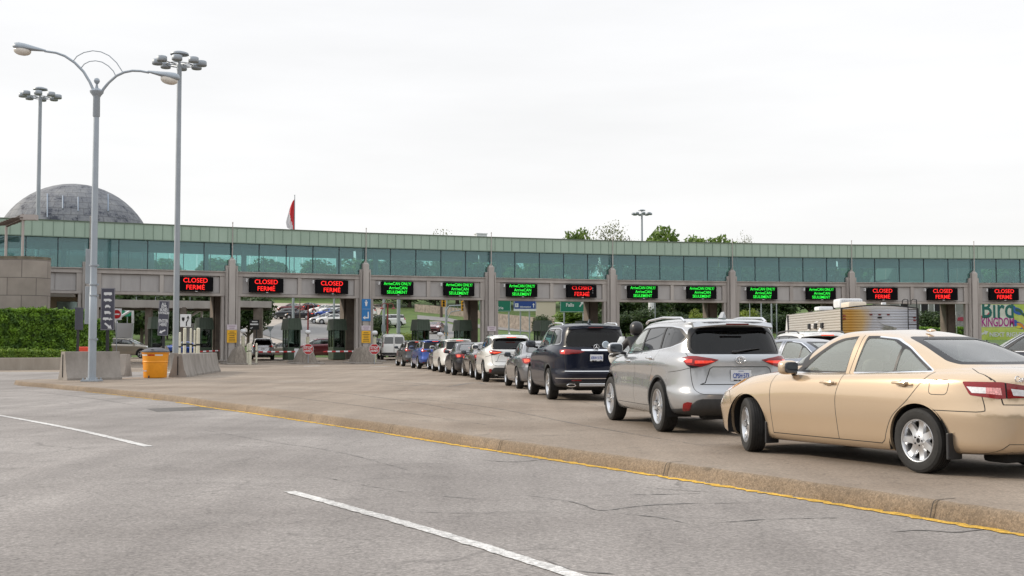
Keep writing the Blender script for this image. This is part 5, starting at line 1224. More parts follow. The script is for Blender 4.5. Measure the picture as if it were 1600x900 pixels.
for q, px in enumerate((212, 242, 296)):
    p = at(px, 541, 111); z = at(px, 484, 111).z; t = thing('pendant_lamp', 'white conical lamp under the rear canopy, ' + ('leftmost, by the green circle sign', 'middle one of three', 'rightmost, above the arrow sign')[q], 'lamp', (p.x, p.y, z), 0, 'conical lamps under the rear canopy')
    m = MB(); m.lathe([(.04, .55), (.10, .42), (.42, .05), (.42, 0), (0, 0)], 14); m.build('shade', M_WHITE, t); m = MB(); m.cyl((0, 0, .5), (0, 0, 1.2), .03, n=6); m.build('stem', M_GALV, t)
for q, px in enumerate((197, 305)):
    p = at(px, 541, 112); t = thing('strut_post', 'white slanted strut post behind the ' + ('left opening near the green circle sign' if q == 0 else 'keep-right arrow sign'), 'support', (p.x, p.y, 0), 0, 'white slanted strut posts'); z1 = at(px, 478, 112).z; z0 = at(px, 505, 112).z
    m = MB(); m.prism([(-.75, 0), (.45, 0), (.65, z0), (-1.0, z0)], -.2, .2, FACE_Y); m.build('pedestal', mat('pale grey cladding', (.42, .43, .45), .5), t)
    for a, b in (((-.9, z0), (-1.5, z1)), ((.6, z0), (.55, z1)), ((-1.3, z0 + .15), (1.1, z1))):
        m = MB(); m.cyl((a[0], 0, a[1]), (b[0], 0, b[1]), .12, n=8); m.build('strut', M_WHITE, t)
p = at(198, 541, 114); t = thing('lane_arrow_sign', 'round green sign with white arrow half hidden by the rear canopy beam', 'sign', (p.x, p.y, 0)); zc = at(197, 485, 114).z
m = MB(); m.lathe([(0, .02), (.56, .02), (.60, 0), (.60, -.02), (0, -.02)], 24, TR(0, 0, zc) @ FACE_Y); m.build('disc', mat('green sign sheet', (.01, .22, .12), .45), t); m = MB(); arr(m, 0, zc, math.pi, .6, TR(0, -.022, 0)); m.build('arrow', M_WHITE, t); m = MB(); m.cyl((0, .04, 0), (0, .04, zc), .04, n=6); m.build('post', M_GALV, t)
p = at(181.5, 541, 86); t = thing('no_entry_sign', 'white square sign with red no entry disc behind the pictogram sign', 'sign', (p.x, p.y, 0)); zc = at(181, 491, 86).z
m = MB(); m.box((0, 0, zc), (.72, .03, .82), ch=.01); m.build('panel', M_WHITE, t); m = MB(); m.lathe([(0, .02), (.31, .02), (.31, 0)], 24, TR(0, -.02, zc) @ FACE_Y); m.build('disc', M_RED, t); m = MB(); m.box((0, -.045, zc), (.42, .01, .09)); m.build('bar', M_WHITE, t); m = MB(); m.cyl((0, .05, 0), (0, .05, zc), .03, n=6); m.build('post', M_GALV, t)
p = at(229, 541, 86); t = thing('barrel', 'orange and white construction barrel behind the yellow bin', 'barrel', (p.x, p.y, 0)); m = MB(); m.lathe([(.3, 0), (.3, .1), (.27, .12), (.26, .45), (.24, .5), (.23, .85), (.2, 1.0), (0, 1.02)], 16); m.build('body', mat('orange plastic', (.75, .17, .02), .5), t, smooth=True); m = MB(); m.lathe([(.268, .25), (.264, .38)], 16); m.lathe([(.243, .6), (.237, .73)], 16); m.build('band', M_WHITE, t)
# iron fence behind the lanes
fa, fb = at(372, 541, 113.5), at(1240, 541, 124); L = (fb - fa).length
t = thing('iron_fence', 'low black iron railing along the back of the toll lanes', 'fence', (fa.x, fa.y, .25), math.atan2(fb.y - fa.y, fb.x - fa.x)); m = MB()
m.box((L / 2, 0, 1.02), (L, .05, .05)); m.box((L / 2, 0, .18), (L, .05, .05)); n = int(L / .16)
for q in range(n): m.box((L * q / n, 0, .6), (.022, .022, 1.0))
m.build('railing', M_SPOST, t)
for q in range(int(L / 2.4) + 1): m = MB(); m.box((q * 2.4, 0, .62), (.09, .09, 1.3)); m.build('post', M_SPOST, t)
# roads and walls on the hillside
M_RD2 = mat('far asphalt', (.20, .195, .19), .9, var=.12, scale=.4); M_CN2 = mat('far concrete', (.36, .32, .28), .9, var=.12, scale=.3)
sheet('hill_road', [(372, 512), (425, 493), (470, 489), (512, 499), (548, 508), (575, 516), (575, 541), (455, 541), (372, 541)], M_CN2, .05)
sheet('hill_road', [(400, 521), (440, 505), (470, 500), (505, 507), (545, 519), (570, 531), (570, 541.0), (470, 541)], M_RD2, .10)
sheet('parking_lot', [(425, 489), (480, 494), (590, 498), (600, 476), (420, 474)], M_CN2, .08)
sheet('hill_road', [(652, 493), (700, 497), (745, 507), (830, 515), (830, 520), (745, 513), (700, 503), (652, 499)], M_RD2, .06)
sheet('hill_road', [(668, 503), (700, 506), (736, 514), (745, 520), (725, 527), (690, 533), (640, 541), (600, 541), (640, 524)], M_RD2, .08)
M_RUBW = mat('rubble stone', (.16, .135, .115), .95, col2=(.34, .29, .245), scale=2.2, detail=9, bump=.6, bscale=3)
def rwall(nm, label, l, h):
    t = thing(nm, label, 'wall', (0, 0, 0)); P_ = [hillpt(a, b) for a, b in l]; m = MB(); vs = []
    for p_ in P_: vs += [(p_.x, p_.y, p_.z - 1), (p_.x, p_.y, p_.z + h), (p_.x + .0, p_.y + .6, p_.z + h), (p_.x, p_.y + .6, p_.z - 1)]
    m.add(vs, [(4 * i + j, 4 * (i + 1) + j, 4 * (i + 1) + (j + 1) % 4, 4 * i + (j + 1) % 4) for i in range(len(P_) - 1) for j in range(4)] + [(0, 1, 2, 3), tuple(4 * (len(P_) - 1) + j for j in range(4))]); m.build('stonework', M_RUBW, t); return t
rwall('retaining_wall', 'long grey stone retaining wall above the curving road left of centre', [(648, 487), (690, 491), (740, 497), (770, 500)], 1.3)
rwall('retaining_wall', 'brown stone retaining wall below the blue information sign', [(768, 510), (810, 515), (866, 522)], 1.9)
# utility poles and red lamp
def pole(px, Y, top, r_, label, m_=None, zb=None, cat='pole', box=False, group=None):
    p_ = at(px, 541, Y); zb_ = (HZ(0, Y) if Y > 113 else 0) if zb is None else zb; zt_ = at(px, top, Y).z; t = thing('utility_pole', label, cat, (p_.x, p_.y, zb_), 0, group); m = MB(); m.cyl((0, 0, 0), (0, 0, zt_ - zb_), r_, r_ * .8, 8); m.build('shaft', m_ or M_GALV, t)
    if box: m = MB(); m.box((0, -r_ - .12, 2.2), (.4, .25, .7)); m.build('control_box', M_GALV, t)
    return t
pole(457.5, 128, 455, .16, 'pale utility pole left of the red crook lamp'); pole(468, 132, 460, .06, 'thin dark pole beside the red crook lamp', M_STONED); pole(521.5, 126, 455, .12, 'grey pole right of the red crook lamp', box=True)
pole(599.5, 126, 455, .17, 'thick grey pole above the white van', box=True); pole(622.5, 128, 455, .22, 'thickest grey pole left of the mid-bay booth roof'); pole(697, 124, 455, .14, 'grey traffic light pole right of the mid-bay booth', box=True)
pole(1018, 150, 455, .42, 'broad pale pole left of the silver SUV', M_WHITE); pole(1024, 131, 455, .05, 'thin pole next to the broad pale pole'); pole(1190, 135, 455, .08, 'thin pale pole left of the trailer, first of four'); pole(1206, 137, 455, .10, 'pale pole left of the trailer, second of four'); pole(1214, 139, 455, .07, 'thin pole left of the trailer, nearest to it'); pole(1172, 133, 455, .06, 'thin pole left of the trailer, farthest from it')
M_RL = mat('dark red paint', (.20, .02, .02), .5)
def crook(px, Y, top, label):
    p_ = at(px, 541, Y); t = thing('crook_lamp', label, 'street lamp', (p_.x, p_.y, .2)); h = at(px, top, Y).z - .2
    m = MB(); m.cyl((0, 0, 0), (0, 0, h), .10, .07, 8); m.lathe([(.16, 0), (.14, .8), (.09, .9)], 10); m.build('post', M_RL, t)
    for s_ in (-1, 1):
        m = MB(); m.tube([(0, 0, h - .3)] + [(s_ * (.28 - .28 * math.cos(a) + .0), 0, h - .3 + .32 * math.sin(a)) for a in [i * math.pi / 8 for i in range(1, 9)]], .035, 6); m.build('arm', M_RL, t)
        m = MB(); m.lathe([(.03, h - .3), (.06, h - .38), (.22, h - .52), (.22, h - .56), (0, h - .56)], 12, TR(s_ * .56, 0, 0)); m.build('lamp_shade', M_RL, t)
crook(481, 118, 476, 'dark red double crook lamp above the maroon SUV'); crook(605.5, 117, 474, 'dark red crook lamp above the white van')
p = hillpt(526, 503); t = thing('fire_hydrant', 'small red fire hydrant on the grass by the parked cars', 'hydrant', (p.x, p.y, p.z)); m = MB(); m.lathe([(.2, 0), (.2, .08), (.14, .1), (.14, .6), (.19, .63), (.19, .68), (.13, .8), (.04, .86), (0, .9)], 12); m.cyl((-.25, 0, .5), (.25, 0, .5), .08); m.build('body', M_RED, t, smooth=True)
# dark direction sign and yield sign
p = at(402, 541, 110.5); t = thing('direction_sign', 'small black sign with white lettering under the rear canopy', 'sign', (p.x - .3, p.y, 0)); z0, z1 = at(402, 515, 110.5).z, at(402, 499.5, 110.5).z
m = MB(); m.box((0, 0, (z0 + z1) / 2), (.88, .04, z1 - z0)); m.build('panel', M_GAP, t); m = MB(); m.box((.2, .05, z0 / 2), (.08, .06, z0)); m.build('post', M_SPOST, t)
m = MB(); m.box((.05, -.03, z1 - .18), (.5, .01, .10)); m.box((0, -.03, z1 - .42), (.74, .01, .14)); m.build('print', M_WHITE, t); m = MB(); arr(m, -.24, z0 + .16, R(205), .26, TR(0, -.025, 0)); m.build('arrow', M_WHITE, t)
p = at(422, 541, 116); t = thing('yield_sign', 'small pale inverted triangle sign right of the black direction sign', 'sign', (p.x, p.y, .25)); zc = at(422, 514, 116).z - .25
m = MB(); m.prism([(-.36, .26), (.36, .26), (0, -.32)], 0, .02, TR(0, 0, zc) @ FACE_Y); m.build('panel', M_GALV, t); m = MB(); m.cyl((0, .03, 0), (0, .03, zc), .03, n=6); m.build('post', M_GALV, t)
# highway signs
M_HG = mat('highway green', (.005, .16, .095), .45)
def hsign(px0, px1, y0, y1, Y, label, m_, fn, posts=(.5,)):
    a, b = at(px0, y0, Y), at(px1, y1, Y); w = b.x - a.x; h = a.z - b.z; zb = HZ(0, Y); t = thing('highway_sign', label, 'road sign', (a.x, Y, zb)); m = MB(); m.box((w / 2, 0, b.z - zb + h / 2), (w, .06, h), ch=.02); m.build('panel', m_, t)
    m = MB(); zc = b.z - zb + h / 2
    for s_ in (-1, 1): m.box((w / 2, -.035, zc + s_ * (h / 2 - .06)), (w - .1, .01, .03)); m.box((w / 2 + s_ * (w / 2 - .06), -.035, zc), (.03, .01, h - .12))
    m.build('border', M_WHITE, t)
    for f in posts: m = MB(); m.cyl((w * f, .1, 0), (w * f, .1, b.z - zb + h), .08, n=8); m.build('post', M_GALV, t)
    fn(t, w, h, zc); return t
def f1(t, w, h, zc): text('lettering', 'Fort Erie', .42, M_WHITE, t, TR(w * .53, -.04, zc - .32) @ FACE_Y, bold=.008)
def f2(t, w, h, zc):
    text('lettering', 'Information', .26, M_WHITE, t, TR(w * .52, -.04, zc - .18) @ FACE_Y, bold=.006); m = MB(); m.box((.35, -.04, zc), (.36, .01, .42)); m.build('symbol_box', M_WHITE, t); text('symbol', '?', .36, M_NAVY, t, TR(.35, -.05, zc) @ FACE_Y, bold=.01)
    m = MB(); arr(m, w - .3, zc, R(90), .5, TR(0, -.035, 0)); m.build('arrow', M_WHITE, t); m = MB(); m.box((w / 2, -.035, zc - h / 2 + .12), (w, .012, .24)); m.build('strip', M_WHITE, t)
def f3(t, w, h, zc):
    text('lettering', 'Falls', .52, M_WHITE, t, TR(w * .36, -.04, zc - .12) @ FACE_Y, bold=.01); m = MB(); arr(m, w * .78, zc, R(55), .7, TR(0, -.035, 0)); m.build('arrow', M_WHITE, t)
hsign(749, 798.5, 466, 487, 127, 'green highway sign reading Fort Erie right of the middle booth bay', M_HG, f1, (.93,))
hsign(802.5, 838, 468, 486, 133, 'blue information sign between two green highway signs', M_NAVY, f2, (.3, .7))
hsign(875, 918, 462, 488, 130, 'green highway sign reading Falls above the navy SUV', M_HG, f3, (.15, .85))
def signal(px, y0, y1, Y, label, w=.34):
    a = at(px, y0, Y); b = at(px, y1, Y); t = thing('traffic_signal', label, 'traffic light', (a.x, Y, b.z), 0, 'yellow traffic signals'); h = a.z - b.z
    m = MB(); m.box((0, 0, h / 2), (w, .3, h), ch=.04); m.build('housing', mat('signal yellow', (.72, .36, .01), .45), t)
    for q in range(3): m = MB(); m.cyl((0, -.16, h * (.82 - .32 * q)), (0, -.24, h * (.82 - .32 * q)), .11, n=12); m.build('lens', M_DARK, t)
    m = MB(); m.tube([(0, .1, h), (0, .12, h + .9)], .04, 6); m.build('bracket', M_GALV, t)
signal(693.5, 466, 479.5, 118, 'yellow traffic signal left one over the curving road', .42); signal(724, 470, 486, 118, 'yellow traffic signal right one beside the pier', .42); signal(1475, 491, 505, 128, 'orange yellow traffic signal left of the last pier', .36)
p = at(697, 541, 122); t = thing('signal_truss', 'grey lattice mast arm carrying the two yellow signals', 'mast arm', (p.x, p.y, .5)); zt_ = at(697, 478, 122).z - .5; m = MB(); m.tube([(-.0, 0, zt_ - .5), (.3, 0, zt_), (2.3, 0, zt_ + .1)], .07, 6); m.tube([(.0, 0, zt_ - 1.4), (.5, 0, zt_ - .6), (2.3, 0, zt_ - .3)], .05, 6)
for q in range(6): m.cyl((.4 + q * .35, 0, zt_), (.55 + q * .35, 0, zt_ - .45), .025, n=5)
m.build('arm', M_GALV, t)
t = thing('barrel_row', 'small orange striped marker on the curving road shoulder', 'marker', tuple(hillpt(697, 526))); m = MB(); m.box((0, 0, .7), (.45, .05, 1.3)); m.build('board', mat('signal yellow', (.72, .36, .01), .45), t); m = MB()
for q in range(4): m.box((0, -.03, .25 + q * .3), (.44, .02, .1), None)
m.build('stripe', M_GAP, t)
# white cabin, grey building, bird billboard
a = hillpt(853, 499); t = thing('utility_cabin', 'plain cream box cabin on the slope between the highway signs', 'cabin', (a.x, a.y, a.z - .3)); m = MB(); m.box((0, 1.5, 1.5), (3.0, 3, 3.0), ch=.03); m.build('wall', mat('cream panel', (.60, .52, .42), .7), t); m = MB(); m.box((0, 1.5, 3.05), (3.2, 3.2, .12)); m.build('roof', M_STONE, t)
p = at(1463, 541, 170); t = thing('grey_house', 'grey house with dark windows and pale frames beyond the trailer ladder', 'house', (p.x, 170, HZ(0, 170) - .5)); m = MB(); m.box((0, 4, 3.6), (13, 8, 7.2)); m.build('wall', mat('grey render', (.22, .22, .21), .8, var=.15, scale=.5), t)
for x in (-1.6, .3, 2.2, 4.6, -4.5): m = MB(); m.box((x, -.05, 3.3), (1.2, .1, 2.4)); f_ = m.build('window', M_WHITE, t); m = MB(); m.box((x, -.12, 3.3), (.95, .06, 2.1)); m.build('pane', M_GLOSSB, f_)
m = MB(); m.prism([(-6.9, 7.2), (6.9, 7.2), (5.5, 9.6), (-5.5, 9.6)], -8.3, .3, FACE_Y); m.build('roof', M_STONED, t)
p = at(1470, 541, 138); t = hedge('garden_hedge', 'low green hedge left of the last pier', p.x - 2.6, 138, p.x + 2.6, 138, 1.6, 1.3, 3.3, M_HEDGE, 2500, .16, 8)
Y = 126; a, b = at(1524, 470, Y), at(1614, 531, Y); W, Hh = b.x - a.x, a.z - b.z
t = thing('billboard', 'colourful billboard lettered BIRD KINGDOM seen through the last opening', 'billboard', (a.x, Y, 0)); M_BB = mat('billboard green print', (.36, .50, .06), .5, col2=(.62, .66, .20), scale=.8, detail=5)
m = MB(); m.box((W / 2, .1, b.z + Hh / 2), (W, .2, Hh)); m.build('panel', M_BB, t)
for f in (.2, .8): m = MB(); m.cyl((W * f, .3, 0), (W * f, .3, b.z + .3), .15, n=8); m.build('post', M_GALV, t)
bx_ = lambda px: (at(px, 500, Y).x - a.x); bz_ = lambda py: at(1560, py, Y).z
m = MB(); m.box(((bx_(1531) + bx_(1583)) / 2, -.012, (bz_(476) + bz_(511)) / 2), (bx_(1583) - bx_(1531), .02, bz_(476) - bz_(511))); m.build('pale_ground', mat('billboard pale print', (.66, .66, .60), .5, var=.1, scale=2), t)
text('lettering', 'Bird', 2.9, mat('dark teal ink', (.01, .13, .11), .5), t, TR(bx_(1559), -.03, bz_(483.5)) @ FACE_Y, bold=.04, xscale=.72)
text('lettering', 'KINGDOM', 1.30, mat('magenta ink', (.42, .03, .26), .5), t, TR(bx_(1559), -.03, bz_(504)) @ FACE_Y, bold=.03, xscale=.56)
text('lettering', 'NEXT RIGHT', .62, M_WHITE, t, TR(bx_(1572), -.03, bz_(523)) @ FACE_Y, bold=.02); m = MB(); arr(m, bx_(1537), bz_(520.5), R(20), 1.0, TR(0, -.02, 0)); m.build('arrow', M_WHITE, t)
MB_ = {'b': mat('blue feather print', (.03, .12, .45), .5, var=.4, scale=3), 'o': mat('orange feather print', (.7, .26, .03), .5), 'p': mat('pink feather print', (.62, .10, .16), .5), 'y': mat('yellow feather print', (.72, .62, .06), .5), 'd': mat('dark leaf print', (.03, .10, .06), .5)}
def birdshape(cx, cz, s, cs, flip=1):
    for (dx, dz, rx, rz_, ang, c) in ((0, 0, .62, .34, 25, cs[0]), (.45, .38, .24, .22, 0, cs[0]), (.66, .36, .14, .08, -20, 'd'), (-.7, -.42, .6, .14, 35, cs[1]), (-.1, .04, .38, .2, 20, cs[1]), (.05, -.2, .3, .14, 10, cs[2])):
        m = MB(); a_ = R(ang * flip); pts_ = [(rx * math.cos(q * math.pi / 8), rz_ * math.sin(q * math.pi / 8)) for q in range(16)]
        m.prism([(s * (flip * dx + x_ * math.cos(a_) - y_ * math.sin(a_)), s * (dz + x_ * math.sin(a_) + y_ * math.cos(a_))) for x_, y_ in pts_], 0, .012 + .004 * rx, TR(cx, -.012 - .01 * (1 - rx), cz) @ FACE_Y); m.build('bird_print', MB_[c], t)
birdshape(bx_(1590), bz_(486), 1.0, 'bdb', -1); birdshape(bx_(1592), bz_(508), .95, 'boy', -1); birdshape(bx_(1528), bz_(499), .7, 'ppd', 1); birdshape(bx_(1546), bz_(490), .35, 'ppp', 1)
p = at(1502, 541, 118); t = thing('poster', 'small white and pink poster behind the last pier', 'poster', (p.x, 118, .25)); z0, z1 = at(1502, 507, 118).z - .25, at(1502, 487, 118).z - .25
m = MB(); m.box((0, 0, (z0 + z1) / 2), (.95, .04, z1 - z0)); m.build('panel', mat('poster print', (.30, .32, .33), .5, col2=(.62, .62, .62), scale=3), t)
m = MB(); m.prism([(-.35, -.25), (.2, -.3), (.4, .0), (.1, .12), (-.3, .05)], 0, .01, TR(0, -.03, (z0 + z1) / 2) @ FACE_Y); m.build('bird_print', MB_['p'], t)
for f in (-.4, .4): m = MB(); m.box((f, .05, z0 / 2), (.06, .06, z0)); m.build('post', M_GALV, t)
# ---------------------------------------------------------------- the car models
q7 = math.sqrt(.5)
OBL = {'BL': (Vector((q7, q7, 0)), Vector((0, 0, 1)), lambda c, n: c.y > 0 and c.x < -1.2 and n.dot(Vector((-q7, q7, 0))) > .15),
       'BR': (Vector((q7, -q7, 0)), Vector((0, 0, 1)), lambda c, n: c.y < 0 and c.x < -1.2 and n.dot(Vector((-q7, -q7, 0))) > .15),
       'FL': (Vector((q7, -q7, 0)), Vector((0, 0, 1)), lambda c, n: c.y > 0 and c.x > 1.2 and n.dot(Vector((q7, q7, 0))) > .15),
       'FR': (Vector((q7, q7, 0)), Vector((0, 0, 1)), lambda c, n: c.y < 0 and c.x > 1.2 and n.dot(Vector((q7, -q7, 0))) > .15)}
def cutcorner(S, poly, fb, rid, allow=(0, 1)):
    for s_ in 'LR': S.cut(poly, OBL[fb + s_], rid, allow)
def mir(poly): return [(-a, b) for a, b in poly]
def sym(half): return half + [(-a, b) for a, b in reversed(half)]
IDX = {0: 0, 1: 1, 2: 2, 3: 3, 4: 4, 5: 0, 6: 5, 7: 6}
def take_glass(S, root, spec):
    for rid, nm, m_ in spec:
        for s_, cnd in (('l', lambda c: c.y > 0), ('r', lambda c: c.y <= 0)):
            S.take(rid, nm, m_, root, off=-.006, rim=-.006, cond=cnd)
def body_mats(pm): return [pm, M_GAP, M_BLK, M_CLAD, M_CHR, M_GLOSSB, M_PLATE]

def sedan(nm, label, pm, lod=0, group=None, brake=False, dims=(1, 1, 1), tail='wrap', seat=None, glass=None, wheel='seven', steer=0.0, rt=.328, chrome=True, roofm=None, platetxt='', dark_roof=False):
    root = thing(nm, label, 'car', group=group)
    sx, sy, sz = dims
    rows = [row(.62, 2.0, -2.05, [(0, .21)]), row(.80, 2.20, -2.31, [(-2.4, .25), (-1, .195), (0, .185), (2.2, .175)]),
            row(.865, 2.29, -2.40, [(-2.4, .30), (0, .25), (2.3, .235)], 4.6, 5),
            row(.888, 2.33, -2.43, [(-2.4, .46), (0, .42), (2.3, .40)], 4.6, 4.6),
            row(.905, 2.345, -2.435, [(-2.4, .62), (0, .60), (2.3, .52)], 4.6, 4.4),
            row(.908, 2.33, -2.405, [(-2.4, .74), (0, .745), (1.4, .70), (2.3, .61)], 4.2, 4.2),
            row(.892, 2.29, -2.40, [(-2.4, .86), (0, .86), (1.4, .81), (2.3, .69)], 3.8, 4.2),
            row(.872, 2.20, -2.385, [(-2.4, .955), (-1, .935), (0, .92), (1.4, .875), (2.2, .765)], 3.1, 4.2),
            row(.840, 2.08, -2.35, [(-2.35, 1.005), (-1, .985), (0, .962), (1.0, .935), (1.5, .905), (2.1, .80)], 3.1, 4.0),
            row(.800, 1.70, -2.24, [(-2.2, 1.045), (-1, 1.005), (0, .972), (1.0, .965), (1.7, .905)], 3.2, 3.6),
            row(.785, 1.30, -2.07, [(-2.05, 1.07), (-1, 1.015), (0, .978), (1.0, .985), (1.35, .985)], 3.4, 3.6),
            row(.770, 1.12, -2.0, [(-2.0, 1.075), (-1, 1.02), (0, .982), (1.12, 1.02)], 3.6, 3.8, crease=True),
            row(.735, .82, -1.62, [(-1.6, 1.19), (0, 1.14), (.85, 1.165)], 3.8, 3.6),
            row(.680, .46, -1.19, [(-1.1, 1.325), (0, 1.305), (.46, 1.315)], 3.8, 3.4),
            row(.635, .28, -.90, [(-.9, 1.39), (0, 1.385), (.3, 1.375)], 3.6, 3.2),
            row(.575, .16, -.74, [(-.74, 1.422), (0, 1.428), (.16, 1.405)], 3.2, 3.0),
            row(.36, 0.0, -.55, [(0, 1.455)], 2.8, 2.8), row(0.0, -.1, -.5, [(0, 1.466)], 2.2, 2.2)]
    ax = (1.3875, -1.3875); P = dict(ax=ax, rt=rt / sz, ra=.375, W=.895, xf=2.34, xr=-2.43, zb=.19)
    S = car_core(root, rows, P, pm, lod)
    dlo = rounded([(.70, .972), (.36, 1.17), (.10, 1.312), (-.06, 1.365), (-.30, 1.392), (-.60, 1.394), (-.86, 1.368), (-1.08, 1.28), (-1.52, 1.022), (-.6, .992)], .05, 3)
    S.cutLR(dlo, 4 if chrome else 2, (0,)); S.cutLR(offset(dlo, -.013), 2, (4, 0, 2)); S.cutLR([(.9, .985), (.9, 1.45), (-.62, 1.45), (-.62, 1.30), (-.3, .985)], 2, (4,))
    S.cutLR([(-.235, .95), (-.325, 1.42), (-.465, 1.42), (-.355, .95)], 5, (2, 4))
    g1 = rounded([(.50, 1.005), (.22, 1.20), (.02, 1.305), (-.12, 1.35), (-.31, 1.366), (-.235, 1.005)], .03, 3)
    g2 = rounded([(-.375, 1.005), (-.475, 1.366), (-.62, 1.368), (-.83, 1.345), (-.985, 1.275), (-.96, 1.02)], .03, 3)
    g3 = rounded([(-.99, 1.022), (-1.015, 1.262), (-1.08, 1.245), (-1.42, 1.035)], .02, 3)
    for g in (g1, g2, g3): S.cutLR(g, 10, (2,))
    bl = rounded(sym([(.60, 1.098), (.62, 1.13), (.50, 1.385)]), .10, 4); S.cut(bl, 'B', 2, (0,)); S.cut(rounded(sym([(.55, 1.125), (.555, 1.15), (.44, 1.36)]), .08, 4), 'B', 11, (2,))
    ws = rounded(sym([(.735, 1.05), (.56, 1.375)]), .06, 3); S.cut(ws, 'F', 2, (0,)); S.cut(offset(ws, -.03), 'F', 12, (2,))
    # seams
    if lod < 2:
        w = (.009, .012)[lod]
        S.seam(smooth_line([(.885, .975), (.915, .80), (.905, .50), (.885, .265)]), ('L', 'R'), w)
        S.seam(smooth_line([(-.40, 1.40), (-.36, 1.2), (-.30, .99), (-.215, .67), (-.225, .45), (-.24, .265)]), ('L', 'R'), w, allow=(0, 5))
        S.seam(smooth_line([(-1.53, 1.02), (-1.42, .90), (-1.29, .75), (-1.04, .53), (-.96, .38), (-.93, .30), (-.88, .265)]), ('L', 'R'), w)
        S.seam([(.885, .265), (-.88, .268)], ('L', 'R'), w)
        S.seam(smooth_line([(-1.60, .645), (-2.05, .645), (-2.14, .66), (-2.10, .80)]), ('L', 'R'), w)
        S.seam((lambda q: q + q[:1])(rounded([(-1.54, .95), (-1.77, .945), (-1.75, .80), (-1.54, .80)], .045, 4)), ('L', 'R'), w * .8)
        for s_ in (1, -1):
            S.seam([(-1.86, s_ * .60), (-2.0, s_ * .665), (-2.2, s_ * .68), (-2.33, s_ * .675)], 'T', w)
            S.seam([(s_ * .675, .985), (s_ * .66, .93), (s_ * .64, .72)], 'B', w)
            S.seam([(1.15, s_ * .66), (1.7, s_ * .64), (2.1, s_ * .56)], 'T', w)
        S.seam([(-.64, .72), (.64, .72)], 'B', w)
        S.seam([(1.74, .58), (1.82, .70), (1.90, .74)], ('L', 'R'), w)
    if tail == 'wrap':
        cutcorner(S, rounded([(-.79, .935), (-1.14, .935), (-1.46, .885), (-1.46, .795), (-1.10, .775), (-.855, .805)], .02, 3), 'B', 20, (0, 1))
        cutcorner(S, [(-.83, .888), (-1.0, .883), (-1.0, .825), (-.875, .828)], 'B', 21, (20,))
        cutcorner(S, [(-1.0, .883), (-1.13, .88), (-1.14, .812), (-1.0, .825)], 'B', 22, (20,))
        cutcorner(S, [(-1.22, .872), (-1.36, .858), (-1.38, .80), (-1.24, .808)], 'B', 24, (20,))
        cutcorner(S, [(-1.165, .94), (-1.18, .94), (-1.19, .77), (-1.175, .77)], 'B', 1, (20, 21, 22))
    else:
        cutcorner(S, rounded([(-.78, .93), (-1.0, .95), (-1.3, .94), (-1.46, .90), (-1.44, .86), (-1.22, .80), (-1.05, .76), (-.90, .80)], .03, 3), 'B', 20, (0, 1))
        cutcorner(S, rounded([(-.93, .90), (-1.18, .90), (-1.18, .83), (-1.0, .81)], .02, 3), 'B', 22, (20,))
    cutcorner(S, rounded([(.60, .87), (.78, .885), (1.16, .79), (1.24, .70), (1.1, .66), (.80, .72), (.62, .80)], .03, 3), 'F', 25, (0, 1))
    cutcorner(S, [(.60, .87), (.73, .885), (.72, .75), (.60, .80)], 'F', 26, (25,))
    S.cut(rounded(sym([(.42, .62), (.46, .72)]), .03), 'F', 6, (0,)); S.cut(rounded(sym([(.55, .28), (.50, .44)]), .03), 'F', 6, (0,))
    # rear bumper lower lip and number-plate recess
    S.cut(rounded(sym([(.62, .20), (.55, .335)]), .02), 'B', 5 if tail == 'wrap' else 2, (0,))
    if lod < 2 and tail == 'wrap': S.seam([(-.74, .20), (-.62, .345), (.62, .345), (.74, .20)], 'B', .007)
    scale_bm(S.bm, dims)
    gl = glass or M_GLS
    take_glass(S, root, [(10, 'side_window', gl)])
    S.take(11, 'rear_window', M_GLM if glass is None else glass, root, off=-.006, rim=-.006); S.take(12, 'windscreen', gl, root, off=-.006, rim=-.006)
    for c_ in (lambda c: c.y > 0, lambda c: c.y <= 0):
        tl = S.take(20, 'tail_light', M_REDL, root, off=.006, rim=.012, cond=c_)
        for rid, m_ in ((21, M_WHTL), (24, M_WHTL), (22, M_REDON if brake else M_PINKL)):
            S.take(rid, 'lens', m_, tl or root, off=.007, rim=.012, cond=c_)
        hl = S.take(25, 'headlight', M_WHTL, root, off=.004, rim=.01, cond=c_); S.take(26, 'indicator', M_AMB, hl or root, off=.005, rim=.01, cond=c_)
    S.finish('body', body_mats(pm), root, IDX)
    Pd = dict(ax=tuple(a * sx for a in ax), ra=.375 * sx, rt=rt, W=.895 * sy, xf=2.34 * sx, xr=-2.43 * sx, zb=.19 * sz); underbody(root, Pd, lod)
    for i, x in enumerate(Pd['ax']):
        for s_ in (1, -1): add_wheel(root, x, s_ * (.895 * sy - .115), rt, .215, .215 if rt < .34 else .235, wheel, lod, steer if i == 0 else 0)
    mirror(root, .56 * sx, .79 * sy, 1.035 * sz, pm, lod)
    if lod < 2:
        for x, z in ((-.10, .882), (-1.20, .908)):
            for s_ in (1, -1): handle(root, x * sx, .902 * sy, z * sz, pm, s_)
        seats(root, seat or M_SEATD, [(.15, 0), (-.85, 1)], z0=.42, hz=.60)
        m = MB(); m.box((.78, 0, .84), (.42, 1.4, .22), ch=.06); m.box((-1.5, 0, .98), (.55, 1.3, .05), ch=.02); m.box((-.2, 0, .33), (2.4, 1.5, .05))
        m.box((-.10, .775, .66), (1.9, .05, .56), ch=.02); m.box((-.10, -.775, .66), (1.9, .05, .56), ch=.02)
        m.build('cabin_trim', M_TRIM if lod == 0 else M_SEATD, root)
        m = MB(); T = TR(.50, .37, .92) @ Matrix.Rotation(R(-65), 4, 'Y')
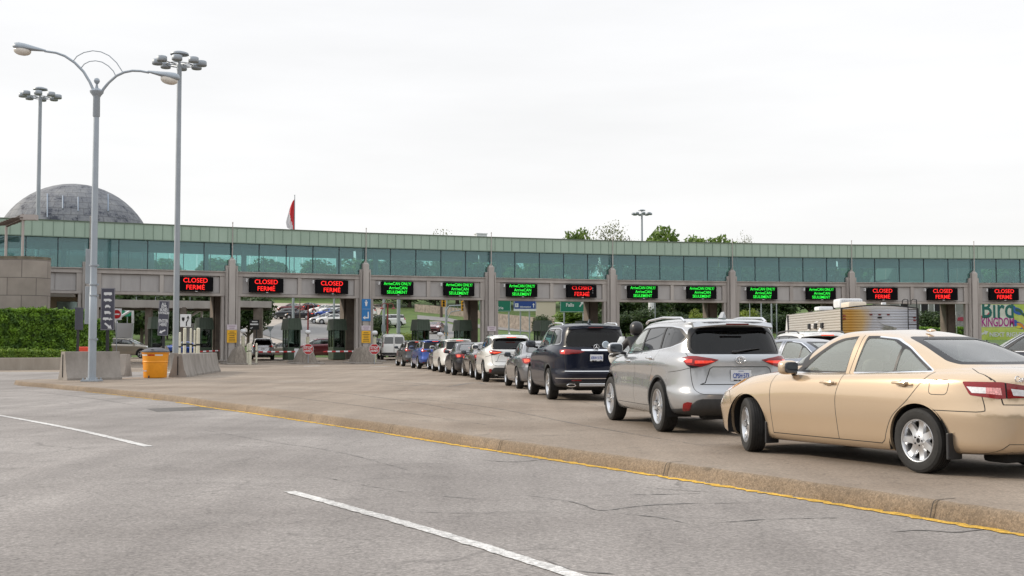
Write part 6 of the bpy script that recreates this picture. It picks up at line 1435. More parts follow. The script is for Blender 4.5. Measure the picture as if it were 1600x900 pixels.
        m.tube([(.18 * math.cos(a), .18 * math.sin(a), 0) for a in [i * math.pi / 10 for i in range(20)]], .014, 8, True, T); blob(m, (0, 0, -.02), (.12, .12, .05), T, k=6)
        m.box((0, 0, -.01), (.03, .34, .02), T); m.build('steering_wheel', M_SEATD, root, smooth=True)
        if lod == 0:
            for s_ in (1, -1):       # mud flaps
                for x, z in ((-1.80, .30), (1.01, .26)):
                    m = MB(); m.box((x, s_ * .80, z), (.03, .19, .26), ch=.01); m.build('mud_flap', M_BLK, root)
            m = MB(); blob(m, (-.74, 0, 1.455), (.13, .06, .035), n=2, taper=-.3); m.build('antenna', pm, root, smooth=True)
    plate(root, -2.44 * sx, .82 * sz if tail != 'low' else .5, platetxt)
    m = MB(); m.tube([(-2.30, -.52, .235), (-2.44, -.52, .235)], .034, 12); m.build('exhaust_tip', M_CHR, root, smooth=True)
    if tail == 'wrap':
        o_ = text('lettering', 'Camry', .085, M_CHR, root, TR(-2.385, .50, .965) @ RZ(0) @ Matrix(((0, 0, -1, 0), (-1, 0, 0, 0), (0, 1, 0, 0), (0, 0, 0, 1))), depth=.004, bold=.001)
    if brake:
        m = MB(); m.box((-1.42 * sx, 0, 1.215 * sz), (.03, .34, .022), ch=.005); m.build('brake_light', M_REDON, root)
    return root
def scale_bm(bm, dims):
    if dims == (1, 1, 1): return
    for v in bm.verts: v.co = Vector((v.co.x * dims[0], v.co.y * dims[1], v.co.z * dims[2]))

def suv(nm, label, pm, lod=0, group=None, brake=False, dims=(1, 1, 1), style='curved', clad=.035, glass=None, wheel='ten', rt=.378, rails=True, bumper=3, chrome=True, platetxt='', extra=None, emblem=True, roofm=None, tailm=None, boxy=0.0):
    root = thing(nm, label, 'car', group=group); sx, sy, sz = dims; bx = boxy
    rows = [row(.70, 2.05, -2.2, [(0, .27)]), row(.86, 2.22, -2.40, [(-2.4, .33), (-1.2, .27), (0, .255), (2.2, .24)]),
            row(.918, 2.33, -2.50, [(-2.5, .40), (0, .33), (2.3, .32)]),
            row(.945, 2.38, -2.545, [(-2.5, .52), (0, .46), (2.3, .46)], 4.4, 4.8),
            row(.955, 2.395, -2.552, [(-2.5, .60), (0, .62), (2.3, .60)], 4.4, 4.6),
            row(.945, 2.39, -2.50 - .03 * bx, [(-2.5, .68), (0, .76), (2.3, .73)], 4.2, 4.6),
            row(.940, 2.385, -2.462 - .06 * bx, [(-2.5, .80), (0, .88), (2.3, .84)], 4.0, 4.8),
            row(.955, 2.36, -2.45 - .07 * bx, [(-2.5, .98), (-1.2, .99), (0, .98), (1.4, .95), (2.3, .92)], 3.5, 4.6),
            row(.935, 2.27, -2.45 - .07 * bx, [(-2.5, 1.075), (-1.4, 1.09), (0, 1.07), (1.4, 1.03), (2.2, .985)], 3.4, 4.6),
            row(.895, 2.12, -2.43 - .06 * bx, [(-2.5, 1.135), (-1.4, 1.165), (0, 1.12), (1.4, 1.075), (2.1, 1.03)], 3.4, 4.6),
            row(.865, 1.75, -2.405 - .06 * bx, [(-2.5, 1.165), (-1.4, 1.20), (0, 1.14), (1.2, 1.115), (1.75, 1.085)], 3.5, 4.6),
            row(.850, 1.42, -2.395 - .06 * bx, [(-2.4, 1.175), (-1.4, 1.22), (0, 1.155), (1.4, 1.14)], 3.6, 4.6, crease=True),
            row(.815, 1.08, -2.31 - .11 * bx, [(-2.4, 1.315), (0, 1.33), (1.1, 1.30)], 3.8, 4.6),
            row(.755, .70, -2.20 - .18 * bx, [(-2.4, 1.50), (0, 1.50), (.7, 1.48)], 3.8, 4.6),
            row(.715, .53, -2.14 - .22 * bx, [(-2.4, 1.575), (-2.0, 1.58), (0, 1.585), (.5, 1.56)], 3.6, 4.6),
            row(.665, .42, -2.19 - .17 * bx, [(-2.3, 1.615), (-1.8, 1.64), (0, 1.645), (.42, 1.605)], 3.4, 5.0),
            row(.56, .30, -2.21 - .16 * bx, [(-2.3, 1.632), (-1.8, 1.67), (-.8, 1.685), (.3, 1.645)], 3.2, 5.0),
            row(.30, .1, -2.0, [(-2.1, 1.668), (-1.0, 1.71), (.1, 1.69)], 2.8, 4), row(0, 0, -1.9, [(-1.9, 1.682), (-1.0, 1.718), (0, 1.70)], 2.2, 2.2)]
    ax = (1.425, -1.425); ra = .44 if rt > .36 else .42
    P = dict(ax=ax, rt=rt / sz, ra=ra, W=.945, xf=2.38, xr=-2.5, zb=.27, clad=clad)
    S = car_core(root, rows, P, pm, lod)
    if style == 'curved':
        dlo = rounded([(.92, 1.168), (.40, 1.46), (.20, 1.54), (-.10, 1.582), (-.8, 1.60), (-1.5, 1.588), (-1.88, 1.555), (-2.12, 1.42), (-2.02, 1.325), (-1.75, 1.262), (-1.2, 1.215), (-.2, 1.185)], .06, 3)
        gs = [[(.66, 1.20), (.32, 1.43), (.12, 1.515), (-.20, 1.552), (-.30, 1.555), (-.255, 1.21)],
              [(-.33, 1.215), (-.375, 1.558), (-.8, 1.568), (-1.22, 1.565), (-1.24, 1.235)],
              [(-1.31, 1.245), (-1.285, 1.562), (-1.5, 1.555), (-1.82, 1.525), (-2.03, 1.415), (-1.95, 1.34), (-1.7, 1.285)]]
    else:
        dlo = rounded([(.92, 1.17), (.42, 1.46), (.22, 1.545), (-.1, 1.59), (-.8, 1.603), (-1.7, 1.60), (-2.0, 1.565), (-2.12, 1.30), (-2.08, 1.235), (-1.2, 1.21), (-.2, 1.185)], .06, 3)
        gs = [[(.66, 1.20), (.32, 1.43), (.12, 1.52), (-.25, 1.558), (-.21, 1.21)],
              [(-.29, 1.215), (-.33, 1.56), (-1.20, 1.57), (-1.20, 1.24)],
              [(-1.27, 1.24), (-1.27, 1.572), (-1.7, 1.57), (-1.95, 1.54), (-2.05, 1.31), (-2.02, 1.265)]]
    S.cutLR(dlo, 4 if chrome else 2, (0,)); S.cutLR(offset(dlo, -.014), 2, (4, 0, 2))
    for i, g in enumerate(gs): S.cutLR(rounded(g, .03, 3), 10 if i == 0 else 13, (2,))
    # rear screen (under the spoiler), windscreen
    hb = rounded(sym([(.66, 1.165), (.70, 1.24), (.665, 1.42), (.62, 1.555)]), .07, 4); S.cut(hb, 'B', 6, (0, 2, 4)); S.cut(rounded(sym([(.62, 1.195), (.655, 1.25), (.625, 1.42), (.56, 1.50)]), .06, 4), 'B', 11, (6,))
    ws = rounded(sym([(.80, 1.17), (.64, 1.57)]), .06, 3); S.cut(ws, 'F', 2, (0,)); S.cut(offset(ws, -.03), 'F', 12, (2,))
    if lod < 2:
        w = (.008, .013)[lod]
        S.seam(smooth_line([(.98, 1.15), (1.0, .95), (.96, .6), (.90, .37)]), ('L', 'R'), w)
        S.seam(smooth_line([(-.305, 1.58), (-.29, 1.18), (-.20, .80), (-.16, .55), (-.17, .37)]), ('L', 'R'), w, allow=(0, 2, 4))
        S.seam(smooth_line([(-1.28, 1.22), (-1.22, 1.0), (-1.05, .78), (-.97, .60), (-.93, .37)]), ('L', 'R'), w)
        S.seam([(.90, .37), (-.93, .375)], ('L', 'R'), w)
        S.seam(smooth_line([(-1.86, .90), (-2.15, .93), (-2.35, .98)]), ('L', 'R'), w)
        for s_ in (1, -1):
            S.seam(smooth_line([(s_ * .72, 1.20), (s_ * .705, 1.05), (s_ * .69, .80), (s_ * .665, .66), (s_ * .58, .60), (0, .585)]), 'B', w)
        if style == 'curved':
            S.seam([(-.585, .735), (-.52, .76), (-.45, .955), (-.41, .985), (.41, .985), (.45, .955), (.52, .76), (.585, .735), (-.585, .735)], 'B', .012)
    # lower bumper
    nb = rounded(sym([(.98, .20), (.99, .33), (.74, .40), (.66, .505), (.60, .53)]), .03, 3) if style == 'curved' else rounded(sym([(.98, .2), (.98, .36), (.62, .40), (.55, .43)]), .02, 3)
    S.cut(nb, 'B', bumper, (0,))
    S.cut(rounded(sym([(.9, .20), (.85, .42)]), .03), 'F', 2, (0,)); S.cut(rounded(sym([(.40, .62), (.46, .90)]), .04), 'F', 6, (0,))
    # tail lights
    if style == 'curved':
        cutcorner(S, rounded([(-.98, 1.105), (-1.10, 1.135), (-1.22, 1.135), (-1.42, 1.105), (-1.505, 1.085), (-1.40, 1.02), (-1.30, .985), (-1.16, .965), (-1.08, 1.01)], .015, 3), 'B', 20, (0, 1))
        cutcorner(S, [(-1.21, 1.075), (-1.42, 1.075), (-1.46, 1.06), (-1.36, 1.035), (-1.21, 1.03)], 'B', 22, (20,))
        cutcorner(S, [(-1.02, 1.08), (-1.17, 1.09), (-1.17, 1.045), (-1.08, 1.045)], 'B', 22, (20,))
        cutcorner(S, [(-1.05, 1.02), (-1.28, .99), (-1.19, .955), (-1.10, .975)], 'B', 21, (20,))
        cutcorner(S, rounded([(-.99, .345), (-1.13, .36), (-1.20, .475), (-1.12, .485), (-1.04, .46)], .015, 3), 'B', 23, (0, 1, 3))
    elif style == 'boxy':
        cutcorner(S, rounded([(-1.02, 1.11), (-1.18, 1.125), (-1.52, 1.10), (-1.60, 1.075), (-1.50, 1.035), (-1.18, 1.01), (-1.05, 1.02)], .02, 3), 'B', 20, (0, 1))
        cutcorner(S, [(-1.08, 1.085), (-1.20, 1.09), (-1.20, 1.03), (-1.08, 1.035)], 'B', 22, (20,))
        cutcorner(S, [(-1.36, .44), (-1.54, .44), (-1.54, .465), (-1.36, .465)], 'B', 23, (0, 1, 3))
        S.cut(rounded(sym([(.34, 1.09), (.34, 1.125)]), .005), 'B', 4, (0,)); S.cut(sym([(.86, .485), (.86, .50)]), 'B', 4, (0, 2, 3))
        S.cut(sym([(.70, .645), (.70, .66)]), 'B', 4, (0, 1))
    elif style == 'tall':
        cutcorner(S, rounded([(-.93, 1.12), (-1.05, 1.30), (-1.12, 1.31), (-1.14, 1.12), (-1.38, 1.08), (-1.36, 1.02), (-1.14, .98), (-1.0, 1.0)], .015, 3), 'B', 20, (0, 1, 2, 4))
        cutcorner(S, rounded([(-1.0, 1.10), (-1.13, 1.10), (-1.13, 1.02), (-1.03, 1.03)], .02, 3), 'B', 22, (20,))
        cutcorner(S, [(-1.10, .36), (-1.24, .37), (-1.24, .42), (-1.12, .42)], 'B', 23, (0, 1, 3))
    cutcorner(S, rounded([(.70, 1.0), (.98, 1.01), (1.3, .96), (1.28, .88), (.95, .88), (.72, .94)], .03, 3), 'F', 25, (0, 1))
    scale_bm(S.bm, dims)
    gl = glass or M_GLT
    take_glass(S, root, [(10, 'side_window', M_GLS if lod == 0 else M_GLM), (13, 'side_window', gl)])
    S.take(11, 'rear_window', M_GLR if gl is M_GLT else gl, root, off=-.006, rim=-.006); S.take(12, 'windscreen', M_GLS, root, off=-.006, rim=-.006)
    for c_ in (lambda c: c.y > 0, lambda c: c.y <= 0):
        tl = S.take(20, 'tail_light', M_REDL if not tailm else tailm, root, off=.012, rim=.02, cond=c_)
        for rid, m_ in ((21, M_GLOSSB if style == 'curved' else M_WHTL), (22, M_REDON if brake else mat('bright red lens', (.62, .03, .025), .12, coat=1.0, var=.2, scale=40, em=(1, .07, .03), ems=.5))):
            S.take(rid, 'lens', m_, tl or root, off=.014, rim=.02, cond=c_)
        S.take(23, 'reflector', M_REDL, root, off=.006, rim=.012, cond=c_)
        S.take(25, 'headlight', M_WHTL, root, off=.004, rim=.01, cond=c_)
    S.finish('body', body_mats(pm), root, IDX)
    if lod < 2:                       # spoiler over the rear screen with the high brake light
        m = MB(); n = 13
        for i in range(n):
            y = (-.60 + 1.20 * i / (n - 1)) * sy; k = 1 - (y / (.64 * sy))**2; dx = .13 * (1 - k)
            m.v += [((-2.13 - .16 * bx) * sx, y, 1.612 * sz + .052 * k), ((-2.30 - .11 * bx + dx) * sx, y, 1.548 * sz + .052 * k), ((-2.29 - .11 * bx + dx) * sx, y, 1.530 * sz + .050 * k), ((-2.10 - .2 * bx) * sx, y, 1.545 * sz + .04 * k)]
        m.f = [(i * 4 + j, i * 4 + (j + 1) % 4, (i + 1) * 4 + (j + 1) % 4, (i + 1) * 4 + j) for i in range(n - 1) for j in range(4)] + [(0, 1, 2, 3), tuple((n - 1) * 4 + j for j in (3, 2, 1, 0))]
        m.mi = [0] * len(m.f); m.build('spoiler', pm, root, smooth=True, angle=30)
    m = MB(); m.box(((-2.345 - .11 * bx) * sx, 0, 1.598 * sz), (.03, .34, .022), ch=.006); m.build('brake_light', M_REDON if brake else M_REDD, root)
    Pd = dict(ax=tuple(a * sx for a in ax), ra=ra * sx, rt=rt, W=.945 * sy, xf=2.38 * sx, xr=-2.5 * sx, zb=.27 * sz); underbody(root, Pd, lod)
    for i, x in enumerate(Pd['ax']):
        for s_ in (1, -1): add_wheel(root, x, s_ * (.95 * sy - .125), rt, .24, .262 if rt > .36 else .235, wheel, lod)
    mirror(root, .78 * sx, .86 * sy, 1.25 * sz, pm, lod, 1.12)
    if rails:
        for s_ in (1, -1):
            m = MB(); m.tube([(.15 * sx, s_ * .635 * sy, 1.65 * sz), (.0, s_ * .64 * sy, 1.69 * sz), (-.8 * sx, s_ * .64 * sy, 1.725 * sz), (-1.7 * sx, s_ * .635 * sy, 1.70 * sz), (-1.85 * sx, s_ * .63 * sy, 1.645 * sz)], .018, 8)
            m.build('roof_rail', (M_CHR if chrome and lod < 2 else M_BLK) if rails is True else rails, root, smooth=True)
    if lod < 2:
        for x, z in ((.16, 1.045), (-1.06, 1.105)):
            for s_ in (1, -1): handle(root, x * sx, .938 * sy, z * sz, pm if style != 'curved' else M_CHR, s_)
        seats(root, M_SEATD, [(.2, 0), (-.8, 1), (-1.6, 1)], z0=.62, hz=.62)
        m = MB(); m.box((.95, 0, 1.02), (.45, 1.5, .2), ch=.06); m.box((-.3, 0, .42), (3.6, 1.6, .05)); m.box((-.3, .83, .78), (2.2, .06, .7), ch=.02); m.box((-.3, -.83, .78), (2.2, .06, .7), ch=.02)
        m.build('cabin_trim', M_SEATD, root)
        m = MB(); T = TR(.66, .39, 1.10) @ Matrix.Rotation(R(-65), 4, 'Y')
        m.tube([(.18 * math.cos(a), .18 * math.sin(a), 0) for a in [i * math.pi / 10 for i in range(20)]], .014, 8, True, T); m.box((0, 0, -.01), (.03, .34, .02), T); m.build('steering_wheel', M_SEATD, root, smooth=True)
        m = MB(); m.add([(-1.66 * sx, 0, 1.79 * sz), (-1.79 * sx, .0, 1.795 * sz), (-1.82 * sx, 0, 1.70 * sz), (-1.48 * sx, 0, 1.70 * sz), (-1.80 * sx, .03, 1.70 * sz), (-1.80 * sx, -.03, 1.70 * sz), (-1.6 * sx, .03, 1.70 * sz), (-1.6 * sx, -.03, 1.70 * sz)],
              [(0, 1, 4, 6), (0, 6, 3), (0, 7, 5, 1), (0, 3, 7), (1, 5, 4)]); m.build('antenna', pm, root)
        xg = (-2.385 - .07 * bx) * sx
        m = MB(); m.tube([(xg, .02, 1.205 * sz), (xg + .0, -.12, 1.228 * sz), (xg + .03, -.34, 1.252 * sz)], [.02, .013, .007], 8); blob(m, (xg, .05, 1.20 * sz), (.06, .10, .045), k=6); m.build('rear_wiper', M_BLK, root, smooth=True)
    xb = (-2.462 - .07 * bx) * sx
    if emblem == 'ovals':
        m = MB()
        def oval(cy, cz, a, b): m.tube([(xb - .012, cy + a * math.cos(t), cz + b * math.sin(t)) for t in [i * math.pi / 14 for i in range(28)]], .006, 6, True)
        oval(0, 1.085, .072, .05); oval(0, 1.108, .042, .019); oval(0, 1.085, .019, .046); m.build('emblem', M_CHR, root, smooth=True)
    elif emblem == 'star':
        m = MB(); m.tube([(xb - .012, .062 * math.cos(t), 1.17 * sz + .062 * math.sin(t)) for t in [i * math.pi / 14 for i in range(28)]], .007, 6, True)
        for t in (math.pi / 2, math.pi * 7 / 6, math.pi * 11 / 6): m.tube([(xb - .012, 0, 1.17 * sz), (xb - .012, .058 * math.cos(t), 1.17 * sz + .058 * math.sin(t))], [.011, .003], 6)
        m.build('emblem', M_CHR, root, smooth=True)
    plate(root, xb - .012, .86 * sz if style != 'boxy' else .94 * sz, platetxt, extra=extra, tilt=-.06)
    if style == 'boxy':
        for s_ in (1, -1):
            m = MB(); m.tube([(-2.575 * sx, s_ * .60 + .10 * math.cos(t), .375 + .032 * math.sin(t)) for t in [i * math.pi / 12 for i in range(24)]], .012, 6, True)
            m.m(1); blob(m, (-2.55 * sx, s_ * .60, .375), (.05, .18, .05), k=6); m.build('exhaust_tip', [M_CHR, M_DARK], root, smooth=True)
        m = MB(); m.box((-2.555 * sx, 0, .385), (.03, .82, .075), ch=.015); m.build('skid_plate', M_RIM, root)
    return root
# ---------------------------------------------------------------- queue of cars
M_LINER = None
PM_GOLD = paint('gold paint', (.64, .49, .335), .62, .20); PM_SILV = paint('silver paint', (.42, .43, .445), .6, .24); PM_NAVY = paint('navy paint', (.0025, .005, .017), .0, .3, coat=.4, spec=.15)
PM_GREY = paint('grey paint', (.13, .135, .15), .6, .3); PM_WHT = paint('white paint', (.70, .70, .68), .0, .3); PM_BLKP = paint('black paint', (.008, .008, .013), .0, .3, coat=.5, spec=.15); PM_DGR = paint('dark grey paint', (.055, .06, .07), .5, .3)
PM_BLUE = paint('blue paint', (.01, .06, .32), .4, .28); PM_BRN = paint('dark brown paint', (.07, .055, .05), .5, .3); PM_MAR = paint('maroon paint', (.12, .008, .014), .3, .3); PM_STEEL = paint('steel blue paint', (.20, .22, .26), .6, .3); PM_CHAMP = paint('champagne paint', (.30, .27, .22), .4, .35)
CARS_GRP = 'vehicles queueing for the border booths'
def place(o, x, y, hd, dz=0.0):
    z = G(x, y) if y < 113 else HZ(x, y); o.location = (x, y, z + dz); o.rotation_euler = (0, 0, R(hd)); return o
place(sedan('sedan_car', 'gold beige four-door sedan with silver alloy wheels nearest the camera at right', PM_GOLD, 0, CARS_GRP, seat=M_SEATB, steer=R(-25)), 4.26, 13.85, 116.4)
place(suv('suv_car', 'silver SUV with number plate CPSH 573 directly ahead of the gold sedan', PM_SILV, 0, CARS_GRP, emblem='ovals', platetxt='CPSH·573', extra='ONTARIO'), 2.86, 19.70, 99.7)
place(suv('suv_car', 'navy blue boxy SUV with chrome strip and star badge ahead of the silver SUV', PM_NAVY, 0, CARS_GRP, style='boxy', emblem='star', dims=(1.05, 1.035, 1.075), platetxt='XRW·3176', boxy=1, clad=.03), 1.62, 30.7, 97.5)
place(sedan('sedan_car', 'dark grey sedan with lit tail lamps just left of the navy SUV', PM_GREY, 1, CARS_GRP, brake=True, tail='hook', dims=(1.01, 1.02, .99), glass=M_GLM, wheel='ten'), .85, 37.9, 97)
place(suv('suv_car', 'white crossover with black lower bumper and lit brake light left of the grey sedan', PM_WHT, 1, CARS_GRP, brake=True, rt=.37, dims=(.99, 1.0, 1.0), rails=M_BLK, chrome=False, clad=.03), -.30, 44.9, 97)
place(sedan('sedan_car', 'dark brown sedan mostly hidden left of the white crossover', PM_BRN, 2, CARS_GRP, brake=True, tail='hook', glass=M_GLM), -1.05, 50.6, 99)
place(sedan('sedan_car', 'black sedan with bright lit rear lamps between two white SUVs', PM_BLKP, 1, CARS_GRP, brake=True, tail='hook', glass=M_GLM, wheel='ten'), -2.0, 54.8, 99)
smallsuv = place(suv('suv_car', 'small white SUV with dark roof pillars ahead of the black sedan', PM_WHT, 2, CARS_GRP, brake=True, style='tall', dims=(.93, .96, .97), rt=.35, chrome=False, rails=False), -2.95, 60.5, 101)
def recolor(o, pm):
    for c in o.children:
        if c.name.split('.')[0] in ('body', 'wing_mirror', 'spoiler'):
            c.material_slots[0].link = 'OBJECT'; c.material_slots[0].material = pm
    return o
SD2 = place(sedan('sedan_car', 'dark sedan hidden behind the small white SUV in the queue', PM_DGR, 2, CARS_GRP, brake=True, tail='hook', glass=M_GLM), -3.5, 64.9, 101)
def cs(src, label, pm, x, y, hd, grp=CARS_GRP, dz=0.0, sc=None):
    o = dup(src, label=label, group=grp); recolor(o, pm); place(o, x, y, hd, dz)
    if sc: o.scale = sc
    return o
cs(smallsuv, 'bright blue small SUV with lit brake lamps in the queue', PM_BLUE, -4.75, 69.6, 102)
cs(smallsuv, 'dark grey small SUV with lit brake lamps right of the white van', PM_DGR, -6.45, 78.2, 103)
# traffic right of the silver SUV
place(sedan('sedan_car', 'steel grey sedan whose roof and side window show between silver SUV and gold sedan', PM_STEEL, 1, CARS_GRP, tail='hook', glass=M_GLS, wheel='ten'), 6.62, 28.3, 120)
place(suv('suv_car', 'white SUV roof with red high brake light right in front of the trailer', PM_WHT, 1, CARS_GRP, brake=True, dims=(.98, .98, .985), rails=M_BLK, chrome=False), 8.15, 34.0, 94)
place(suv('suv_car', 'black blue SUV with chrome window line cut by the right edge', PM_NAVY, 1, CARS_GRP, emblem=False), 10.1, 22.0, 118)
# lane vehicles under the plaza
LG = 'vehicles passing under or behind the toll plaza'
S2 = suv('suv_car', 'light silver SUV stopped in the lane under the left openings', PM_SILV, 2, LG, brake=False, style='tall', dims=(1.0, 1.0, 1.03), chrome=False); place(S2, -20.6, 99.3, 103)
cs(S2, 'maroon SUV crossing behind the closed gate left of the white one', PM_MAR, -17.3, 108.0, 182, LG); cs(smallsuv, 'white SUV with red lamps crossing behind the closed gate', PM_WHT, -14.9, 110.0, 176, LG)
cs(S2, 'dark blue SUV crossing behind the small white one by the brown column', PM_BLKP, -12.6, 112.3, 178, LG); cs(SD2, 'pale sedan partly hidden behind the mid-bay booth left', PM_CHAMP, -21.2, 112.0, 178, LG)
cs(S2, 'beige SUV facing right in the shadow behind the pictogram sign', PM_CHAMP, -33.2, 104, 2, LG); cs(SD2, 'blue sedan behind the cream bollards', PM_BLUE, -27.6, 103, 20, LG)
# white van
def van(label, pm):
    t = thing('cargo_van', label, 'van', group=CARS_GRP); rows = [row(.8, 2.5, -2.6, [(0, .34)]), row(.93, 2.62, -2.72, [(0, .36)], 4, 9), row(.98, 2.68, -2.75, [(0, .62)], 4, 10), row(1.0, 2.68, -2.75, [(-2, .95), (2.6, .9)], 4, 10),
        row(.98, 2.45, -2.74, [(-2, 1.18), (2.6, 1.08)], 4, 10), row(.95, 1.9, -2.73, [(-2, 1.24), (1.9, 1.24)], 4, 10, crease=True), row(.88, 1.25, -2.66, [(0, 1.75)], 4, 10), row(.80, .95, -2.58, [(0, 1.98)], 4, 8), row(.55, .7, -2.45, [(0, 2.07)], 3, 5), row(0, .4, -2.2, [(0, 2.1)], 2, 3)]
    P = dict(ax=(1.72, -1.72), rt=.37, ra=.45, W=.99, xf=2.66, xr=-2.73, zb=.36); S = car_core(t, rows, P, pm, 2)
    for a, b in ((-.80, -.06), (.06, .80)): S.cut(rounded([(a, 1.28), (b, 1.28), (b * .93 if b > .1 else b, 1.84), (a * .93 if a < -.1 else a, 1.84)], .06, 3), 'B', 11, (0,))
    for a, b in ((1.45, .75), (.6, -.6), (-.75, -2.45)): S.cutLR(rounded([(a if a < 1.4 else a + .15, 1.28), (b, 1.28), (b, 1.80), (a - (.45 if a > 1.4 else 0), 1.80)], .06, 3), 10, (0,))
    S.cut(rounded(sym([(.85, 1.26), (.72, 1.90)]), .08), 'F', 12, (0,)); S.seam([(0, .6), (0, 1.95)], 'B', .03); S.cut(sym([(.97, .38), (.97, .58)]), 'B', 2, (0,)); cutcorner(S, [(-1.18, 1.42), (-1.25, 1.42), (-1.27, 1.0), (-1.2, 1.0)], 'B', 20, (0,))
    take_glass(S, t, [(10, 'side_window', M_GLT)]); S.take(11, 'rear_window', M_GLM, t, off=-.006, rim=-.006); S.take(12, 'windscreen', M_GLM, t, off=-.006)
    for c_ in (lambda c: c.y > 0, lambda c: c.y <= 0): S.take(20, 'tail_light', M_REDL, t, off=.012, rim=.02, cond=c_)
    S.finish('body', body_mats(pm), t, IDX); underbody(t, P, 2)
    for x in P['ax']:
        for s_ in (1, -1): add_wheel(t, x, s_ * .87, .37, .24, .22, 'five', 2)
    mirror(t, 1.35, .95, 1.35, M_BLK, 2, 1.3); return t
place(van('white cargo van with twin rear windows stopped at the booth left of the queue', PM_WHT), -10.0, 99.5, 101)
# parked cars up the hill
PK = 'cars parked on the lot up the slope'
park = [(447, 499, PM_DGR, 'left end of the lot, dark car beside the tree'), (468, 500, PM_BLKP, 'black car in the lot behind the pale pole'), (505, 491, PM_WHT, 'white car in the upper row of the lot'), (520, 493, PM_WHT, 'second white car in the upper row of the lot'), (536, 491, PM_SILV, 'silver car in the upper row near the pier'),
        (513, 497, PM_BLUE, 'dark blue car in the middle row of the lot'), (531, 498.5, PM_BLKP, 'black car in the middle row near the pier'), (508, 506.5, PM_SILV, 'silver car in the front row by the grass'), (519, 507, PM_WHT, 'pale car in the front row by the grass'), (534, 506.5, PM_DGR, 'dark car in the front row above the hydrant'),
        (455, 488, PM_MAR, 'maroon car in the back row of the lot'), (481, 487, PM_BLKP, 'black car in the back row of the lot'), (566, 496, PM_WHT, 'white car behind the blue sign pier')]
for k_, (px, py, pm, lb) in enumerate(park):
    p_ = hillpt(px, py); o = cs(SD2 if k_ % 3 else smallsuv, lb, pm, p_.x, p_.y, 160 + (k_ * 37) % 25, PK, .08)
p_ = hillpt(606, 512); cs(S2, 'white pickup sized vehicle stopped left of the grey poles', PM_WHT, p_.x, p_.y, 200, LG, .08); p_ = hillpt(590, 509); cs(SD2, 'black car beside the white vehicle on the slope', PM_BLKP, p_.x, p_.y, 190, LG, .08)
p_ = hillpt(681.5, 521.5); cs(SD2, 'dark red car driving down the curving road', PM_MAR, p_.x, p_.y, 262, LG, .12)
# ---------------------------------------------------------------- travel trailer
tt = thing('travel_trailer', 'white corrugated travel trailer with amber rear band, ladder and roof air conditioner', 'trailer', (13.5, 44.2, 0), 0)
W2 = 1.40; LN = 8.8
def siding(mb, p0, p1, z0, z1f, pitch=.10, dep=.026, nrm=(0, -1)):
    n = int((z1f - z0) / pitch); vs = []
    for i in range(n + 1):
        for o, dz in ((0.0, 0), (dep, pitch * .25), (dep, pitch * .7), (0.0, pitch * .96)):
            z = min(z0 + i * pitch + dz, z1f)
            for p_ in (p0, p1): vs.append((p_[0] + nrm[0] * o, p_[1] + nrm[1] * o, z))
    k_ = len(vs) // 2; mb.add(vs, [(2 * i, 2 * i + 1, 2 * i + 3, 2 * i + 2) for i in range(k_ - 1)])
def side_mat(name, amber):
    m_, nt, p = new_mat(name); N = nt.nodes.new; L = nt.links.new; tc = N('ShaderNodeTexCoord'); sp = N('ShaderNodeSeparateXYZ'); L(tc.outputs['Object'], sp.inputs[0])
    r = N('ShaderNodeValToRGB'); mr = N('ShaderNodeMapRange'); mr.inputs[1].default_value = -1.4 if amber else 0; mr.inputs[2].default_value = 1.4 if amber else 8.8; L(sp.outputs['X' if amber else 'Y'], mr.inputs[0])
    n = N('ShaderNodeTexNoise'); n.inputs['Scale'].default_value = 1.2; L(tc.outputs['Object'], n.inputs['Vector']); ad = N('ShaderNodeMath'); ad.operation = 'MULTIPLY_ADD'; L(n.outputs[0], ad.inputs[0]); ad.inputs[1].default_value = .16; L(mr.outputs[0], ad.inputs[2]); L(ad.outputs[0], r.inputs[0]); el = r.color_ramp.elements
    if amber:
        for pos, c in ((0.0, (.42, .28, .10)), (.18, (.45, .24, .04)), (.34, (.50, .34, .14)), (.48, (.42, .42, .44)), (.7, (.50, .52, .56)), (1.0, (.46, .48, .53))):
            q_ = el.new(pos) if pos not in (0.0, 1.0) else (el[0] if pos == 0 else el[-1]); q_.color = c + (1,)
    else: el[0].color = (.46, .43, .38, 1); el[1].color = (.42, .41, .39, 1)
    L(r.outputs[0], p.inputs['Base Color']); setp(p, rough=.42); return m_
m = MB(); siding(m, (-W2, 0), (W2, 0), .55, 2.70); m.build('rear_wall', side_mat('amber band siding', True), tt)
m = MB(); siding(m, (-W2, LN - .5), (-W2, 0), .55, 2.66, nrm=(-1, 0)); m.build('side_wall', side_mat('white siding', False), tt)
m = MB(); siding(m, (W2, 0), (W2, LN - .5), .55, 2.66, nrm=(1, 0)); m.build('side_wall', side_mat('white siding', False), tt)
m = MB(); prr = [(-W2, 2.64)] + [(-W2 + 2 * W2 * i / 10, 2.66 + .12 * math.sin(math.pi * i / 10)) for i in range(11)] + [(W2, 2.64)]
m.prism(prr, -LN, .02, FACE_Y); m.build('roof', mat('trailer roof', (.55, .54, .52), .6), tt)
m = MB(); m.add([(-W2, LN - .5, .55), (W2, LN - .5, .55), (W2, LN + .5, 1.3), (-W2, LN + .5, 1.3), (-W2, LN, 2.66), (W2, LN, 2.66)], [(0, 1, 2, 3), (3, 2, 5, 4), (0, 3, 4), (1, 5, 2)]); m.build('front_cap', M_WHITE, tt)
m = MB(); m.box((0, LN / 2, .5), (2 * W2 - .1, LN, .12)); m.tube([(0, LN, .45), (0, LN + 1.3, .45)], .06, 6); m.build('chassis', M_DARK, tt)
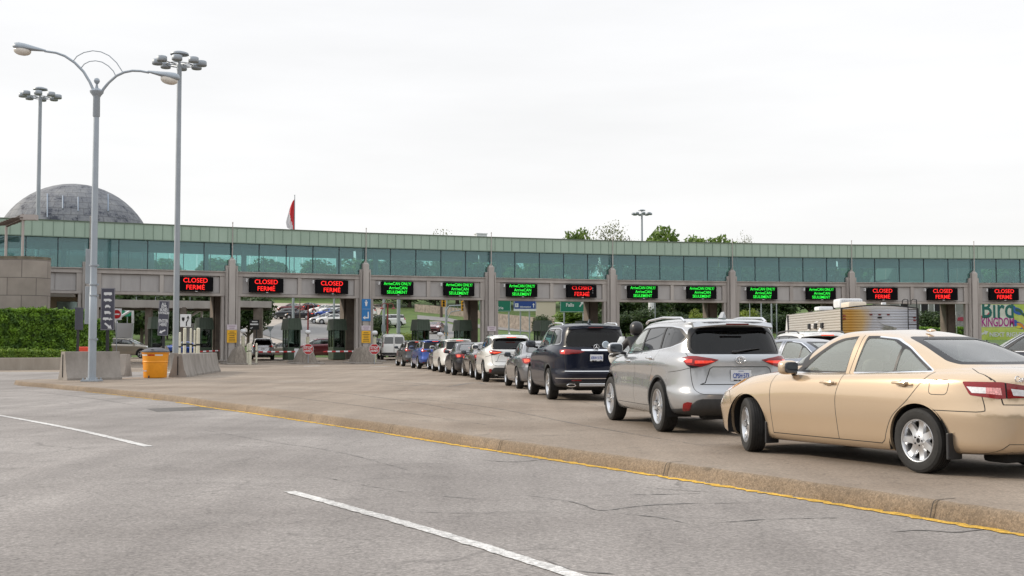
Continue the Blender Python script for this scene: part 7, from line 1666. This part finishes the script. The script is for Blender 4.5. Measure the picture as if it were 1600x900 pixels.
for x in (-W2, W2): m = MB(); m.box((x, -.015, 1.6), (.06, .05, 2.14)); m.build('corner_trim', M_GAP, tt)
m = MB(); m.tube([(a, -.02, b + .012) for a, b in prr], .022, 6); m.build('roof_edge', M_GAP, tt)
for y in (3.9, 4.8):
    for x in (-1.22, 1.22): add_wheel(tt, x, y, .36, .2, .2, 'five', 2)
for x, z in ((-W2 + .1, 2.40), (-W2 + .1, 2.29), (-.32, 2.44), (0, 2.44), (.32, 2.44), (W2 - .12, 2.34), (W2 - .12, 2.23)): m = MB(); blob(m, (x, -.03, z), (.12, .05, .06), k=5); m.build('marker_light', M_REDD if abs(x) < .5 else M_REDL, tt, smooth=True)
m = MB(); blob(m, (0, -.03, 2.33), (.18, .08, .06), k=5); m.build('rear_camera', M_GAP, tt)
lx = (W2 - .40, W2 - .08); m = MB()
for x in lx: m.tube([(x, .5, 2.82), (x, .45, 2.98), (x, .2, 3.02), (x, -.14, 2.98), (x, -.16, 2.7), (x, -.16, .8)], .018, 6)
for z in np.arange(1.0, 2.7, .27): m.tube([(lx[0], -.16, z), (lx[1], -.16, z)], .014, 6)
m.build('ladder', M_GAP, tt, smooth=True)
m = MB(); m.box((-.15, 3.6, 2.98), (.95, .95, .36), ch=.10); m.m(1)
for q in range(9): m.box((-.50 + .09 * q, 3.11, 2.98), (.03, .02, .22))
m.build('air_conditioner', [M_WHITE, M_RIM], tt)
m = MB(); m.box((-.55, 5.8, 2.84), (.6, .8, .16), ch=.06); m.build('roof_vent', M_WHITE, tt); m = MB(); m.box((-.55, 1.4, 2.84), (.7, 1.1, .22), ch=.08); m.build('roof_vent', mat('cream cover', (.62, .55, .45), .5), tt); m = MB(); m.box((.25, .3, 2.84), (.16, .16, .12), ch=.03); m.build('roof_cap', M_WHITE, tt)
for y in (2.6, 3.6, 4.6): m = MB(); m.box((-W2 - .05, y, 2.08), (.08, .30, .22), ch=.02); m.build('side_vent', M_BLK, tt)
m = MB(); m.add([(-W2 - .02, 2.6, 2.38), (-W2 - .02, 4.6, 2.16), (-W2 - .02, 5.4, 1.75), (-W2 - .02, 4.1, 2.05), (-W2 - .026, 3.8, 2.14)], [(0, 1, 4), (1, 2, 3), (1, 3, 4)]); m.build('side_graphic', mat('pale swoosh', (.72, .72, .74), .4), tt)
m = MB(); Q = TR(.35, -.022, 1.95) @ FACE_Y; m.prism([(-.42, .22), (-.15, .10), (.1, .06), (.28, -.02), (.18, -.10), (-.1, -.16), (-.34, -.12), (-.2, -.06), (-.36, -.03), (-.16, .01), (-.38, .09), (-.14, .05)], 0, .006, Q); m.build('bird_graphic', mat('dark bird print', (.07, .075, .06), .5, col2=(.30, .30, .26), scale=9), tt)
# ---------------------------------------------------------------- motorcycle and rider
mc = thing('motorcycle', 'white touring motorcycle half hidden between navy and silver SUVs', 'motorcycle', (2.50, 24.6, 0), R(105))
for x in (.78, -.78):
    tyre, rim = wheel_meshes(.32, .16, .22, 'five', 1); e_ = empty('wheel', (x, 0, .32), 0, mc)
    for nm, me in (('tyre', tyre), ('rim', rim)): o = bpy.data.objects.new(nm, me); COL.objects.link(o); o.parent = e_
m = MB(); m.tube([(.78, .1, .32), (.58, .1, .95), (.50, .1, 1.05)], .03, 8); m.tube([(.78, -.1, .32), (.58, -.1, .95), (.50, -.1, 1.05)], .03, 8); m.build('fork', M_CHR, mc, smooth=True)
m = MB(); blob(m, (.12, 0, .42), (.62, .36, .46), n=3, k=8); m.tube([(.5, 0, .9), (.1, 0, .62), (-.5, 0, .62), (-.78, 0, .34)], .04, 8); m.build('engine', M_RIMD, mc, smooth=True)
m = MB(); blob(m, (.18, 0, .88), (.62, .36, .30), n=2.4, k=10); m.build('tank', PM_WHT, mc, smooth=True)
m = MB(); blob(m, (-.38, 0, .76), (.85, .34, .16), n=3, k=8); m.build('seat', M_BLK, mc, smooth=True)
m = MB(); blob(m, (.62, 0, 1.02), (.42, .66, .40), n=2.2, k=12, taper=.1); m.build('fairing', PM_WHT, mc, smooth=True)
m = MB(); m.add([(.62, -.24, 1.18), (.62, .24, 1.18), (.42, .16, 1.48), (.42, -.16, 1.48)], [(0, 1, 2, 3)]); m.build('windshield', M_GLS, mc)
m = MB(); m.cyl((.82, 0, 1.0), (.845, 0, 1.0), .09, n=14); m.build('headlight', M_WHTL, mc)
m = MB(); m.tube([(.30, .40, 1.06), (.42, .30, 1.08), (.50, .0, 1.04), (.42, -.30, 1.08), (.30, -.40, 1.06)], .018, 8); m.build('handlebar', M_CHR, mc, smooth=True)
for s_ in (1, -1):
    m = MB(); m.tube([(.50, s_ * .30, 1.10), (.54, s_ * .42, 1.26)], .012, 6); m.m(1); m.lathe([(0, .012), (.07, .012), (.078, 0), (.07, -.02), (0, -.025)], 16, TR(.54, s_ * .43, 1.31) @ Matrix.Rotation(R(-90), 4, 'Y')); m.build('mirror', [M_CHR, mat('pale mirror', (.62, .72, .80), .15, metal=.3)], mc, smooth=True)
    m = MB(); m.box((-.62, s_ * .30, .62), (.55, .20, .36), ch=.07); m.build('pannier', PM_WHT, mc)
rd = bpy.data.meshes.new('person'); V = []; E_ = []; RD = []
def jv(p_, r_, par=None):
    V.append(p_); RD.append(r_); 
    if par is not None: E_.append((par, len(V) - 1))
    return len(V) - 1
pel = jv((-.30, 0, .93), .17); c1 = jv((-.26, 0, 1.12), .16, pel); c2 = jv((-.20, 0, 1.32), .19, c1); nk = jv((-.16, 0, 1.47), .07, c2); hd_ = jv((-.12, 0, 1.60), .10, nk); jv((-.11, 0, 1.68), .08, hd_)
for s_ in (1, -1):
    sh = jv((-.18, s_ * .20, 1.40), .085, c2); el_ = jv((.0, s_ * .34, 1.16), .055, sh); wr = jv((.25, s_ * .37, 1.09), .036, el_); pm_ = jv((.31, s_ * .385, 1.095), .034, wr)
    for q in range(4): a = jv((.345, s_ * (.35 + .02 * q), 1.10), .010, pm_); b = jv((.36, s_ * (.35 + .02 * q), 1.075 ), .009, a); jv((.34, s_ * (.35 + .02 * q), 1.05 - .002 * abs(q - 1.5)), .008, b)
    a = jv((.29, s_ * .345, 1.07), .011, pm_); jv((.31, s_ * .34, 1.05), .009, a)
    hp_ = jv((-.26, s_ * .14, .88), .12, pel); kn = jv((.12, s_ * .28, .78), .075, hp_); an = jv((-.04, s_ * .30, .36), .05, kn); jv((.12, s_ * .31, .31), .04, an)
rd.from_pydata(V, E_, []); ro = bpy.data.objects.new('person', rd); COL.objects.link(ro); ro.modifiers.new('s', 'SKIN'); ro.modifiers.new('u', 'SUBSURF').levels = 1
for i, r_ in enumerate(RD): rd.skin_vertices[0].data[i].radius = (r_, r_)
rd.skin_vertices[0].data[0].use_root = True; bpy.context.view_layer.update()
me = bpy.data.meshes.new_from_object(ro.evaluated_get(bpy.context.evaluated_depsgraph_get())); bpy.data.objects.remove(ro)
rider = link('person', me, mat('black riding jacket', (.018, .018, .02), .6, var=.3, scale=8), None, True, 80)
tag(rider, 'rider in black jacket and black helmet sitting on the white motorcycle', 'person'); rider.location = mc.location; rider.rotation_euler = mc.rotation_euler
m = MB(); blob(m, (-.12, 0, 1.635), (.31, .26, .30), n=2.3, k=12); m.m(1); blob(m, (-.02, 0, 1.64), (.13, .20, .10), n=2.3, k=8); m.m(2); m.box((-.02, 0, 1.535), (.12, .16, .05), ch=.02); m.build('helmet', [mat('matt black helmet', (.02, .02, .022), .35), M_GLOSSB, M_BLK], rider, smooth=True)
